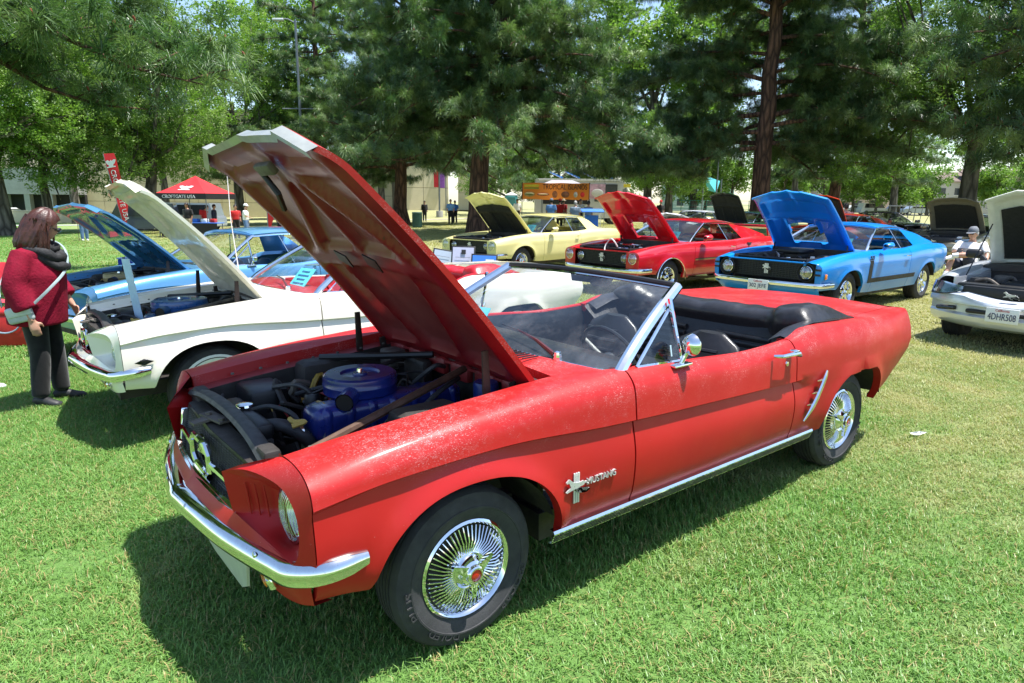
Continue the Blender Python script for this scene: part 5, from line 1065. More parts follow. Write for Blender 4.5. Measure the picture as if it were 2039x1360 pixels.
def body69(root, pm, style='69', wheel='wire', hoodk=None, under=None, lipm=None, hole=None, pad=None, bay=(None, None), chin=None, scoop=False):
    B = Body(ST69, [(1.372, .30, .385, .355, 2.3), (-1.372, .30, .385, .350, 2.3)], tail=[.10, .05, .0, .0, .0], narch=18, flare=.014)
    for s in (1, -1):
        B.panel(.708, 2.218, s, step=.09).build('front_fender', pm, root); d = B.panel(-.615, .700, s, step=.12).build('door', pm, root); B.panel(-2.36, -.623, s, (False, True), step=.09).build('quarter_panel', pm, root)
        h = empty('door_handle', (-.48, s*.905, .80)); h.parent = root; MB().tube(np.array([(.06, 0, 0), (.05, .022*s, 0), (-.05, .022*s, 0), (-.06, 0, 0)]), .009, 6).build('grip', CH, h)
        for xc in (1.372, -1.372): q = np.linspace(.25, math.pi-.25, 16); MB().grid(np.stack([np.c_[xc+.385*np.cos(q), np.full(16, s*yy), .30+.365*np.sin(q)] for yy in (.87, .52)])).build('wheel_well', GRIME, root)
        X = np.linspace(.90, 2.15, 10); Hh = np.array([B.H(x) for x in X]); k = np.array([1, s, 1]); g0 = np.c_[X, Hh[:, 0]-.012, Hh[:, 1]-.045]; MB().grid(np.stack([g0, g0-[0, .06, .012]])*k).build('hood_gutter', pm, root)
        # front face of the fender
        C = B.column(2.216)[2:]; inner = C.copy(); inner[:, 1] = .60 if style == '69' else .78; inner[:, 0] += .012; inner[:, 2] = np.clip(inner[:, 2], .50, .77); mid = C*.5+inner*.5; mid[:, 0] += .012; C2 = C.copy()
        MB().grid(np.stack([C2, mid, inner])*k, flip=s < 0).build('fender_nose', pm, root, 60)
        if style == '69':
            headlamp(root, (2.225, s*.735, .665), .085); headlamp(root, (2.165, s*.515, .655), .075)
        else:
            hl = headlamp(root, (2.20, s*.635, .645), .088); MB().lathe([(.105, .0), (.128, .02), (.132, .035), (.124, .036)], 26, 'x', c=(2.19, s*.635, .645), flip=True).build('headlight_bezel', BLK, root)
            for z in (.695, .625): MB().rbox((2.232, s*.815, z), (.02, .085, .030), .008).build('nose_vent', BLK, root)
            MB().rbox((2.13, s*.888, .60), (.06, .012, .075), .008).build('side_marker', AMBER, root)
        V0 = crom(np.array([(2.19, .845, .47), (2.225, .70, .47), (2.25, .35, .47), (2.255, 0, .47)]), 4); V1 = crom(np.array([(2.08, .80, .30), (2.12, .66, .29), (2.15, .33, .285), (2.155, 0, .285)]), 4)
        MB().grid(np.stack([V0, V0*.5+V1*.5+[.03, 0, 0], V1])*k, flip=s > 0).build('front_valance', pm, root)
    # grille
    g = empty('grille'); g.parent = root; hw = .62 if style == '69' else .78; gx = 2.13
    MB().box((gx, 0, .65), (.02, hw*2, .25)).build('back_panel', BLK, g); mb = MB()
    for i in range(9): mb.box((gx+.03, 0, .545+.026*i), (.012, hw*2-.30*(style != '69'), .007))
    for i in range(25): mb.box((gx+.025, -hw*.76+i*hw*.0633, .65), (.008, .004, .22))
    mb.build('bars', plain('grille_black', (.02, .02, .02), .4), g); em = MB()
    for i in (-1, 0, 1): em.rbox((gx+.045, i*.022, .655), (.012, .018, .15), .004)
    horse(em, (gx+.052, 0, .66), (0, -1, 0), (0, 0, 1), .11, .012); em.build('emblem', plain('emblem_cream', (.75, .73, .62), .4), g)
    MB().box((gx+.03, 0, .775), (.10, 1.28, .012)).build('grille_header', pm, g)
    bumper(root, [(1.93, .905, .475), (2.08, .90, .475), (2.20, .86, .472), (2.262, .72, .47), (2.30, .40, .47), (2.315, 0, .47), (2.30, -.40, .47), (2.262, -.72, .47), (2.20, -.86, .472), (2.08, -.90, .475), (1.93, -.905, .475)], [(-.012, .034), (.006, .032), (.018, .012), (.018, -.012), (.006, -.032), (-.012, -.034)], CH, n=6)
    MB().box((.0, 0, .26), (1.9, 1.40, .12)).build('underbody', GRIME, root); t = np.linspace(-1, 1, 13); q = 1-t**2
    c0 = np.stack([.66+.15*q, t*.73, .902+.03*q], 1); c1 = np.stack([np.full(13, .90), t*.70, .897+.02*q], 1); MB().grid(np.stack([c0, c1, c1-[0, 0, .06]])).build('cowl_panel', pm, root)
    if chin: C0 = crom(np.array([(2.00, .80, .27), (2.14, .66, .26), (2.19, .33, .25), (2.20, 0, .25), (2.19, -.33, .25), (2.14, -.66, .26), (2.00, -.80, .27)]), 4); MB().shell(np.stack([C0+[-.03, 0, .06], C0, C0+[.05, 0, -.09]]), .008).build('chin_spoiler', BLK, root)
    wheels(root, wheel, ty=.735, zc=.305); bay69(root, *bay)
    if hoodk: hood(root, hoodk[0], hoodk[1], .60, .66, .20, .13, pm, under or pm, lipm or pm, RIB69, hole=hole, pad=pad, lip=.03, n=(30, 33), bow=.02, crown=.02, peak=.02)
    for s in (1, -1):
        a = np.array(hoodk[1])+(np.array(hoodk[0])-np.array(hoodk[1]))*.16; MB().tube(np.array([(1.0, s*.60, .78), (a[0], s*.60, a[1]-.03)]), .02, 6, flat=.4).build('hood_hinge', BLK, root)
    return B
def mirror69(root, pm, pos=(.42, .90, .93)):
    m = empty('side_mirror', pos); m.parent = root; mb = MB(); a = np.linspace(0, 1, 8); G = []
    for q in a: an = np.linspace(0, 2*math.pi, 16, endpoint=False); r = max(.004, math.sin(math.pi*(.12+.76*q))**.6*.055) if q < .99 else .045; G.append(np.c_[np.full(16, .10-.16*q), .06+r*1.35*np.cos(an), .055+r*.85*np.sin(an)])
    mb.grid(np.array(G), close_v=True); mb.build('shell', pm, m, 60); MB().tube(np.array([(.03, -.01, -.01), (.01, .04, .03)]), .022, 8).build('stem', pm, m); MB().lathe([(.001, 0), (.055, 0)], 16, 'x', c=(-.061, .06, .055)).build('glass', CH, m)
def deck69(root, pm, B, x0=-2.35, x1=-1.55):
    X = np.linspace(x0, x1, 8); D = []
    for x in X: h = B.H(x); D.append(np.stack([np.full(13, x), np.linspace(-1, 1, 13)*(h[0]-.004), h[1]+.02*(1-np.linspace(-1, 1, 13)**2)], 1))
    MB().shell(np.array(D), .015).build('deck_lid', pm, root); C = B.column(-2.358); MB().grid(np.stack([C, C*[1, 0, 1], C*[1, -1, 1]])).build('tail_panel', pm, root)
    bumper(root, [(-2.20, -.86, .5), (-2.36, -.80, .5), (-2.42, -.5, .5), (-2.44, 0, .5), (-2.42, .5, .5), (-2.36, .80, .5), (-2.20, .86, .5)], [(-.012, .034), (.006, .032), (.018, 0), (.006, -.032), (-.012, -.034)], CH, 'rear_bumper', n=5)

# ---------------------------------------------------------------- the red convertible in front
RED = faded_red()
def maroon():
    m, t, b, o = nodes('hood_underside_maroon'); c = coord(t); at = N(t, 'ShaderNodeAttribute', attribute_name='pocket')
    rib = ramp(t, noise(t, 6, 4, .6, c), .3, .7, (.150, .004, .008, 1), (.205, .007, .012, 1)); dust = ramp(t, noise(t, 5, 6, .7, c), .3, .75, (.150, .018, .022, 1), (.235, .055, .058, 1))
    col = mixc(t, at.outputs['Fac'], rib, dust); spots = ramp(t, noise(t, 34, 3, .6, c), .70, .74); col = mixc(t, math_(t, 'MULTIPLY', spots, .7), col, (.015, .008, .008, 1)); t.links.new(col, b.inputs['Base Color'])
    b.inputs['Roughness'].default_value = .40; b.inputs['Specular IOR Level'].default_value = .4; b.inputs['Coat Weight'].default_value = .15; b.inputs['Coat Roughness'].default_value = .15; return m
MAROON = maroon()
LIPM = plain('hood_lip_bare', (.46, .47, .42), .32, metal=.55, var=.15)
GUT = plain('gutter_red', (.24, .020, .020), .45, var=.25, nscale=6)
EBLUE = plain('engine_blue', (.010, .022, .155), .30, var=.35, nscale=7, coat=.4)
hero = seat_root('convertible_car', 0, 0, 0, 'faded red convertible nearest the camera with its hood up and black interior')
B65 = body65(hero, RED, 'hero', under=MAROON, lipm=LIPM, gutterm=GUT, step=.04, narch=40, under2=True)
bay65(hero, EBLUE, brace=plain('brace_brown', (.10, .055, .035), .6, metal=.3, var=.4)); cabin65(hero, RED, VINYL, boot=VINYLW)
for s in (1, -1): trim65(hero, s)
GW = screen_pts(); windscreen(hero, GW, CH, BLK, r=.026); vent65(hero, 1); vent65(hero, -1); mirror65(hero)
MB().rbox((.02, -.03, 1.20), (.012, .22, .055), .02, (0, .25, .1)).build('rear_view_mirror', BLK, hero); MB().tube(np.array([(.13, 0, 1.235), (.06, -.01, 1.225), (.02, -.02, 1.205)]), .009, 6).build('mirror_stem', CH, hero)
hh = [o for o in hero.children if o.name.startswith('hood') and o.type == 'MESH' and o.name.split('.')[0] == 'hood'][0]; e_ = np.array([.901, 1.005]); e_ /= np.linalg.norm(e_); n_ = np.array([-e_[1], e_[0]])
def hp(u, y, d): q = np.array([1.806, 1.860])-e_*u-n_*d; return np.array([q[0], y, q[1]])
for y in (-.14, .14): MB().prism([hp(.60, y-.03, .012), hp(.66, y-.06, .012), hp(.70, y+.02, .012), hp(.63, y+.045, .012)], tuple(hp(0, 0, .006)-hp(0, 0, 0))).build('brace_hole', BLK, hh)
MB().tube(np.array([hp(.16, -.10, .03), hp(.24, -.02, .06), hp(.33, -.16, .05)]), .012, 6).build('latch_arm', GRIME, hh); MB().rbox(tuple(hp(.14, .0, .035)), (.05, .16, .03), .008, (0, -.8, 0)).build('latch_plate', DUSTY, hh)
wiper(hero, (.70, .50, .945), (.62, .12, 1.0), (.60, -.05, 1.005)); wiper(hero, (.78, -.12, .955), (.63, -.42, .99), (.60, -.58, .99))
MB().prism([(2.075, -.30, .47), (2.055, -.24, .32), (2.055, .09, .305), (2.050, .42, .315), (2.055, .50, .36), (2.06, .54, .47)], (.010, 0, .003)).build('plate_bracket', plain('bracket_pale', (.60, .62, .55), .35, metal=.25, var=.08), hero)
for y, z, x in ((.62, .552, 2.062), (-.62, .552, 2.062), (.15, .56, 2.16), (-.15, .56, 2.16)): MB().lathe([(.001, .008), (.010, .006), (.014, 0)], 10, 'x', c=(x, y, z-.02)).build('bumper_bolt', CH, hero)
MB().box((.53, -.40, .985), (.004, .20, .13), (0, -.7, .2)).build('show_card', plain('card_cyan', (.12, .62, .75), .6, var=.03), hero)

# ---------------------------------------------------------------- the other show cars
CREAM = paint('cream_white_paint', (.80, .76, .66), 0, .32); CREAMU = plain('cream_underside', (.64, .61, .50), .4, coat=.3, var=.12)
REDV = plain('red_vinyl', (.42, .012, .02), .36, var=.15, bumpk=.2, bscale=35); CARD = plain('card_cyan', (.12, .62, .75), .6, var=.03)
def card(root, c, rot=(0, -.75, .1), sz=(.26, .20), lines=4):
    o = empty('show_card', c); o.parent = root; o.rotation_euler = rot; MB().box((0, 0, 0), (.004, sz[0], sz[1])).build('sheet', CARD, o)
    for i in range(lines): MB().box((.004, 0, sz[1]*(.32-.2*i)), (.002, sz[0]*(.7 if i % 2 else .5), sz[1]*.07)).build('text_line', plain('card_ink', (.02, .12, .30), .6), o)
wc = seat_root('convertible_car', .072, -3.12, R(.6), 'cream white convertible with red interior and open hood beside the woman')
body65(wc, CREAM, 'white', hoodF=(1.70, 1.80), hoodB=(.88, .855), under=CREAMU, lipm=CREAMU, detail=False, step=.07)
bay65(wc, plain('engine_teal', (.01, .06, .16), .35, coat=.4), plain('cleaner_blue', (.008, .075, .26), .3, coat=.6), big=True); cabin65(wc, CREAM, REDV, boot=REDV)
trim65(wc, 1); windscreen(wc, screen_pts(), CH, CH, r=.024); vent65(wc, 1)
card(wc, (.50, .28, 1.0)); wiper(wc, (.70, .50, .945), (.62, .12, 1.0), (.60, -.05, 1.005))
at_ = empty('antenna', (.72, -.70, .92)); at_.parent = wc; MB().tube(np.array([(0, 0, 0), (.03, 0, .55), (.02, 0, 1.02)]), np.array([.005, .0035, .003]), 6).build('mast', WHITE, at_); MB().lathe([(.001, 1.06), (.02, 1.055), (.034, 1.03), (.034, 1.01), (.02, .985), (.001, .98)], 14, c=(.02, 0, 0)).build('ball', plain('ball_orange', (.85, .16, .02), .4), at_)
vb = empty('fender_badge', (1.83, .862, .60)); vb.parent = wc; MB().prism([(.0, 0, .022), (.06, 0, 0), (0, 0, -.022), (-.06, 0, 0)], (0, .008, 0)).build('vee', CH, vb); MB().rbox((0, .006, .008), (.05, .008, .016), .004).build('numerals', BLK, vb)
MB().box((1.72, .05, .99), (.006, .10, .48), (0, .10, .35)).build('hanging_towel', plain('towel_pale_blue', (.45, .62, .80), .8), wc)

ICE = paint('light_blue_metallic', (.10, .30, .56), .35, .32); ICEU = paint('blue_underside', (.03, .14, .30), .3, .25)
bc = seat_root('hardtop_car', .15, -6.30, R(14), 'light metallic blue hardtop coupe parked behind the cream convertible')
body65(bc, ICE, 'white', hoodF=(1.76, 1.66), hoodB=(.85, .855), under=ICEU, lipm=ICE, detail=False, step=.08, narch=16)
bay65(bc, plain('engine_dark_blue', (.01, .03, .10), .4), plain('cleaner_gold', (.35, .28, .12), .4)); trim65(bc, 1, emblem=False)
zf65 = lambda x: float(np.interp(x, [-1.6, -.88, -.66, -.3, .1, .58], [.925, .944, .90, .886, .906, .926])); yf65 = lambda x: float(np.interp(x, [-1.6, -.88, -.3, .58], [.70, .755, .77, .745]))
greenhouse(bc, ICE, dict(xh=.06, zh=1.245, xr=-.98, zr=1.225, w=.58, zt=1.275, cx=-.70, dx=-.28, dbx=-.36), dict(xa=.60, za=.918, ya=.775, cx=-.88, rx=-1.42, rz=.945, rw=.60, zf=zf65, yf=yf65), CH, GLASS, plain('blue_vinyl', (.02, .07, .16), .4)); vent65(bc, 1); mirror65(bc); card(bc, (.50, .20, 1.0))

YEL = paint('pale_yellow_paint', (.74, .68, .30), 0, .32); zf69 = lambda x: float(np.interp(x, [-2.36, -2.0, -1.37, -.9, -.5, .7], [.905, .932, .948, .922, .903, .902])); yf69 = lambda x: float(np.interp(x, [-2.36, -2.0, -1.37, -.9, -.5, .7], [.67, .69, .725, .755, .765, .76]))
yc = seat_root('hardtop_car', -7.77, -9.80, R(8.5), 'pale yellow coupe with black lined hood raised under the big pine')
By = body69(yc, YEL, '69', 'wire', ((1.80, 1.80), (.82, .865)), pad=(.30, .97, .84), bay=(plain('cover_blue', (.02, .05, .25), .4), BLK)); deck69(yc, YEL, By)
greenhouse(yc, YEL, dict(xh=.02, zh=1.235, xr=-1.10, zr=1.215, w=.58, zt=1.275, cx=-.84, dx=-.40, dbx=-.48), dict(xa=.66, za=.905, ya=.76, cx=-1.05, rx=-1.62, rz=.965, rw=.60, zf=zf69, yf=yf69), CH, GLASSD); mirror69(yc, YEL); card(yc, (.52, .30, .99), sz=(.24, .2))

BRED = paint('bright_red_paint', (.60, .008, .018), 0, .28); GOLD = plain('gold_stripe', (.20, .13, .04), .4)
rc = seat_root('fastback_car', -7.96, -5.70, R(2), 'bright red fastback with open hood and raised rear spoiler')
Br = body69(rc, BRED, '69', 'mag', ((1.82, 1.78), (.82, .865)), hole=(.60, .88, .34), bay=(plain('cover_chrome_blue', (.05, .08, .2), .3), CH), under=BRED)
def fastback(root, pm, B, gl, sd_stripe=None):
    greenhouse(root, pm, dict(xh=.0, zh=1.225, xr=-1.00, zr=1.19, w=.57, zt=1.255, cx=-.78, dx=-.42, dbx=-.52), dict(xa=.66, za=.905, ya=.76, cx=-1.02, rx=-2.02, rz=.972, rw=.60, zf=zf69, yf=yf69), CH, gl, fast=True); deck69(root, pm, B, -2.35, -1.98); mirror69(root, pm)
fastback(rc, BRED, Br, GLASSD)
for s in (1, -1):
    MB().box((.05, s*.907, .600), (1.30, .006, .030)).build('side_stripe', GOLD, rc); MB().box((.05, s*.908, .618), (1.30, .006, .010)).build('side_stripe', BLK, rc); MB().box((-.1, s*.872, .30), (1.9, .02, .035)).build('rocker_molding', CH, rc)
    MB().prism([(-.95, s*.908, .86), (-1.12, s*.918, .85), (-1.02, s*.918, .79)], (0, s*.006, 0)).build('side_scoop', BLK, rc)
    a = np.linspace(-.25, math.pi+.25, 26); MB().tube(np.c_[1.372+.392*np.cos(a), np.full(26, s*.912), .30+.362*np.sin(a)], .008, 5).build('arch_molding', CH, rc)
sp = empty('rear_spoiler', (-2.18, 0, 1.0)); sp.parent = rc; MB().rbox((0, 0, .12), (.30, 1.50, .035), .015, (0, -.22, 0)).build('blade', BRED, sp)
for s in (1, -1): MB().prism([(.12, s*.66, .13), (-.12, s*.66, .08), (-.10, s*.66, -.06), (.06, s*.66, -.06)], (0, s*.03, 0)).build('post', BRED, sp)
card(rc, (.52, .25, .99)); MB().tube(np.array([(.55, -.25, .93), (.55, -.25, 1.22)]), .008, 6).build('sign_post', BLK, rc)
hz_ = np.linspace(0, 5.6, 18); MB().tube(np.c_[2.05+.04*np.sin(hz_*2), .10+.14*np.cos(hz_), .84+.13*np.sin(hz_)], .012, 6).build('hanging_cable', plain('cable_pale', (.6, .62, .6), .4), rc)

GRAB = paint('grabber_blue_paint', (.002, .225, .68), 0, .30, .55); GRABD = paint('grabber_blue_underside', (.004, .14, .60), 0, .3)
gc = seat_root('fastback_car', -8.62, -2.87, R(.3), 'bright blue fastback with black side stripe and open cut-out hood')
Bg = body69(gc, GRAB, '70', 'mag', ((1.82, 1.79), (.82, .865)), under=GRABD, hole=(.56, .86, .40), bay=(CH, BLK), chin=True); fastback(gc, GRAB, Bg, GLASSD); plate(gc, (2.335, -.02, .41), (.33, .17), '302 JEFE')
card(gc, (.52, .30, .99)); STR = plain('matt_black_stripe', (.012, .012, .012), .6)
MB().rbox((1.38, 0, .885), (.50, .38, .07), .03).build('hood_scoop', BLK, gc)
for s in (1, -1):
    C0 = np.array([Bg.column(x) for x in np.linspace(.62, .76, 4)]); sel = np.array([c[(c[:, 2] < .80) & (c[:, 2] > .50)] for c in C0]) if len({int(((c[:, 2] < .80) & (c[:, 2] > .50)).sum()) for c in C0}) == 1 else None
    k = np.array([1, s, 1]); st = MB()
    for x0, x1, z0, z1 in ((.735, .85, .43, .77), (-.85, .735, .43, .50)):
        X = np.linspace(x0, x1, 14); Z = np.linspace(z0, z1, 8); G = []
        for x in X:
            c = Bg.column(x, 5, 12); o = np.argsort(c[:, 2]); o = o[c[o, 2] < .86]; G.append(np.stack([np.full(8, x), np.interp(Z, c[o, 2], c[o, 1])+.003, Z], 1))
        st.grid(np.array(G)*k, flip=s > 0)
    st.build('side_stripe', STR, gc)
    tx = MB(); text_into(tx, 'BOSS', (.80, s*.906, .825), (-s, 0, 0), (0, 0, 1), .14, .035, depth=.003); text_into(tx, '302', (.80, s*.908, .790), (-s, 0, 0), (0, 0, 1), .12, .03, depth=.003); tx.build('stripe_lettering', STR, gc, 0)

# ---- newer rounded coupe (front half seen)
ST95 = [(2.02, [(.66,.705),(.72,.712),(.78,.705),(.83,.675),(.865,.62),(.866,.60),(.868,.50),(.862,.40),(.84,.30)]),
 (1.75, [(.70,.765),(.76,.775),(.83,.765),(.88,.72),(.90,.65),(.90,.62),(.90,.50),(.895,.40),(.86,.26)]),
 (1.29, [(.72,.825),(.78,.838),(.85,.830),(.895,.78),(.912,.70),(.910,.66),(.91,.52),(.90,.40),(.86,.24)]),
 (.60, [(.74,.89),(.79,.895),(.85,.885),(.895,.82),(.912,.73),(.905,.70),(.91,.52),(.90,.38),(.86,.22)]),
 (-.7, [(.76,.91),(.80,.915),(.85,.905),(.895,.84),(.912,.75),(.905,.72),(.91,.54),(.90,.38),(.86,.22)]),
 (-1.29, [(.74,.94),(.79,.945),(.85,.935),(.90,.87),(.92,.78),(.918,.74),(.915,.56),(.90,.40),(.86,.24)]),
 (-2.2, [(.66,.96),(.72,.965),(.77,.95),(.82,.88),(.84,.80),(.84,.76),(.83,.60),(.81,.48),(.78,.38)])]
def sn95(root, pm, hoodk, trimc=None, lamp_amber=True, platetxt=None, under=None):
    B = Body(ST95, [(1.29, .30, .365, .355, 2.2), (-1.29, .30, .365, .355, 2.2)], narch=18, flare=.010); t = np.linspace(-1, 1, 25)
    for s in (1, -1):
        B.panel(.605, 1.76, s, step=.08).build('front_fender', pm, root); B.panel(-.70, .598, s, step=.12).build('door', pm, root); B.panel(-2.2, -.706, s, (False, True), step=.1).build('quarter_panel', pm, root); k = np.array([1, s, 1])
        for xc in (1.29, -1.29): q = np.linspace(.2, math.pi-.2, 16); MB().grid(np.stack([np.c_[xc+.365*np.cos(q), np.full(16, s*yy), .30+.36*np.sin(q)] for yy in (.88, .55)])).build('wheel_well', GRIME, root)
        # headlamp: clear wedge with amber corner
        hl = empty('headlight'); hl.parent = root; T0 = crom(np.array([(1.80, .868, .735), (1.93, .80, .728), (2.03, .66, .712), (2.085, .50, .69)]), 4); T1 = crom(np.array([(1.82, .892, .595), (1.96, .835, .59), (2.07, .68, .60), (2.11, .52, .635)]), 4); m = len(T0)
        a0 = 5; MB().grid(np.stack([T0[:a0], (T0[:a0]+T1[:a0])/2+[.008, .006, 0], T1[:a0]])*k, flip=s > 0).build('corner_lamp', AMBER if lamp_amber else plain('corner_lamp_red', (.35, .12, .09), .25, coat=1), hl)
        MB().grid((np.stack([T0[a0-1:], T1[a0-1:]])-[.05, .02, 0])*k, flip=s > 0).build('reflector', REFL, hl); MB().grid(np.stack([T0[a0-1:], (T0[a0-1:]+T1[a0-1:])/2+[.012, .006, 0], T1[a0-1:]])*k, flip=s > 0).build('lens', GLASSD, hl)
        MB().tube(T1*k-[.004, 0, .006], .007, 5).build('lower_seal', BLK, hl); MB().tube(np.array([T0[a0-1], T1[a0-1]])*k, .006, 5).build('divider', BLK, hl)
        MB().box((1.45, s*.62, .58), (1.0, .02, .40)).build('fender_apron', pm, root)
        X = np.linspace(.80, 1.78, 8); Hh = np.array([B.H(x) for x in X]); g0 = np.c_[X, Hh[:, 0]-.012, Hh[:, 1]-.045]; MB().grid(np.stack([g0, g0-[0, .09, .01], g0-[0, .10, .2]])*k, flip=s > 0).build('hood_gutter', pm, root)
        m_ = empty('side_mirror', (.42, s*.98, .97)); m_.parent = root; MB().rbox((0, 0, 0), (.12, .20, .12), .045, seg=3).build('shell', trimc or pm, m_, 60); MB().tube(np.array([(.05, -s*.10, -.03), (.08, -s*.16, -.07)]), .03, 6).build('stem', BLK, m_)
    # bumper cover: stacked rows over a rounded plan
    def prow(dx, z, w_=.885, dip=0): yy = t*w_; x = 2.19+dx-.30*np.abs(t)**2.6-.06*t**2; return np.stack([x, yy, z-dip*(1-np.clip(np.abs(t)/.5, 0, 1)**2)], 1)
    rows = [prow(-.12, .655, .84, .075), prow(-.06, .63, .865, .075), prow(.0, .595, .882, .06), prow(.015, .54, .89, .02), prow(.015, .50, .89), prow(-.035, .485, .885), prow(-.03, .40, .88), prow(.0, .375, .882), prow(-.01, .32, .875), prow(-.05, .27, .86), prow(-.14, .235, .83)]
    MB().grid(np.array(rows)).build('bumper_cover', pm, root, 30)
    for s in (1, -1): fo = empty('fog_lamp', (2.085, s*.62, .44)); fo.parent = root; MB().rbox((0, 0, 0), (.06, .20, .05), .02, (0, 0, -s*.42)).build('recess', BLK, fo); MB().rbox((.022, 0, 0), (.03, .17, .034), .014, (0, 0, -s*.42)).build('lens', GLASSD, fo)
    MB().rbox((2.14, 0, .435), (.05, .80, .05), .02).build('lower_opening', BLK, root)
    MB().rbox((2.02, 0, .63), (.06, 1.0, .16), .03).build('grille_panel', BLK, root); em = MB(); horse(em, (2.12, 0, .63), (0, -1, 0), (0, 0, 1), .12, .014); em.build('emblem', TRIMS, root)
    MB().rbox((1.93, 0, .70), (.16, 1.14, .06), .02).build('radiator_cover', BLK, root); MB().box((1.4, 0, .34), (1.2, 1.2, .1)).build('engine_floor', GRIME, root); MB().box((.80, 0, .62), (.03, 1.34, .5)).build('firewall', GRIME, root)
    MB().rbox((1.30, 0, .64), (.62, .50, .22), .06).build('engine_cover', BLK, root); rr = np.random.default_rng(8)
    for i in range(12):
        a = np.array([rr.uniform(1.0, 1.8), rr.uniform(-.55, .55), rr.uniform(.66, .74)]); b = a+np.array([rr.uniform(-.3, .3), rr.uniform(-.3, .3), rr.uniform(-.05, .04)]); MB().tube(crom(np.array([a, (a+b)/2+[0, 0, .05], b]), 4), rr.uniform(.01, .03), 7).build('engine_hose', rr.choice([HOSE, BLK, DUSTY]), root)
    for x, y, m in ((1.65, .48, WHITE), (1.6, -.48, BLK), (1.15, .45, BLK), (1.1, -.4, DUSTY)): MB().rbox((x, y, .70), (.16, .18, .14), .03).build('engine_box', m, root)
    t2 = np.linspace(-1, 1, 13); q = 1-t2**2; c0 = np.stack([.50+.25*q, t2*.74, .885+.03*q], 1); c1 = np.stack([np.full(13, .84), t2*.72, .86+.03*q], 1); MB().grid(np.stack([c0, c1, c1-[0, 0, .08]])).build('cowl_panel', BLK, root)
    zf = lambda x: float(np.interp(x, [-2.2, -1.29, -.7, .6], [.955, .937, .907, .887])); yf = lambda x: float(np.interp(x, [-2.2, -1.29, -.7, .6], [.67, .75, .775, .76]))
    greenhouse(root, pm, dict(xh=-.12, zh=1.265, xr=-1.0, zr=1.24, w=.55, zt=1.315, cx=-.80, dx=-.62, dbx=-.62, front_glass=True), dict(xa=.52, za=.888, ya=.77, cx=-1.05, rx=-1.72, rz=.985, rw=.58, zf=zf, yf=yf), BLK, GLASSD)
    X = np.linspace(-2.2, -1.7, 6); D = [np.stack([np.full(13, x), t2*(B.H(x)[0]-.004), B.H(x)[1]+.03*q], 1) for x in X]; MB().shell(np.array(D), .015).build('deck_lid', pm, root); C = B.column(-2.198); MB().grid(np.stack([C, C*[1, 0, 1], C*[1, -1, 1]])).build('tail_panel', pm, root)
    wheels(root, 'mag', ty=.745, zc=.305, xw=1.29)
    hood(root, hoodk[0], hoodk[1], .64, .70, .30, .12, pm, under or pm, under or pm, [], pad=(.26, .95, .78), lip=.03, n=(26, 29), bow=.03, crown=.05, peak=0)
    MB().tube(np.array([(1.55, -.66, .74), (np.interp(.62, [0, 1], [hoodk[1][0], hoodk[0][0]]), -.60, np.interp(.62, [0, 1], [hoodk[1][1], hoodk[0][1]])-.06)]), .008, 6).build('prop_rod', BLK, root)
    if platetxt: plate(root, (2.225, -.02, .43), (.31, .16), platetxt, 0)
SILV = paint('silver_white_metallic', (.62, .65, .70), .35, .30); SILU = plain('silver_underside', (.60, .62, .58), .4, var=.08)
sv = seat_root('coupe_car', -8.15, .36, R(-1.5), 'silver white rounded coupe with open hood at the right edge'); sn95(sv, SILV, ((1.40, 1.78), (.66, .885)), BLK, False, '4DHR508', SILU)
TAN = paint('tan_metallic', (.30, .26, .17), .4, .32); tn = seat_root('coupe_car', -19.7, -4.62, R(-2), 'tan rounded coupe with black lined open hood behind the resting man'); sn95(tn, TAN, ((1.32, 1.80), (.66, .885)), None, True, None, plain('tan_underside', (.14, .13, .10), .5))
# third row, mostly hidden behind the others
DGR = paint('dark_green_paint', (.012, .07, .035), .2, .3); d1 = seat_root('fastback_car', -19.9, -12.0, R(0), 'dark green fastback with black open hood behind the red spoiler')
BD = body69(d1, DGR, '70', 'mag', ((1.55, 1.98), (.82, .865)), under=BLK, pad=(.1, .97, .9), bay=(CH, BLK)); fastback(d1, DGR, BD, GLASSD)
ORR = paint('orange_red_paint', (.55, .04, .012), 0, .3); d2 = seat_root('fastback_car', -19.6, -8.25, R(0), 'orange red fastback with dark open hood behind the blue hood')
BE = body69(d2, ORR, '69', 'mag', ((1.55, 1.88), (.82, .865)), under=BLK, pad=(.1, .97, .9), bay=(CH, BLK)); fastback(d2, ORR, BE, GLASSD)
WHP = paint('plain_white_paint', (.72, .73, .74), 0, .3); d3 = seat_root('fastback_car', -20.2, -14.6, R(4), 'white fastback far behind the red roof with its hood half raised')
BF = body69(d3, WHP, '69', 'mag', ((1.95, 1.20), (.80, .865)), under=WHP, bay=(BLK, BLK)); fastback(d3, WHP, BF, GLASSD)
BKP = paint('black_car_paint', (.012, .012, .014), 0, .25); d4 = seat_root('coupe_car', -25.5, -9.3, R(60), 'black rounded coupe far behind the ponytailed woman'); sn95(d4, BKP, ((1.95, .86), (.66, .885)), None, True, None, BLK)

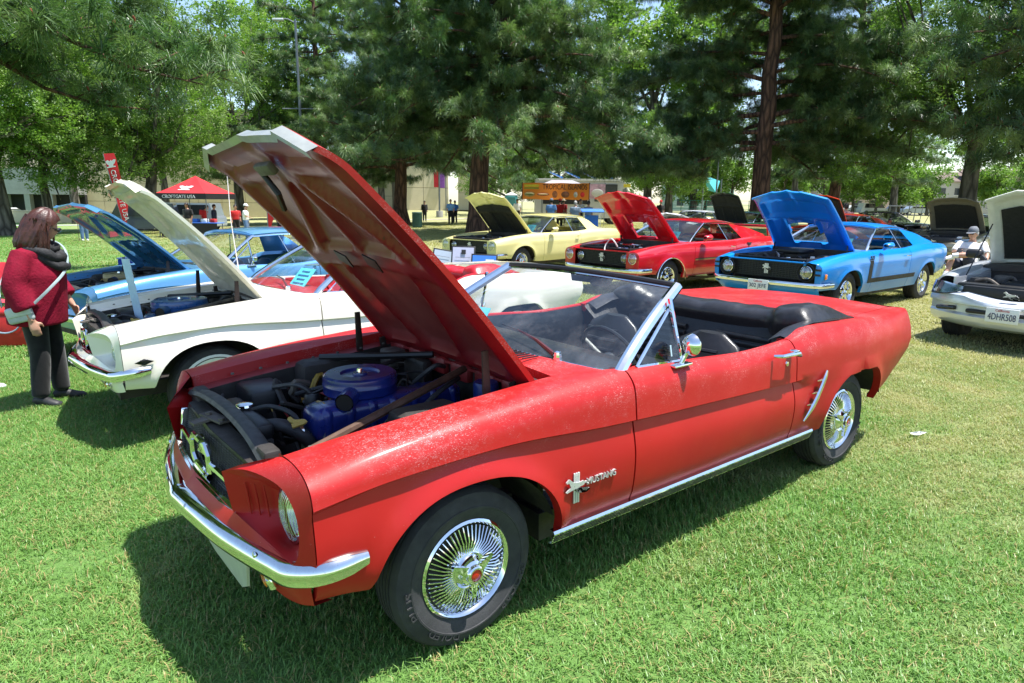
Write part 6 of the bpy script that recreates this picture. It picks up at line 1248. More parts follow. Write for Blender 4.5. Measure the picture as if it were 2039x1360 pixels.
# ---------------------------------------------------------------- people
SKIN = plain('skin', (.46, .25, .17), .5, var=.08, nscale=6); SKIN2 = plain('skin_tan', (.34, .17, .11), .5, var=.08, nscale=6)
def cloth(name, col, rough=.85, b=.25): return plain(name, col, rough, var=.16, nscale=9, bumpk=b, bscale=45, sheen=.2, spec=.25)
JEAN = cloth('blue_jeans', (.10, .18, .34)); BLKC = cloth('black_cloth', (.012, .012, .014)); NAVY = cloth('navy_cloth', (.015, .02, .06)); KHAKI = cloth('khaki_cloth', (.34, .28, .19))
WHC = cloth('white_cloth', (.74, .74, .73)); REDC = cloth('red_cloth', (.50, .02, .02)); BLUC = cloth('blue_cloth', (.04, .16, .55)); RBLU = cloth('royal_blue_cloth', (.012, .04, .42)); LBLU = cloth('denim_shirt_blue', (.14, .30, .62)); MAG = cloth('plum_cloth', (.36, .07, .24)); GREYC = cloth('grey_blue_cloth', (.20, .26, .34)); PATT = cloth('pink_patterned_cloth', (.38, .17, .20)); DRED = cloth('dark_red_cloth', (.25, .01, .015))
HAIRD = plain('dark_hair', (.018, .012, .010), .5, var=.4, nscale=30, bumpk=.5, bscale=90); HAIRR = plain('auburn_hair', (.060, .020, .014), .40, var=.55, nscale=18, bumpk=.6, bscale=70); HAIRG = plain('grey_hair', (.35, .34, .33), .6, var=.2)
SHOEW = plain('white_shoe', (.72, .72, .72), .6); SHOEB = plain('black_shoe', (.02, .02, .022), .55, bumpk=.2)

def ell_loft(mb, C, rx, ry, ax=None, n=16):
    """closed loft of ellipses at centres C; rx along facing, ry sideways"""
    C = np.asarray(C, float); a = np.linspace(0, 2*math.pi, n, endpoint=False); T = np.gradient(C, axis=0); T /= np.linalg.norm(T, axis=1)[:, None]
    G = []
    for c, t, x, y in zip(C, T, rx, ry):
        side = np.array([0, 1., 0]) if ax is None else np.array(ax, float); f = np.cross(side, t); f /= np.linalg.norm(f)+1e-9; sd = np.cross(t, f)
        G.append(c+x*np.cos(a)[:, None]*f+y*np.sin(a)[:, None]*sd)
    mb.grid(np.array(G), close_v=True); k = mb.n-len(C)*n; mb.f.append(tuple(k+j for j in range(n))[::-1]); mb.f.append(tuple(k+(len(C)-1)*n+j for j in range(n))); mb.m += [0, 0]; return mb
def limb(mb, P, r, n=12, infl=0):
    P = crom(np.asarray(P, float), 5); rr = np.interp(np.linspace(0, 1, len(P)), np.linspace(0, 1, len(r)), r)+infl; mb.tube(P, rr, n); return mb
def blob(mb, c, r, n=14, warp=None):
    u = np.linspace(0, math.pi, n); v = np.linspace(0, 2*math.pi, n*2, endpoint=False); U, V = np.meshgrid(u, v, indexing='ij')
    D = np.stack([np.sin(U)*np.cos(V), np.sin(U)*np.sin(V), np.cos(U)], -1); P = D*np.array(r) if warp is None else warp(D)*np.array(r)
    mb.grid(P+np.array(c), close_v=True, flip=True); return mb
def headwarp(D):
    x, y, z = D[..., 0], D[..., 1], D[..., 2]; f = np.clip(x, 0, 1)
    s = 1+0*x
    s = s+.20*np.exp(-((y/.16)**2+((z+.10)/.20)**2))*(x > 0)           # nose
    s = s+.07*np.exp(-((y/.40)**2+((z+.85)/.25)**2))*(x > 0)*1.2         # chin
    s = s-.06*np.exp(-(((np.abs(y)-.36)/.16)**2+((z-.08)/.14)**2))*f      # eye sockets
    s = s+.03*np.exp(-((y/.25)**2+((z+.48)/.10)**2))*f                   # lips
    w_ = np.where(z < 0, 1-.22*(-z)**1.5, 1.0)
    return np.stack([x*s+np.where(z < -.2, .06*(-z), 0), y*w_*s, z*s], -1)
def rot2(v, a): c, s = math.cos(a), math.sin(a); return np.array([v[0]*c-v[1]*s, v[0]*s+v[1]*c, v[2]])
def remesh(o, vox=.016, it=6):
    m = o.modifiers.new('fuse', 'REMESH'); m.mode = 'VOXEL'; m.voxel_size = vox; m.use_smooth_shade = True
    s = o.modifiers.new('soften', 'SMOOTH'); s.iterations = it; s.factor = .5; return o
def hand(mb, w_, d, up_, s=1.0, curl=.5, side=1):
    """hand at wrist w_, pointing along d, back of hand towards up_"""
    d = np.array(d, float); d /= np.linalg.norm(d); u = np.array(up_, float); u -= d*(u@d); u /= np.linalg.norm(u); b = np.cross(d, u)*side
    ell_loft(mb, [w_+d*q*s for q in (-.02, .02, .05, .085)], np.array([.020, .016, .017, .014])*s, np.array([.024, .036, .042, .040])*s, ax=b, n=12)
    for i, L in enumerate((.070, .078, .074, .058)):
        r0 = w_+d*.08*s+b*(.030-.020*i)*s; P = [r0, r0+d*L*.45*s-u*.008*s, r0+d*L*.80*s*(1-.25*curl)-u*.030*s*curl, r0+d*L*(1-.45*curl)*s-u*.055*s*curl]; limb(mb, P, np.array([.0095, .0088, .0080, .0066])*s, 7)
    r0 = w_+d*.025*s+b*.034*s; limb(mb, [r0, r0+(d*.5+b*.8)*.032*s-u*.006*s, r0+(d*.9+b*.45)*.062*s-u*.02*s], np.array([.013, .011, .008])*s, 7)
def person(pos, yaw, label, shirt, pants, shoe=None, hair=None, skin=None, h=1.72, fat=1.0, J=None, sleeve=.5, leg=1.0, hat=None, cap=None, shirt_low=.0, vox=.02, name='person', group='visitors in the park', seated=False, fingers=False, head_yaw=0, head_pitch=0, hairlong=False, hips=1.0):
    skin = skin or SKIN; shoe = shoe or SHOEB
    d = dict(pel=(0, 0, .95), che=(0, 0, 1.24), nec=(.005, 0, 1.465), head=(.03, 0, 1.605), shL=(0, .185, 1.41), elL=(-.03, .235, 1.13), haL=(.05, .235, .90), shR=(0, -.185, 1.41), elR=(-.03, -.235, 1.13), haR=(.05, -.235, .90),
             hiL=(0, .09, .93), knL=(.015, .10, .50), anL=(-.03, .105, .09), hiR=(0, -.09, .93), knR=(.03, -.10, .50), anR=(.02, -.105, .09), toL=0, toR=0)
    d.update(J or {}); k = h/1.72; Q = {a: (np.array(b, float)*k if not np.isscalar(b) else b) for a, b in d.items()}
    root = empty(name, pos, yaw, label, 'person', group); b = MB(); pel, che, nec = Q['pel'], Q['che'], Q['nec']
    tor = np.array([pel-(che-pel)*.32, pel, pel*.5+che*.5, che, che*.35+nec*.65, nec*.9+che*.1, nec+(Q['head']-nec)*.45]); TX = np.array([.085, .120, .112, .125, .100, .058, .052])*k; TY = np.array([.11, .170, .150, .175, .170, .070, .054])*k; F = np.array([fat, fat*hips, fat, fat, 1+(fat-1)*.6, 1, 1])
    ell_loft(b, tor, TX*F, TY*F); lf = 1+(fat-1)*.6
    for s in 'LR':
        sh, el, ha, hi, kn, an = (Q[q+s] for q in ('sh', 'el', 'ha', 'hi', 'kn', 'an'))
        limb(b, [sh*.97+nec*.03, (sh+el)/2, el], np.array([.055, .046, .039])*k*lf); limb(b, [el, el*.6+ha*.4, ha], np.array([.040, .038, .026])*k*lf)
        limb(b, [hi, (hi+kn)/2, kn], np.array([.090, .076, .055])*k*lf); limb(b, [kn, kn*.65+an*.35, an], np.array([.054, .054, .036])*k*lf)
        dirn = (ha-el)/np.linalg.norm(ha-el)
        if fingers: hand(b, ha, dirn+np.array([0, 0, -.3]), np.array([.5, (1 if s == 'L' else -1)*1., .3]), k*.98, .6, 1 if s == 'L' else -1)
        else: hand(b, ha, dirn+np.array([0, 0, -.2]), np.array([0, 1 if s == 'L' else -1, .2]), k, .5)
    hm = Matrix.Rotation(head_yaw, 3, 'Z') @ Matrix.Rotation(head_pitch, 3, 'Y'); HM = np.array(hm); hc = Q['head']
    hb = MB(); blob(hb, (0, 0, 0), np.array([.098, .077, .120])*k, 16, headwarp)
    for s in (1, -1): blob(hb, (-.005*k, s*.076*k, -.005*k), np.array([.020, .010, .030])*k, 6)
    V = np.vstack(hb.v) @ HM.T+hc; b.add(V, hb.f); bo = b.build('body', skin, root, 180); remesh(bo, vox if not fingers else .0085, 4 if not fingers else 5)
    if not fingers or True:
        for s in (1, -1):
            e = HM @ np.array([.088*k, s*.031*k, .012*k])+hc; blob(MB(), (0, 0, 0), 1, 4); em = MB(); blob(em, e, np.array([.008, .012, .008])*k, 6); em.build('eye', BLK, bo)
    # clothing
    iv = .020; sh_ = MB(); lo = pel-(che-pel)*shirt_low; T2 = np.array([lo, pel*.8+che*.2, pel*.4+che*.6, che, che*.35+nec*.65, nec*.85+che*.15]); ell_loft(sh_, T2, (np.array([.122, .125, .120, .130, .106, .072])*k*np.array([fat*hips, fat, fat, fat, 1+(fat-1)*.6, 1])+iv), (np.array([.172, .165, .160, .180, .178, .085])*k*np.array([fat*hips, fat, fat, fat, 1+(fat-1)*.6, 1])+iv))
    for s in 'LR':
        sh, el, ha = Q['sh'+s], Q['el'+s], Q['ha'+s]
        if sleeve <= .55: e2 = sh+(el-sh)*min(1, sleeve*2); limb(sh_, [sh*.96+nec*.04, (sh+e2)/2, e2], np.array([.062, .058, .055])*k*lf, 12, .014)
        else: e2 = el+(ha-el)*(sleeve-.5)*2; limb(sh_, [sh*.96+nec*.04, (sh+el)/2, el], np.array([.060, .052, .046])*k*lf, 12, .014); limb(sh_, [el, (el+e2)/2, e2], np.array([.046, .042, .036])*k*lf, 12, .012)
    so = sh_.build('shirt', shirt, root, 180); remesh(so, vox, 6)
    pa = MB(); ell_loft(pa, np.array([pel-(che-pel)*.34, pel-(che-pel)*.1, pel+(che-pel)*.18]), np.array([.10, .128, .122])*k*fat*hips+.010, np.array([.13, .178, .165])*k*fat*hips+.010)
    for s in 'LR':
        hi, kn, an = Q['hi'+s], Q['kn'+s], Q['an'+s]; limb(pa, [hi, (hi+kn)/2, kn], np.array([.097, .085, .068])*k*lf*hips, 12, .012)
        if leg > .5: e2 = kn+(an-kn)*(leg-.5)*2; limb(pa, [kn, (kn+e2)/2, e2], np.array([.066, .062, .056])*k*lf, 12, .012)
    po = pa.build('trousers' if leg > .5 else 'shorts', pants, root, 180); remesh(po, vox, 6)
    for s in 'LR':
        an = Q['an'+s]; ang = Q['to'+s]; fm = MB(); f = rot2(np.array([1, 0, 0]), ang)
        C = [an+f*q*k+np.array([0, 0, z])*k for q, z in ((-.07, -.045), (-.05, -.04), (.02, -.035), (.10, -.055), (.165, -.062), (.19, -.066))]
        ell_loft(fm, C, np.array([.022, .042, .048, .034, .026, .012])*k, np.array([.020, .034, .036, .044, .040, .018])*k, ax=rot2(np.array([0, 1., 0]), ang)); fo = fm.build('shoe', shoe, root, 180)
    if hair:
        hm_ = MB(); u = np.linspace(0, 1, 10); v = np.linspace(0, 2*math.pi, 24, endpoint=False); G = []
        for q in u:
            row = []
            for a in v:
                back = (1-math.cos(a))/2; el = q*(1.15+(1.15 if not hairlong else 1.5)*back); x, y, z = math.sin(el)*math.cos(a), math.sin(el)*math.sin(a), math.cos(el); row.append(np.array([x*.108-.006, y*.090, z*.128+.008])*k)
            G.append(row)
        G = np.array(G); G2 = G*np.array([.93, .9, .95]); hm_.grid(G, close_v=True, flip=True); hm_.grid(G2, close_v=True); hm_.grid(np.stack([G[-1], G2[-1]]), close_v=True, flip=True)
        V = np.vstack(hm_.v) @ HM.T+hc; hm_.v = [V]; hm_.build('hair', hair, root, 180)
    if cap or hat:
        cm = MB(); m_ = cap or hat; cm.lathe([(.001, .150), (.06, .140), (.095, .10), (.108, .045), (.106, .035), (.085, .04)], 20)
        V = np.vstack(cm.v)*k*np.array([1.02, .86, 1])
        cm.v = [V]; br = MB()
        if hat: br.lathe([(.10, .045), (.16, .035), (.17, .03), (.16, .028), (.10, .036)], 24)
        else:
            a = np.linspace(-1.15, 1.15, 11); A = np.c_[.100*np.cos(a), .090*np.sin(a), 0*a+.045]; Bq = np.c_[.10*np.cos(a)+.085*np.cos(a*.8), .088*np.sin(a), 0*a+.030]; br.shell(np.stack([A, Bq]), .005)
        br.v = [np.vstack(br.v)*k]; cm.add(br.v[0], br.f); cm.v = [np.vstack(cm.v) @ HM.T+hc]; cm.build('hat' if hat else 'cap', m_, root, 60)
    return root, Q, HM

# the woman by the cream car
wy = R(152); wpos = (2.36, -4.02, gz(2.36, -4.02))
BURG = plain('burgundy_knit', (.20, .007, .024), .9, var=.22, nscale=10, bumpk=.9, bscale=60, spec=.15)
wj = dict(pel=(-.03, 0, .92), che=(.0, 0, 1.24), nec=(.055, 0, 1.455), head=(.115, 0, 1.575), shL=(.0, .19, 1.36), elL=(.02, .27, 1.08), haL=(.16, .24, .86), shR=(.0, -.19, 1.36), elR=(-.03, -.28, 1.08), haR=(.06, -.28, .80),
          hiL=(-.02, .095, .90), knL=(.02, .11, .48), anL=(.03, .12, .09), hiR=(-.02, -.095, .90), knR=(.0, -.10, .48), anR=(-.04, -.11, .09), toL=.2, toR=-.25)
woman, WQ, WH = person(wpos, wy, 'woman in burgundy sweater and black scarf looking into the cream car engine', BURG, BLKC, SHOEB, None, SKIN, 1.60, 1.06, wj, .62, 1.0, vox=.016, fingers=True, head_yaw=R(20), head_pitch=R(22), hips=.95, group='visitors in the park')
kk = 1.60/1.72
def wpart(mb, nm, m, sm=60): return mb.build(nm, m, woman, sm)
# poncho sweater body with wide sleeves
pz = MB(); C = np.array([(-.03, 0, .74), (-.025, 0, .86), (-.005, 0, 1.02), (.02, 0, 1.18), (.025, 0, 1.30), (.045, 0, 1.41), (.055, 0, 1.46)])*kk
ell_loft(pz, C, np.array([.205, .208, .205, .195, .150, .10, .08]), np.array([.232, .235, .225, .215, .190, .12, .095]), n=26)
for s, q in ((1, 'L'), (-1, 'R')):
    sh, el, ha = WQ['sh'+q], WQ['el'+q], WQ['ha'+q]; e2 = el*.35+ha*.65; limb(pz, [sh*.9+WQ['nec']*.1, (sh+el)/2+[0, s*.01, 0], el, e2], np.array([.078, .085, .088, .086]), 14)
po_ = wpart(pz, 'sweater', BURG, 180); remesh(po_, .014, 7)
sc_ = MB(); a = np.linspace(0, 2*math.pi, 40, endpoint=False)
for i, (rr_, zz, th) in enumerate(((.100, 1.43, .036), (.115, 1.39, .042), (.108, 1.345, .036))):
    P = np.c_[.065+rr_*np.cos(a)*.95+.03*i*np.clip(np.cos(a), 0, 1), rr_*1.02*np.sin(a), zz*kk-.035*np.clip(np.cos(a), 0, 1)*(1+i)+.008*np.sin(a*5+i)]; sc_.tube(P, th+.006*np.sin(a*7+i*2), 10, closed=True)
sc_ = wpart(sc_, 'scarf', plain('black_scarf', (.012, .012, .014), .8, var=.4, nscale=20, bumpk=.7, bscale=40), 180)
# shoulder-length hair: cap plus locks
def hloc(P): return np.asarray(P, float) @ WH.T+WQ['head']
hb = MB(); u = np.linspace(0, 1, 12); v = np.linspace(0, 2*math.pi, 40, endpoint=False); G = []
for q in u:
    row = []
    for a_ in v:
        back = (1-math.cos(a_))/2; e_ = q*(.92+1.45*min(1, back*1.5)); x, y, z = math.sin(e_)*math.cos(a_), math.sin(e_)*math.sin(a_), math.cos(e_); rp = 1+.025*math.sin(a_*13+q*4)+.02*math.sin(a_*7); row.append(np.array([x*.125*rp-.012, y*.108*rp, z*.148*rp+.010]))
    G.append(row)
G = np.array(G)*.97; hb.grid(hloc(G.reshape(-1, 3)).reshape(G.shape), close_v=True, flip=True); hcap = wpart(hb, 'hair', HAIRR, 180); rr = np.random.default_rng(3)
lk = MB(); Za = np.linspace(.06, -.205, 14); An = np.linspace(R(60), R(300), 64); G = []
for z in Za:
    t_ = (.06-z)/.265; row = []
    for a_ in An:
        wv = .004*math.sin(a_*31+t_*3)+.005*math.sin(a_*17-t_*5)+.004*math.sin(a_*7); r0 = .118+.016*math.sin(math.pi*t_)+.012*t_*t_-.05*max(0, t_-.86)/.14*.35+wv
        row.append((r0*math.cos(a_)*1.02-.014, r0*math.sin(a_)*.93, z+.012*math.sin(a_*23)*t_+.01*math.sin(a_*9)*t_))
    G.append(row)
G = np.array(G); Gw = hloc(G.reshape(-1, 3)).reshape(G.shape); dz_ = WQ['head'][2]
Gw[..., 0] -= np.clip(dz_-.02-Gw[..., 2], 0, 1)*.10
lk.shell(Gw, .016); lk.build('back_length', HAIRR, hcap, 180); lk = MB()
for i in range(120):
    a_ = rr.uniform(R(64), R(296)); q0 = np.array([.122*math.cos(a_)-.014, .112*math.sin(a_), rr.uniform(-.02, .06)]); L = rr.uniform(.16, .25); p0 = hloc(q0); out = p0-WQ['head']; out[2] = 0; out /= np.linalg.norm(out)+1e-6
    lk.tube(crom(np.array([p0, p0+out*.012+[0, 0, -L*.4], p0+out*.016+[-.012, 0, -L*.75], p0+out*.012+[-.022, 0, -L]]), 3), np.linspace(.005, .0025, 10), 4)
lk.build('strands', HAIRR, hcap, 180)

sg = MB()
for s in (1, -1): C_ = hloc([(.104, s*.036, .014)])[0]; blob(sg, C_, (.014, .026, .018), 8)
sg.tube(hloc([(.112, -.02, .018), (.116, 0, .02), (.112, .02, .018)]), .004, 5)
for s in (1, -1): sg.tube(hloc([(.10, s*.060, .018), (.05, s*.085, .020), (-.01, s*.09, .018)]), .004, 5)
wpart(sg, 'sunglasses', plain('sunglass_black', (.01, .01, .012), .12, coat=1))
LIL = plain('pale_leather', (.42, .47, .48), .5, bumpk=.1)
pu = empty('shoulder_bag', (0, 0, 0)); tag(pu, 'pale grey shoulder bag worn across the burgundy sweater', 'bag'); pu.location = wpos; pu.rotation_euler = (0, 0, wy)
MB().rbox((-.02, -.265, .80), (.19, .05, .13), .025, (.05, -.22, .05), 3).build('pouch', LIL, pu, 60); MB().rbox((-.015, -.292, .825), (.18, .02, .075), .012, (.12, -.22, .05)).build('flap', plain('pale_leather_light', (.50, .55, .56), .45), pu, 60)
st_ = crom(np.array([(.07, -.285, .86), (.19, -.20, 1.00), (.240, -.04, 1.12), (.215, .08, 1.24), (.13, .155, 1.33), (.0, .16, 1.35), (-.13, .06, 1.24), (-.20, -.12, 1.04), (-.13, -.285, .86)]), 5); MB().tube(st_, .012, 6, flat=.4).build('strap', plain('teal_grey_strap', (.28, .36, .38), .6), pu)
# the man resting in a folding chair
sx, sy = -13.15, -2.45; sz_ = gz(sx, sy)
sj = dict(pel=(-.05, 0, .36), che=(-.22, 0, .64), nec=(-.30, 0, .86), head=(-.25, 0, 1.02), shL=(-.27, .19, .82), elL=(-.10, .33, .60), haL=(.10, .36, .46), shR=(-.27, -.19, .82), elR=(-.08, -.26, .62), haR=(.14, -.10, .66),
          hiL=(0, .09, .36), knL=(.42, .12, .62), anL=(.52, -.12, .60), hiR=(0, -.09, .36), knR=(.42, -.14, .52), anR=(.72, -.16, .09), toL=-.6, toR=.1)
man, MQ, MH = person((sx, sy, sz_), R(4), 'man in white shirt and grey cap resting in a low chair by the blue car', WHC, NAVY, SHOEW, HAIRG, SKIN, 1.74, 1.12, sj, .42, .42, vox=.018, cap=plain('cap_grey', (.14, .15, .17), .8), fingers=True, head_yaw=R(-14), head_pitch=R(8))
for s in 'LR': an = MQ['an'+s]; kn = MQ['kn'+s]; limb(MB(), [an, an], [.1, .1]) if 0 else MB().tube(np.array([an+(kn-an)*.02, an+(kn-an)*.42]), np.array([.045, .056]), 12).build('sock', WHC, man)
MB().rbox(tuple(MQ['haR']+[.05, .08, .03]), (.012, .22, .15), .01, (0, -.9, 0)).build('tablet', BLK, man); sgl = MB()
for s in (1, -1): blob(sgl, (np.array(MH) @ np.array([.094, s*.036, .012]))+MQ['head'], (.012, .026, .017), 8)
sgl.build('sunglasses', BLK, man)
fc = empty('folding_chair', (sx, sy, sz_), R(4), 'low dark folding chair under the resting man', 'chair'); MB().rbox((.08, 0, .26), (.50, .56, .03), .01, (0, -.12, 0)).build('seat', NAVY, fc); MB().rbox((-.32, 0, .52), (.03, .56, .56), .01, (0, -.35, 0)).build('backrest', NAVY, fc)
for s in (1, -1):
    for (a_, b_) in (((.32, .27, 0), (-.25, .27, .42)), ((-.30, .27, 0), (.32, .27, .42))): MB().tube(np.array([a_, b_])*[1, s, 1], .012, 6).build('leg', ALU, fc)
    MB().rbox((.05, s*.30, .44), (.45, .05, .025), .01).build('armrest', BLK, fc)
# far visitors: photo column, depth, facing, look
def stand(u, D, yaw, label, shirt, pants, **kw):
    q = ground_at(u, D); kw.setdefault('hair', HAIRD); kw.setdefault('vox', .03); return person(tuple(q), yaw, label, shirt, pants, **kw)[0]
TOC = math.atan2(CAM[1]+30, CAM[0]+12)
q = ground_at(160, 33.0); m1 = person(tuple(q), R(95), 'man in royal blue shirt and jeans walking with a cane at left', RBLU, JEAN, SHOEW, HAIRG, h=1.72, fat=1.25, J=dict(che=(.05, 0, 1.22), nec=(.14, 0, 1.42), head=(.22, 0, 1.53), haR=(.22, -.26, .92), elR=(.02, -.26, 1.12)), vox=.024)[0]
cn = empty('walking_cane', tuple(q), R(95), 'thin dark walking cane held by the man in royal blue', 'cane'); MB().tube(np.array([(.26, -.30, 0), (.24, -.28, .86)]), .014, 6).build('shaft', GRIME, cn); MB().tube(crom(np.array([(.24, -.28, .86), (.23, -.28, .90), (.18, -.28, .91)]), 3), .016, 6).build('handle', GRIME, cn)
stand(845, 56, R(70), 'man all in black walking on the lawn beyond the trash can', BLKC, BLKC, h=1.74, sleeve=.9)
stand(897, 47, R(60), 'man in blue shirt and black trousers standing left of big pine', LBLU, BLKC, h=1.78, sleeve=.55)
stand(906, 50, R(30), 'second person in blue standing just behind the blue shirted man', BLUC, BLKC, h=1.70, sleeve=.55, skin=SKIN2)
stand(371, 33.5, R(40), 'vendor in black shirt and khaki shorts in front of the red tent', BLKC, KHAKI, h=1.80, leg=.5, skin=SKIN2)
stand(403, 36, R(130), 'person in red shirt leaning over the tent table', REDC, BLKC, h=1.74, J=dict(che=(.06, 0, 1.22), nec=(.16, 0, 1.42), head=(.24, 0, 1.53)))
stand(424, 36.6, R(150), 'person in navy jacket standing under the red tent', NAVY, BLKC, h=1.70, sleeve=.95)
stand(487, 31, R(145), 'person in white shirt and white cap right of the tent', WHC, JEAN, h=1.68, cap=WHITE, J=dict(elR=(.08, -.24, 1.16), haR=(.32, -.2, 1.08)))
stand(467, 33, R(90), 'person in red shirt behind the white capped visitor', REDC, BLKC, h=1.66)
stand(556, 34, R(60), 'person in red shirt half hidden behind the red open hood', REDC, BLKC, h=1.62)
stand(322, 35, R(60), 'person in white with grey hair left of the tent', WHC, BLKC, h=1.55, hair=HAIRG)
for u, D, yw, lb, sh, pn, kw in ((1098, 34, 220, 'man in denim blue shirt and cap facing the food truck', LBLU, NAVY, dict(cap=GREYC, fat=1.15)), (1115, 37, 215, 'person in red shirt and red cap at the food truck', REDC, BLKC, dict(cap=REDC)), (1122, 39, 200, 'person in straw hat and red shirt queuing at the truck', DRED, KHAKI, dict(hat=KHAKI)),
      (1146, 32, 220, 'grey haired man in blue grey shirt nearest the truck', GREYC, NAVY, dict(hair=HAIRG, h=1.62, fat=1.1)), (1156, 38, 60, 'person in white at the truck counter', WHC, BLKC, dict()), (1172, 32.5, 200, 'man in grey shirt leaning beside the red open hood', GREYC, NAVY, dict(h=1.62, fat=1.15)),
      (1292, 27, 190, 'balding man in plum shirt behind the red car', MAG, NAVY, dict(hair=HAIRG, fat=1.15, h=1.78)), (1030, 45, 50, 'person in white shirt left of the food truck', WHC, BLKC, dict(skin=SKIN2)), (1316, 42, 60, 'person in dark cap right of the plum shirted man', BLKC, NAVY, dict(cap=REDC)),
      (1687, 23.5, 215, 'woman with ponytail in pink patterned shirt behind the blue roof', PATT, JEAN, dict(h=1.62, hair=HAIRD, fat=1.1)), (1777, 22, 60, 'dark haired person sitting low behind the blue car', BLKC, BLKC, dict(h=1.15, skin=SKIN2))):
    kw.setdefault('h', 1.72); stand(u, D, R(yw), lb, sh, pn, **kw)

# ---------------------------------------------------------------- park furniture and stalls
FRED = plain('banner_red', (.55, .012, .018), .7, var=.1); FBLK = plain('valance_black', (.012, .012, .014), .7); LETW = plain('lettering_pale', (.62, .64, .66), .6); POLE = plain('grey_pole', (.16, .18, .20), .5, metal=.4)
CREST = np.array([(0, .5), (.12, .34), (.30, .38), (.60, .52), (1.0, .46), (.92, .22), (.74, .0), (.46, -.14), (.40, -.30), (.85, -.38), (.85, -.50), (-.85, -.50), (-.85, -.38), (-.40, -.30), (-.46, -.14), (-.74, 0), (-.92, .22), (-1.0, .46), (-.60, .52), (-.30, .38), (-.12, .34)])
def place(name, u, D, label, cat, yaw=0, group=None): return empty(name, tuple(ground_at(u, D)), VY+yaw, label, cat, group)
# tent
tn_ = place('canopy_tent', 393, 36.5, 'red canopy tent with black valance and pale winged crest', 'tent', R(-8)); W_, Zv, Zt = 1.45, 2.30, 3.25
for i in range(4):
    c, s = math.cos(i*math.pi/2), math.sin(i*math.pi/2); rot = lambda p: (p[0]*c-p[1]*s, p[0]*s+p[1]*c, p[2]); n = 7; G = []
    for k_ in np.linspace(0, 1, n):
        hw_ = W_*(1-k_)**1.0; z = Zv+(Zt-Zv)*(k_**1.25*.55+k_*.45); G.append([rot((x*hw_, -hw_, z-.05*(1-abs(x))*math.sin(math.pi*k_))) for x in np.linspace(-1, 1, 9)])
    MB().grid(np.array(G)).build('roof_panel', FRED, tn_, 60); MB().grid(np.array([[rot((x*W_, -W_-.005, Zv+.01)) for x in (-1, -.5, 0, .5, 1)], [rot((x*W_, -W_-.02, Zv-.30)) for x in (-1, -.5, 0, .5, 1)]])).build('valance', FBLK, tn_)
    MB().tube(np.array([rot((-W_+.03, -W_+.03, 0)), rot((-W_+.03, -W_+.03, Zv))]), .025, 6).build('leg', POLE, tn_)
mb = MB(); text_into(mb, 'CROFTGATE USA', (-.10, -W_-.03, Zv-.165), (1, 0, 0), (0, 0, 1), 1.9, .17, depth=.01); mb.build('lettering', LETW, tn_, 0)
nrm = np.array([0, -(Zt-Zv), W_]); nrm /= np.linalg.norm(nrm); upv_ = np.array([0, W_, (Zt-Zv)]); upv_ /= np.linalg.norm(upv_); cc = np.array([0, -W_*.66, Zv+(Zt-Zv)*.27])
MB().prism(cc+nrm*.03+CREST[:, :1]*.40*np.array([1, 0, 0])+CREST[:, 1:]*.40*upv_, nrm*.01).build('crest', LETW, tn_)
tb = place('stall_table', 398, 35.2, 'cloth covered stall table under the red tent', 'table', R(-8)); MB().rbox((0, 0, .74), (2.2, .7, .05), .01).build('top', BLUC, tb)
for x in (-1, 1):
    for y in (-.3, .3): MB().tube(np.array([(x, y, 0), (x, y, .73)]), .02, 6).build('leg', POLE, tb)
MB().box((0, -.36, .45), (2.2, .02, .55)).build('cloth', FBLK, tb)
for i, (x, c_) in enumerate(((-.8, REDC), (-.3, BLUC), (.2, WHC), (.7, REDC))): b_ = MB().rbox((x, 0, .86), (.26, .3, .2), .02); o = place('merchandise_box', 398, 35.2, ['red box at the left end of the stall table', 'blue box on the stall table', 'white box on the stall table', 'red box at the right end of the stall table'][i], 'box', R(-8), 'boxes on the stall table'); b_.build('carton', c_, o)
# feather flags
def feather(u, D, H, lean, label, text=None, wd=.52, yaw=0, z0=.5):
    o = place('feather_flag', u, D, label, 'flag', yaw); MB().tube(np.array([(0, 0, 0), (lean*H*.5, 0, H*.5), (lean*H, 0, H)]), .022, 6).build('pole', POLE, o); Z = np.linspace(z0, H, 16); G = []
    for z in Z: t_ = (z-z0)/(H-z0); w_ = wd*min(1, .15+t_*2.2)*(1 if t_ < .94 else .94); x = lean*z; G.append([(x+.01, .02*math.sin(z*3), z), (x+w_/2, .03*math.sin(z*3+1), z+.015), (x+w_, .03*math.sin(z*3+2), z+.03)])
    MB().grid(np.array(G)).build('cloth', FRED, o, 60)
    if text:
        ex = np.array([-lean, 0, -1.]); ex /= np.linalg.norm(ex); ey = np.array([ex[2]*-1, 0, ex[0]]); ey = np.array([1, 0, -lean]); ey /= np.linalg.norm(ey); mb = MB(); zc = z0+(H-z0)*.47; text_into(mb, text, (lean*zc+wd*.5, -.05, zc), ex, ey, (H-z0)*.66, wd*.42, depth=.01); mb.build('lettering', LETW, o, 0)
        zc = H-.45; MB().prism(np.array([lean*zc+wd*.5, -.05, zc])+CREST[:, :1]*.24*ey+CREST[:, 1:]*.34*np.array([0, 0, 1]), (0, -.01, 0)).build('crest', LETW, o)
    return o
feather(247, 31, 4.05, -.18, 'tall red feather flag leaning left beside the open hoods', 'CROFTGATE USA'); feather(530, 30, 4.55, .01, 'red feather flag showing its top above the red open hood', None, .7)
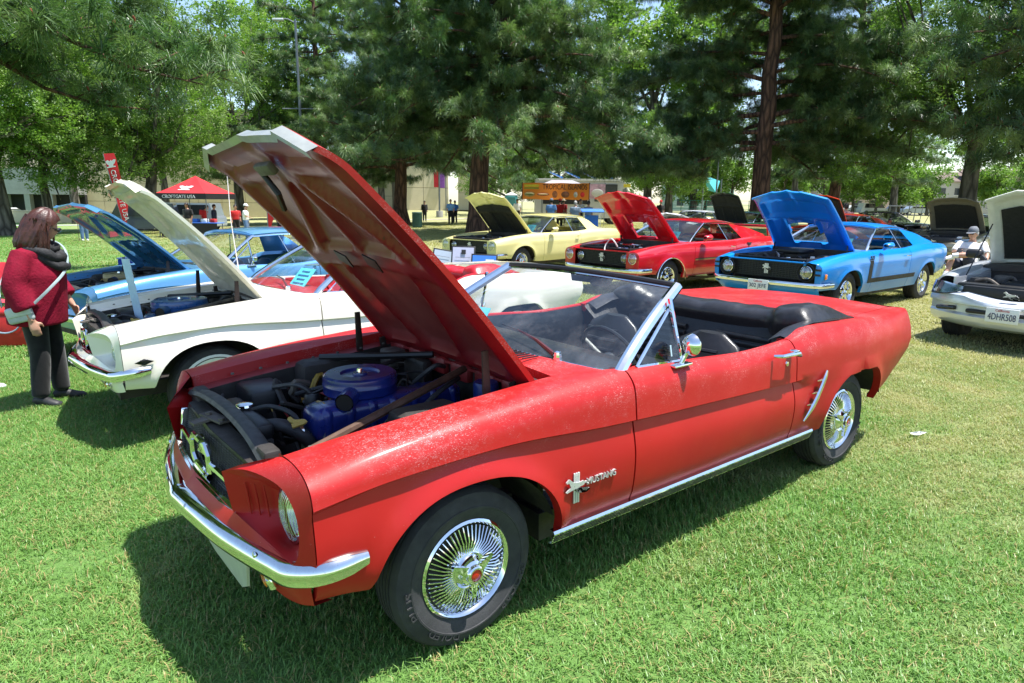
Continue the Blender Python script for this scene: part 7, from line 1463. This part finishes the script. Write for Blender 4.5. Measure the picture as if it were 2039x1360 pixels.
# food truck with its banner
ft = place('food_truck', 1150, 47, 'grey food truck with blue propped roof hatches behind the orange banner', 'truck', R(0)); GRT = plain('truck_grey', (.55, .55, .57), .5, var=.06); x0, x1 = -3.0, 3.35
MB().prism([(x0, 0, .45), (x1+.62, 0, .45), (x1+.62, 0, 1.35), (x1-.05, 0, 3.0), (x0, 0, 3.05)], (0, 2.2, 0)).build('body', GRT, ft)
MB().box((.1, 1.1, 3.1), (6.1, 2.3, .14)).build('roof', WHITE, ft); MB().box((-.9, -.02, 1.95), (3.2, .04, 1.1)).build('serving_window', plain('serving_dark', (.015, .015, .016), .7), ft); MB().box((2.0, -.025, 2.2), (1.6, .03, 1.2)).build('dark_panel', plain('truck_charcoal', (.05, .055, .06), .5), ft)
ws_ = MB(); ws_.prism([(x1+.05, -.02, 2.55), (x1+.47, -.02, 1.55), (x1+.02, -.02, 1.55), (x1-.18, -.02, 2.45)], (0, .02, 0)); ws_.build('side_window', GLASSD, ft); MB().prism([(x1+.20, .1, 2.45), (x1+.58, .1, 1.50), (x1+.58, 2.1, 1.50), (x1+.20, 2.1, 2.45)], (.03, 0, .01)).build('windshield', GLASSD, ft)
MB().box((x1+.12, -.03, 2.72), (.5, .02, .22)).build('yellow_sign', plain('sign_yellow', (.75, .60, .05), .5), ft)
for i, x in enumerate((-1.55, -.35, .80, 2.0)): hp = MB(); hp.box((x, .7, 3.45), (1.05, .9, .06), (0, .42, 0)); hp.build('roof_hatch', plain('hatch_blue', (.02, .22, .70), .4), ft)
for i in range(8): MB().box((2.6, -.03, 1.5+.07*i), (.7, .02, .025)).build('louver', BLK, ft)
for x in (-2.1, 2.6):
    for y in (.2, 2.0): w_ = empty('wheel', (x, y, .42)); w_.parent = ft; MB().lathe([(.22, -.12), (.41, -.11), (.42, .11), (.22, .12)], 18, 'y').build('tyre', RUB, w_); MB().lathe([(.001, -.12), (.22, -.12)], 14, 'y').build('rim', ALU, w_)
an = place('awning_tent', 1118, 44.5, 'pale grey awning peak behind the orange banner', 'tent'); MB().add([(-1.35, -1.0, 2.7), (1.35, -1.0, 2.7), (1.35, 1.0, 2.7), (-1.35, 1.0, 2.7), (-.7, 0, 2.98), (.7, 0, 2.98)], [(0, 1, 5, 4), (1, 2, 5), (2, 3, 4, 5), (3, 0, 4)]).build('canopy', plain('awning_grey', (.30, .28, .30), .8), an, 0)
for x in (-1.3, 1.3):
    for y in (-.95, .95): MB().tube(np.array([(x, y, 0), (x, y, 2.7)]), .025, 6).build('leg', POLE, an)
bn = place('banner', 1106, 42.5, 'long orange food banner reading Tropical Islands', 'banner'); bm_, t_b = nodes('banner_orange')[0:2]; bs = t_b.nodes['Principled BSDF']
sx_ = N(t_b, 'ShaderNodeSeparateXYZ'); t_b.links.new(coord(t_b), sx_.inputs[0]); t_b.links.new(ramp(t_b, sx_.outputs['Z'], 1.75, 2.75, (.85, .26, .03, 1), (.78, .10, .02, 1)), bs.inputs['Base Color']); bs.inputs['Roughness'].default_value = .6
MB().shell(np.array([[(x, .03*math.sin(x*2), 1.70+.02*math.sin(x*3)) for x in np.linspace(-2.13, 2.13, 13)], [(x, .05*math.sin(x*2+1), 2.73+.015*math.sin(x*4)) for x in np.linspace(-2.13, 2.13, 13)]]), .01).build('cloth', bm_, bn)
mb = MB(); text_into(mb, 'TROPICAL ISLANDS', (.58, -.09, 2.50), (1, 0, 0), (0, 0, 1), 2.85, .34, depth=.008); mb.build('lettering', FBLK, bn, 0); mb = MB(); mb.box((-1.55, -.085, 2.56), (.92, .01, .14)); mb.build('yellow_line', plain('banner_yellow', (.62, .50, .03), .6), bn); MB().box((-1.55, -.085, 2.40), (.92, .01, .10)).build('green_line', plain('banner_green', (.25, .28, .03), .6), bn)
FOOD = [((.42, .30, .12), (-1.68, .34, .16)), ((.35, .10, .05), (-.80, .40, .10)), ((.40, .14, .06), (-.05, .17, .22)), ((.22, .08, .04), (.62, .26, .20)), ((.5, .5, .48), (1.28, .13, .18)), ((.65, .03, .03), (1.72, .14, .16))]
for i, (c_, (x, rx_, rz_)) in enumerate(FOOD):
    pm_ = MB(); blob(pm_, (x, -.075, 2.02), (rx_, .02, rz_), 10); fo_ = pm_.build('food_picture', plain('food_%d' % i, c_, .6, var=.4, nscale=6), bn)
    if i < 2: sm_ = MB(); blob(sm_, (x, -.088, 2.03), (rx_*.8, .02, rz_*.4), 8); sm_.build('filling', plain('food_fill_%d' % i, ((.10, .14, .04), (.55, .40, .2))[i], .6), fo_)
for x in (-2.15, 2.15): MB().tube(np.array([(x, 0, 0), (x, 0, 2.78)]), .03, 6).build('pole', BLK, bn)
pb = place('poster', 1189, 43.5, 'white and pink poster hanging beside the orange banner', 'poster'); MB().box((0, 0, 2.25), (1.02, .02, .95)).build('sheet', plain('poster_pink', (.70, .45, .60), .6, var=.35, nscale=3), pb)
bt_ = MB(); blob(bt_, (0, -.02, 2.15), (.40, .01, .26), 10); bt_.build('picture', WHITE, pb)
for x in (-.5, .5): MB().tube(np.array([(x, .03, 0), (x, .03, 2.8)]), .02, 6).build('pole', POLE, pb)
bc_ = place('folding_canopy_chair', 1180, 28, 'blue folding canopy chair behind the yellow coupe tail', 'chair'); MB().rbox((0, 0, 1.22), (.95, .7, .05), .02, (.15, 0, 0)).build('canopy', BLUC, bc_); MB().rbox((0, 0, .45), (.6, .5, .04), .01).build('seat', BLUC, bc_); MB().rbox((0, .25, .75), (.6, .04, .55), .01).build('backrest', BLUC, bc_)
for x in (-.3, .3):
    for y in (-.25, .25): MB().tube(np.array([(x, y, 0), (x*1.2, y, 1.22)]), .014, 6).build('leg', ALU, bc_)
# lamp posts and banner pole
lp = place('lamp_post', 607, 47, 'tall grey lamp post rising behind the red open hood', 'lamp post'); MB().tube(np.array([(0, 0, 0), (0, 0, 13.8)]), np.array([.12, .075]), 10).build('pole', POLE, lp); MB().tube(np.array([(-1.2, 0, 8.1), (1.2, 0, 8.1)]), .04, 6).build('crossarm', POLE, lp); MB().tube(np.array([(0, 0, 13.6), (-.5, 0, 13.85), (-.95, 0, 13.85)]), .05, 6).build('arm', POLE, lp); MB().rbox((-1.15, 0, 13.8), (.75, .32, .16), .06).build('lamp_head', plain('lamp_white', (.6, .62, .64), .4), lp)
lp = place('lamp_post', 1425, 60, 'slim grey pole behind the black open hood', 'lamp post'); MB().tube(np.array([(0, 0, 0), (0, 0, 5.8)]), np.array([.09, .06]), 8).build('pole', POLE, lp); MB().rbox((.25, 0, 5.75), (.6, .25, .1), .04).build('lamp_head', POLE, lp)
bp_ = place('banner_pole', 875, 66, 'pole with red and purple banners before the beige block', 'pole'); MB().tube(np.array([(0, 0, 0), (0, 0, 5.6)]), .09, 8).build('pole', POLE, bp_); MB().lathe([(.001, .75), (.32, .75), (.34, .7), (.34, 0)], 16).build('base', GREYC_, bp_)
MB().box((-.28, 0, 4.1), (.50, .04, 2.1)).build('red_banner', plain('banner_scarlet', (.62, .03, .05), .7, var=.2, nscale=2), bp_); MB().box((.32, 0, 3.95), (.48, .04, 1.9)).build('purple_banner', plain('banner_purple', (.30, .10, .50), .7, var=.2, nscale=2), bp_)
lp = place('slim_pole', 888, 67, 'slim pole right of the red and purple banners', 'pole'); MB().tube(np.array([(0, 0, 0), (0, 0, 5.2)]), .05, 8).build('shaft', POLE, lp); MB().lathe([(.001, .12), (.12, .12), (.14, 0)], 10).build('foot', POLE, lp)
# bins
BIN = plain('bin_green', (.02, .075, .06), .6, var=.15)
def bin_(u, D, label):
    o = place('trash_can', u, D, label, 'trash can', 0, 'green park trash cans'); MB().lathe([(.30, 0), (.31, .05), (.31, .88), (.33, .90), (.33, .98), (.30, 1.0), (.27, .98), (.27, .9)], 24).build('barrel', BIN, o); ri = MB()
    for i in range(24): a = i*math.pi/12; ri.box((.318*math.cos(a), .318*math.sin(a), .46), (.012, .03, .78), (0, 0, a))
    ri.build('slats', BIN, o)
bin_(830, 42.5, 'dark green slatted trash can left of the big pine'); bin_(1722, 30, 'green trash can far behind the blue car roof')
# portable toilet, picnic area, fences, play frame
pt = place('portable_toilet', 1018, 58, 'teal portable toilet left of the food truck', 'toilet'); MB().rbox((0, 0, 1.05), (1.1, 1.1, 2.1), .06).build('cabin', plain('teal_plastic', (.06, .26, .28), .5), pt); MB().add([(-.58, -.58, 2.1), (.58, -.58, 2.1), (.58, .58, 2.1), (-.58, .58, 2.1), (0, 0, 2.35)], [(0, 1, 4), (1, 2, 4), (2, 3, 4), (3, 0, 4)]).build('roof', WHITE, pt, 0); MB().box((0, -.56, 1.0), (.7, .02, 1.8)).build('door', plain('teal_door', (.05, .22, .24), .5), pt)
ss = place('shade_sail', 1418, 74, 'turquoise shade sail among the trees behind the black hood', 'shade sail'); MB().add([(-1.1, 0, 4.6), (.9, .6, 4.0), (.4, 0, 2.7), (-.5, .4, 3.0)], [(0, 1, 2, 3)]).build('sail', plain('sail_turquoise', (.10, .52, .62), .6), ss, 0)
for x, z in ((-1.1, 4.8), (.9, 4.2)): MB().tube(np.array([(x, 0, 0), (x, 0, z)]), .06, 6).build('post', POLE, ss)
fe = place('chain_fence', 1340, 78, 'green mesh fence along the playground behind the black hood', 'fence'); FGR = plain('fence_green', (.02, .16, .11), .6)
for i in range(13): MB().tube(np.array([(i*1.0, 0, 0), (i*1.0, 0, 1.9)]), .04, 6).build('post', FGR, fe)
for z in (.1, .5, .9, 1.3, 1.85): MB().tube(np.array([(0, 0, z), (12, 0, z)]), .025, 5).build('rail', FGR, fe)
pf = place('play_frame', 1775, 55, 'row of grey steel play posts on the far lawn', 'play frame')
for i in range(11): x = i*.27; MB().tube(np.array([(x-.15, (i % 2)*.5, 0), (x, (i % 2)*.5, 1.55+.05*(i % 3))]), .025, 6).build('post', POLE, pf)
for y in (0, .5): MB().tube(np.array([(0, y, 1.5), (2.7, y, 1.5)]), .025, 6).build('top_bar', POLE, pf)
for i, (u, D, lb) in enumerate(((1375, 70, 'grey picnic table left of the black open hood'), (1450, 74, 'grey picnic table right of the black open hood'))):
    o = place('picnic_table', u, D, lb, 'table', 0, 'picnic tables'); MB().rbox((0, 0, .75), (1.9, .8, .06), .01).build('top', GREYC_, o)
    for y in (-.65, .65): MB().rbox((0, y, .45), (1.9, .3, .05), .01).build('bench', GREYC_, o)
    for x in (-.7, .7): MB().box((x, 0, .37), (.1, 1.2, .74)).build('trestle', GREYC_, o)
# information boards in front of the yellow coupe
BDK = plain('board_black', (.012, .012, .012), .5)
for u, v, D, w_, h_, rz, rr_, pm_, lb in ((882, 516, 11.6, .33, .30, .10, .16, plain('poster_grey_blue', (.40, .47, .56), .5, var=.05), 'black framed notice board leaning left of the other two'), (922, 518, 11.3, .36, .44, -.05, .02, plain('poster_lilac', (.46, .46, .60), .5, var=.05), 'middle notice board with lilac sheet and black square logo'), (964, 524, 11.2, .40, .26, -.10, .02, plain('poster_blue', (.05, .20, .68), .5, var=.05), 'low blue notice board with white labels by the yellow coupe')):
    q = at_px(u, v, D); gzz = gz(q[0], q[1]); o = empty('notice_board', (q[0], q[1], gzz), VY+rz, lb, 'notice board', 'notice boards by the yellow coupe'); zc = q[2]-gzz
    MB().rbox((0, 0, zc), (w_+.05, .02, h_+.05), .006, (-.28, rr_, 0)).build('frame', BDK, o); sh = MB(); sh.box((0, -.016, zc+.002), (w_, .006, h_), (-.28, rr_, 0)); sh = sh.build('sheet', pm_, o)
    if 'lilac' in lb: MB().box((.01, -.026+.03, zc+.14), (.075, .006, .075), (-.28, rr_, 0)).build('logo', BDK, sh)
    if 'low blue' in lb: MB().box((.10, -.03, zc+.03), (.14, .006, .07), (-.28, rr_, 0)).build('label', WHITE, sh); MB().box((.10, -.008, zc-.06), (.14, .006, .05), (-.28, rr_, 0)).build('label', WHITE, sh)
    else:
        for i in range(5): MB().box((0, -.024+.010*i, zc+.05-.05*i), (w_*.7, .003, .008), (-.28, rr_, 0)).build('text_line', plain('ink_grey', (.2, .22, .26), .6), sh)
    for s in (-1, 1): MB().tube(np.array([(s*w_*.4, .02, zc), (s*w_*.45, .10, 0)]), .012, 6).build('leg', BDK, o)
    MB().tube(np.array([(0, .05, zc), (0, .45, 0)]), .012, 6).build('leg', BDK, o)
# red folding chair and cooler at the left, blue cooler bag behind
rc_ = empty('folding_chair', tuple(ground_at(-2, 8.6)), VY+R(20), 'red canvas folding chair at the left edge behind the woman', 'chair'); RCAN = cloth('red_canvas', (.55, .03, .05))
MB().grid(np.array([[(-.28, .20, .92), (0, .26, .90), (.28, .20, .92)], [(-.28, .12, .62), (0, .20, .60), (.28, .12, .62)]])).build('backrest', RCAN, rc_, 60); MB().grid(np.array([[(-.27, .1, .45), (0, .1, .40), (.27, .1, .45)], [(-.27, -.32, .47), (0, -.32, .43), (.27, -.32, .47)]])).build('seat', RCAN, rc_, 60)
for s in (-1, 1):
    for a_, b_ in (((.28, .22, .95), (.26, .02, 0)), ((.28, -.34, .62), (.27, -.30, 0)), ((.28, -.34, .48), (.27, .30, 0))): MB().tube(np.array([a_, b_])*[s, 1, 1], .012, 6).build('leg', BLK, rc_)
    MB().rbox((s*.29, -.08, .63), (.06, .5, .02), .008).build('armrest', BLK, rc_)
co = empty('cooler', tuple(ground_at(-8, 7.7)), VY+R(10), 'red cooler box on the grass at the left edge', 'cooler'); MB().rbox((0, 0, .20), (.52, .34, .38), .03).build('tub', plain('cooler_red', (.50, .015, .015), .45), co); MB().rbox((0, 0, .41), (.54, .36, .06), .02).build('lid', plain('cooler_lid', (.40, .015, .015), .45), co); MB().tube(crom(np.array([(-.2, -.19, .34), (-.12, -.21, .22), (0, -.215, .18), (.12, -.21, .22), (.2, -.19, .34)]), 3), .010, 6).build('strap', GREYC, co)
cb = empty('cooler_bag', tuple(ground_at(255, 15.5)), VY+R(-6), 'royal blue cooler bag with white print on the grass', 'bag'); MB().rbox((0, 0, .22), (.62, .38, .40), .04).build('bag', RBLU, cb); MB().rbox((0, 0, .43), (.64, .40, .03), .012).build('lid', plain('bag_lid', (.25, .35, .70), .6), cb); MB().rbox((.16, -.195, .16), (.22, .012, .14), .01).build('print', WHC, cb)
# visitor whose shoes show at the left edge
q = (2.95, -5.05); person((q[0], q[1], gz(*q)), R(172), 'visitor in jeans at the left edge, only white sneakers showing', WHC, JEAN, SHOEW, HAIRD, vox=.022, J=dict(anL=(.0, .13, .09), anR=(.12, -.12, .09)), h=1.7)
# litter
for i, (u, v, lb) in enumerate(((1818, 871, 'crumpled white paper scrap on the lawn right of the rear wheel'),)):
    pp = at_px(u, v, 1.0)-CAM; t_ = -(CAM[2]-.02)/pp[2]; c_ = CAM+pp*t_; r_ = np.random.default_rng(i+2); mb = MB(); P = r_.normal(0, .028 if i == 0 else .015, (9, 3))*[1.4, 1, .5]; P[:, 2] = np.abs(P[:, 2])
    mb.add(P, [(0, 1, 2), (2, 3, 4), (4, 5, 0), (1, 6, 3), (5, 7, 6), (0, 2, 4), (6, 8, 1), (7, 8, 3)]); mb.build('paper_scrap' if i == 0 else 'dry_leaf', WHITE if i == 0 else KHAKI, None, 0, lb, 'litter', loc=(c_[0], c_[1], gz(c_[0], c_[1])+.03))
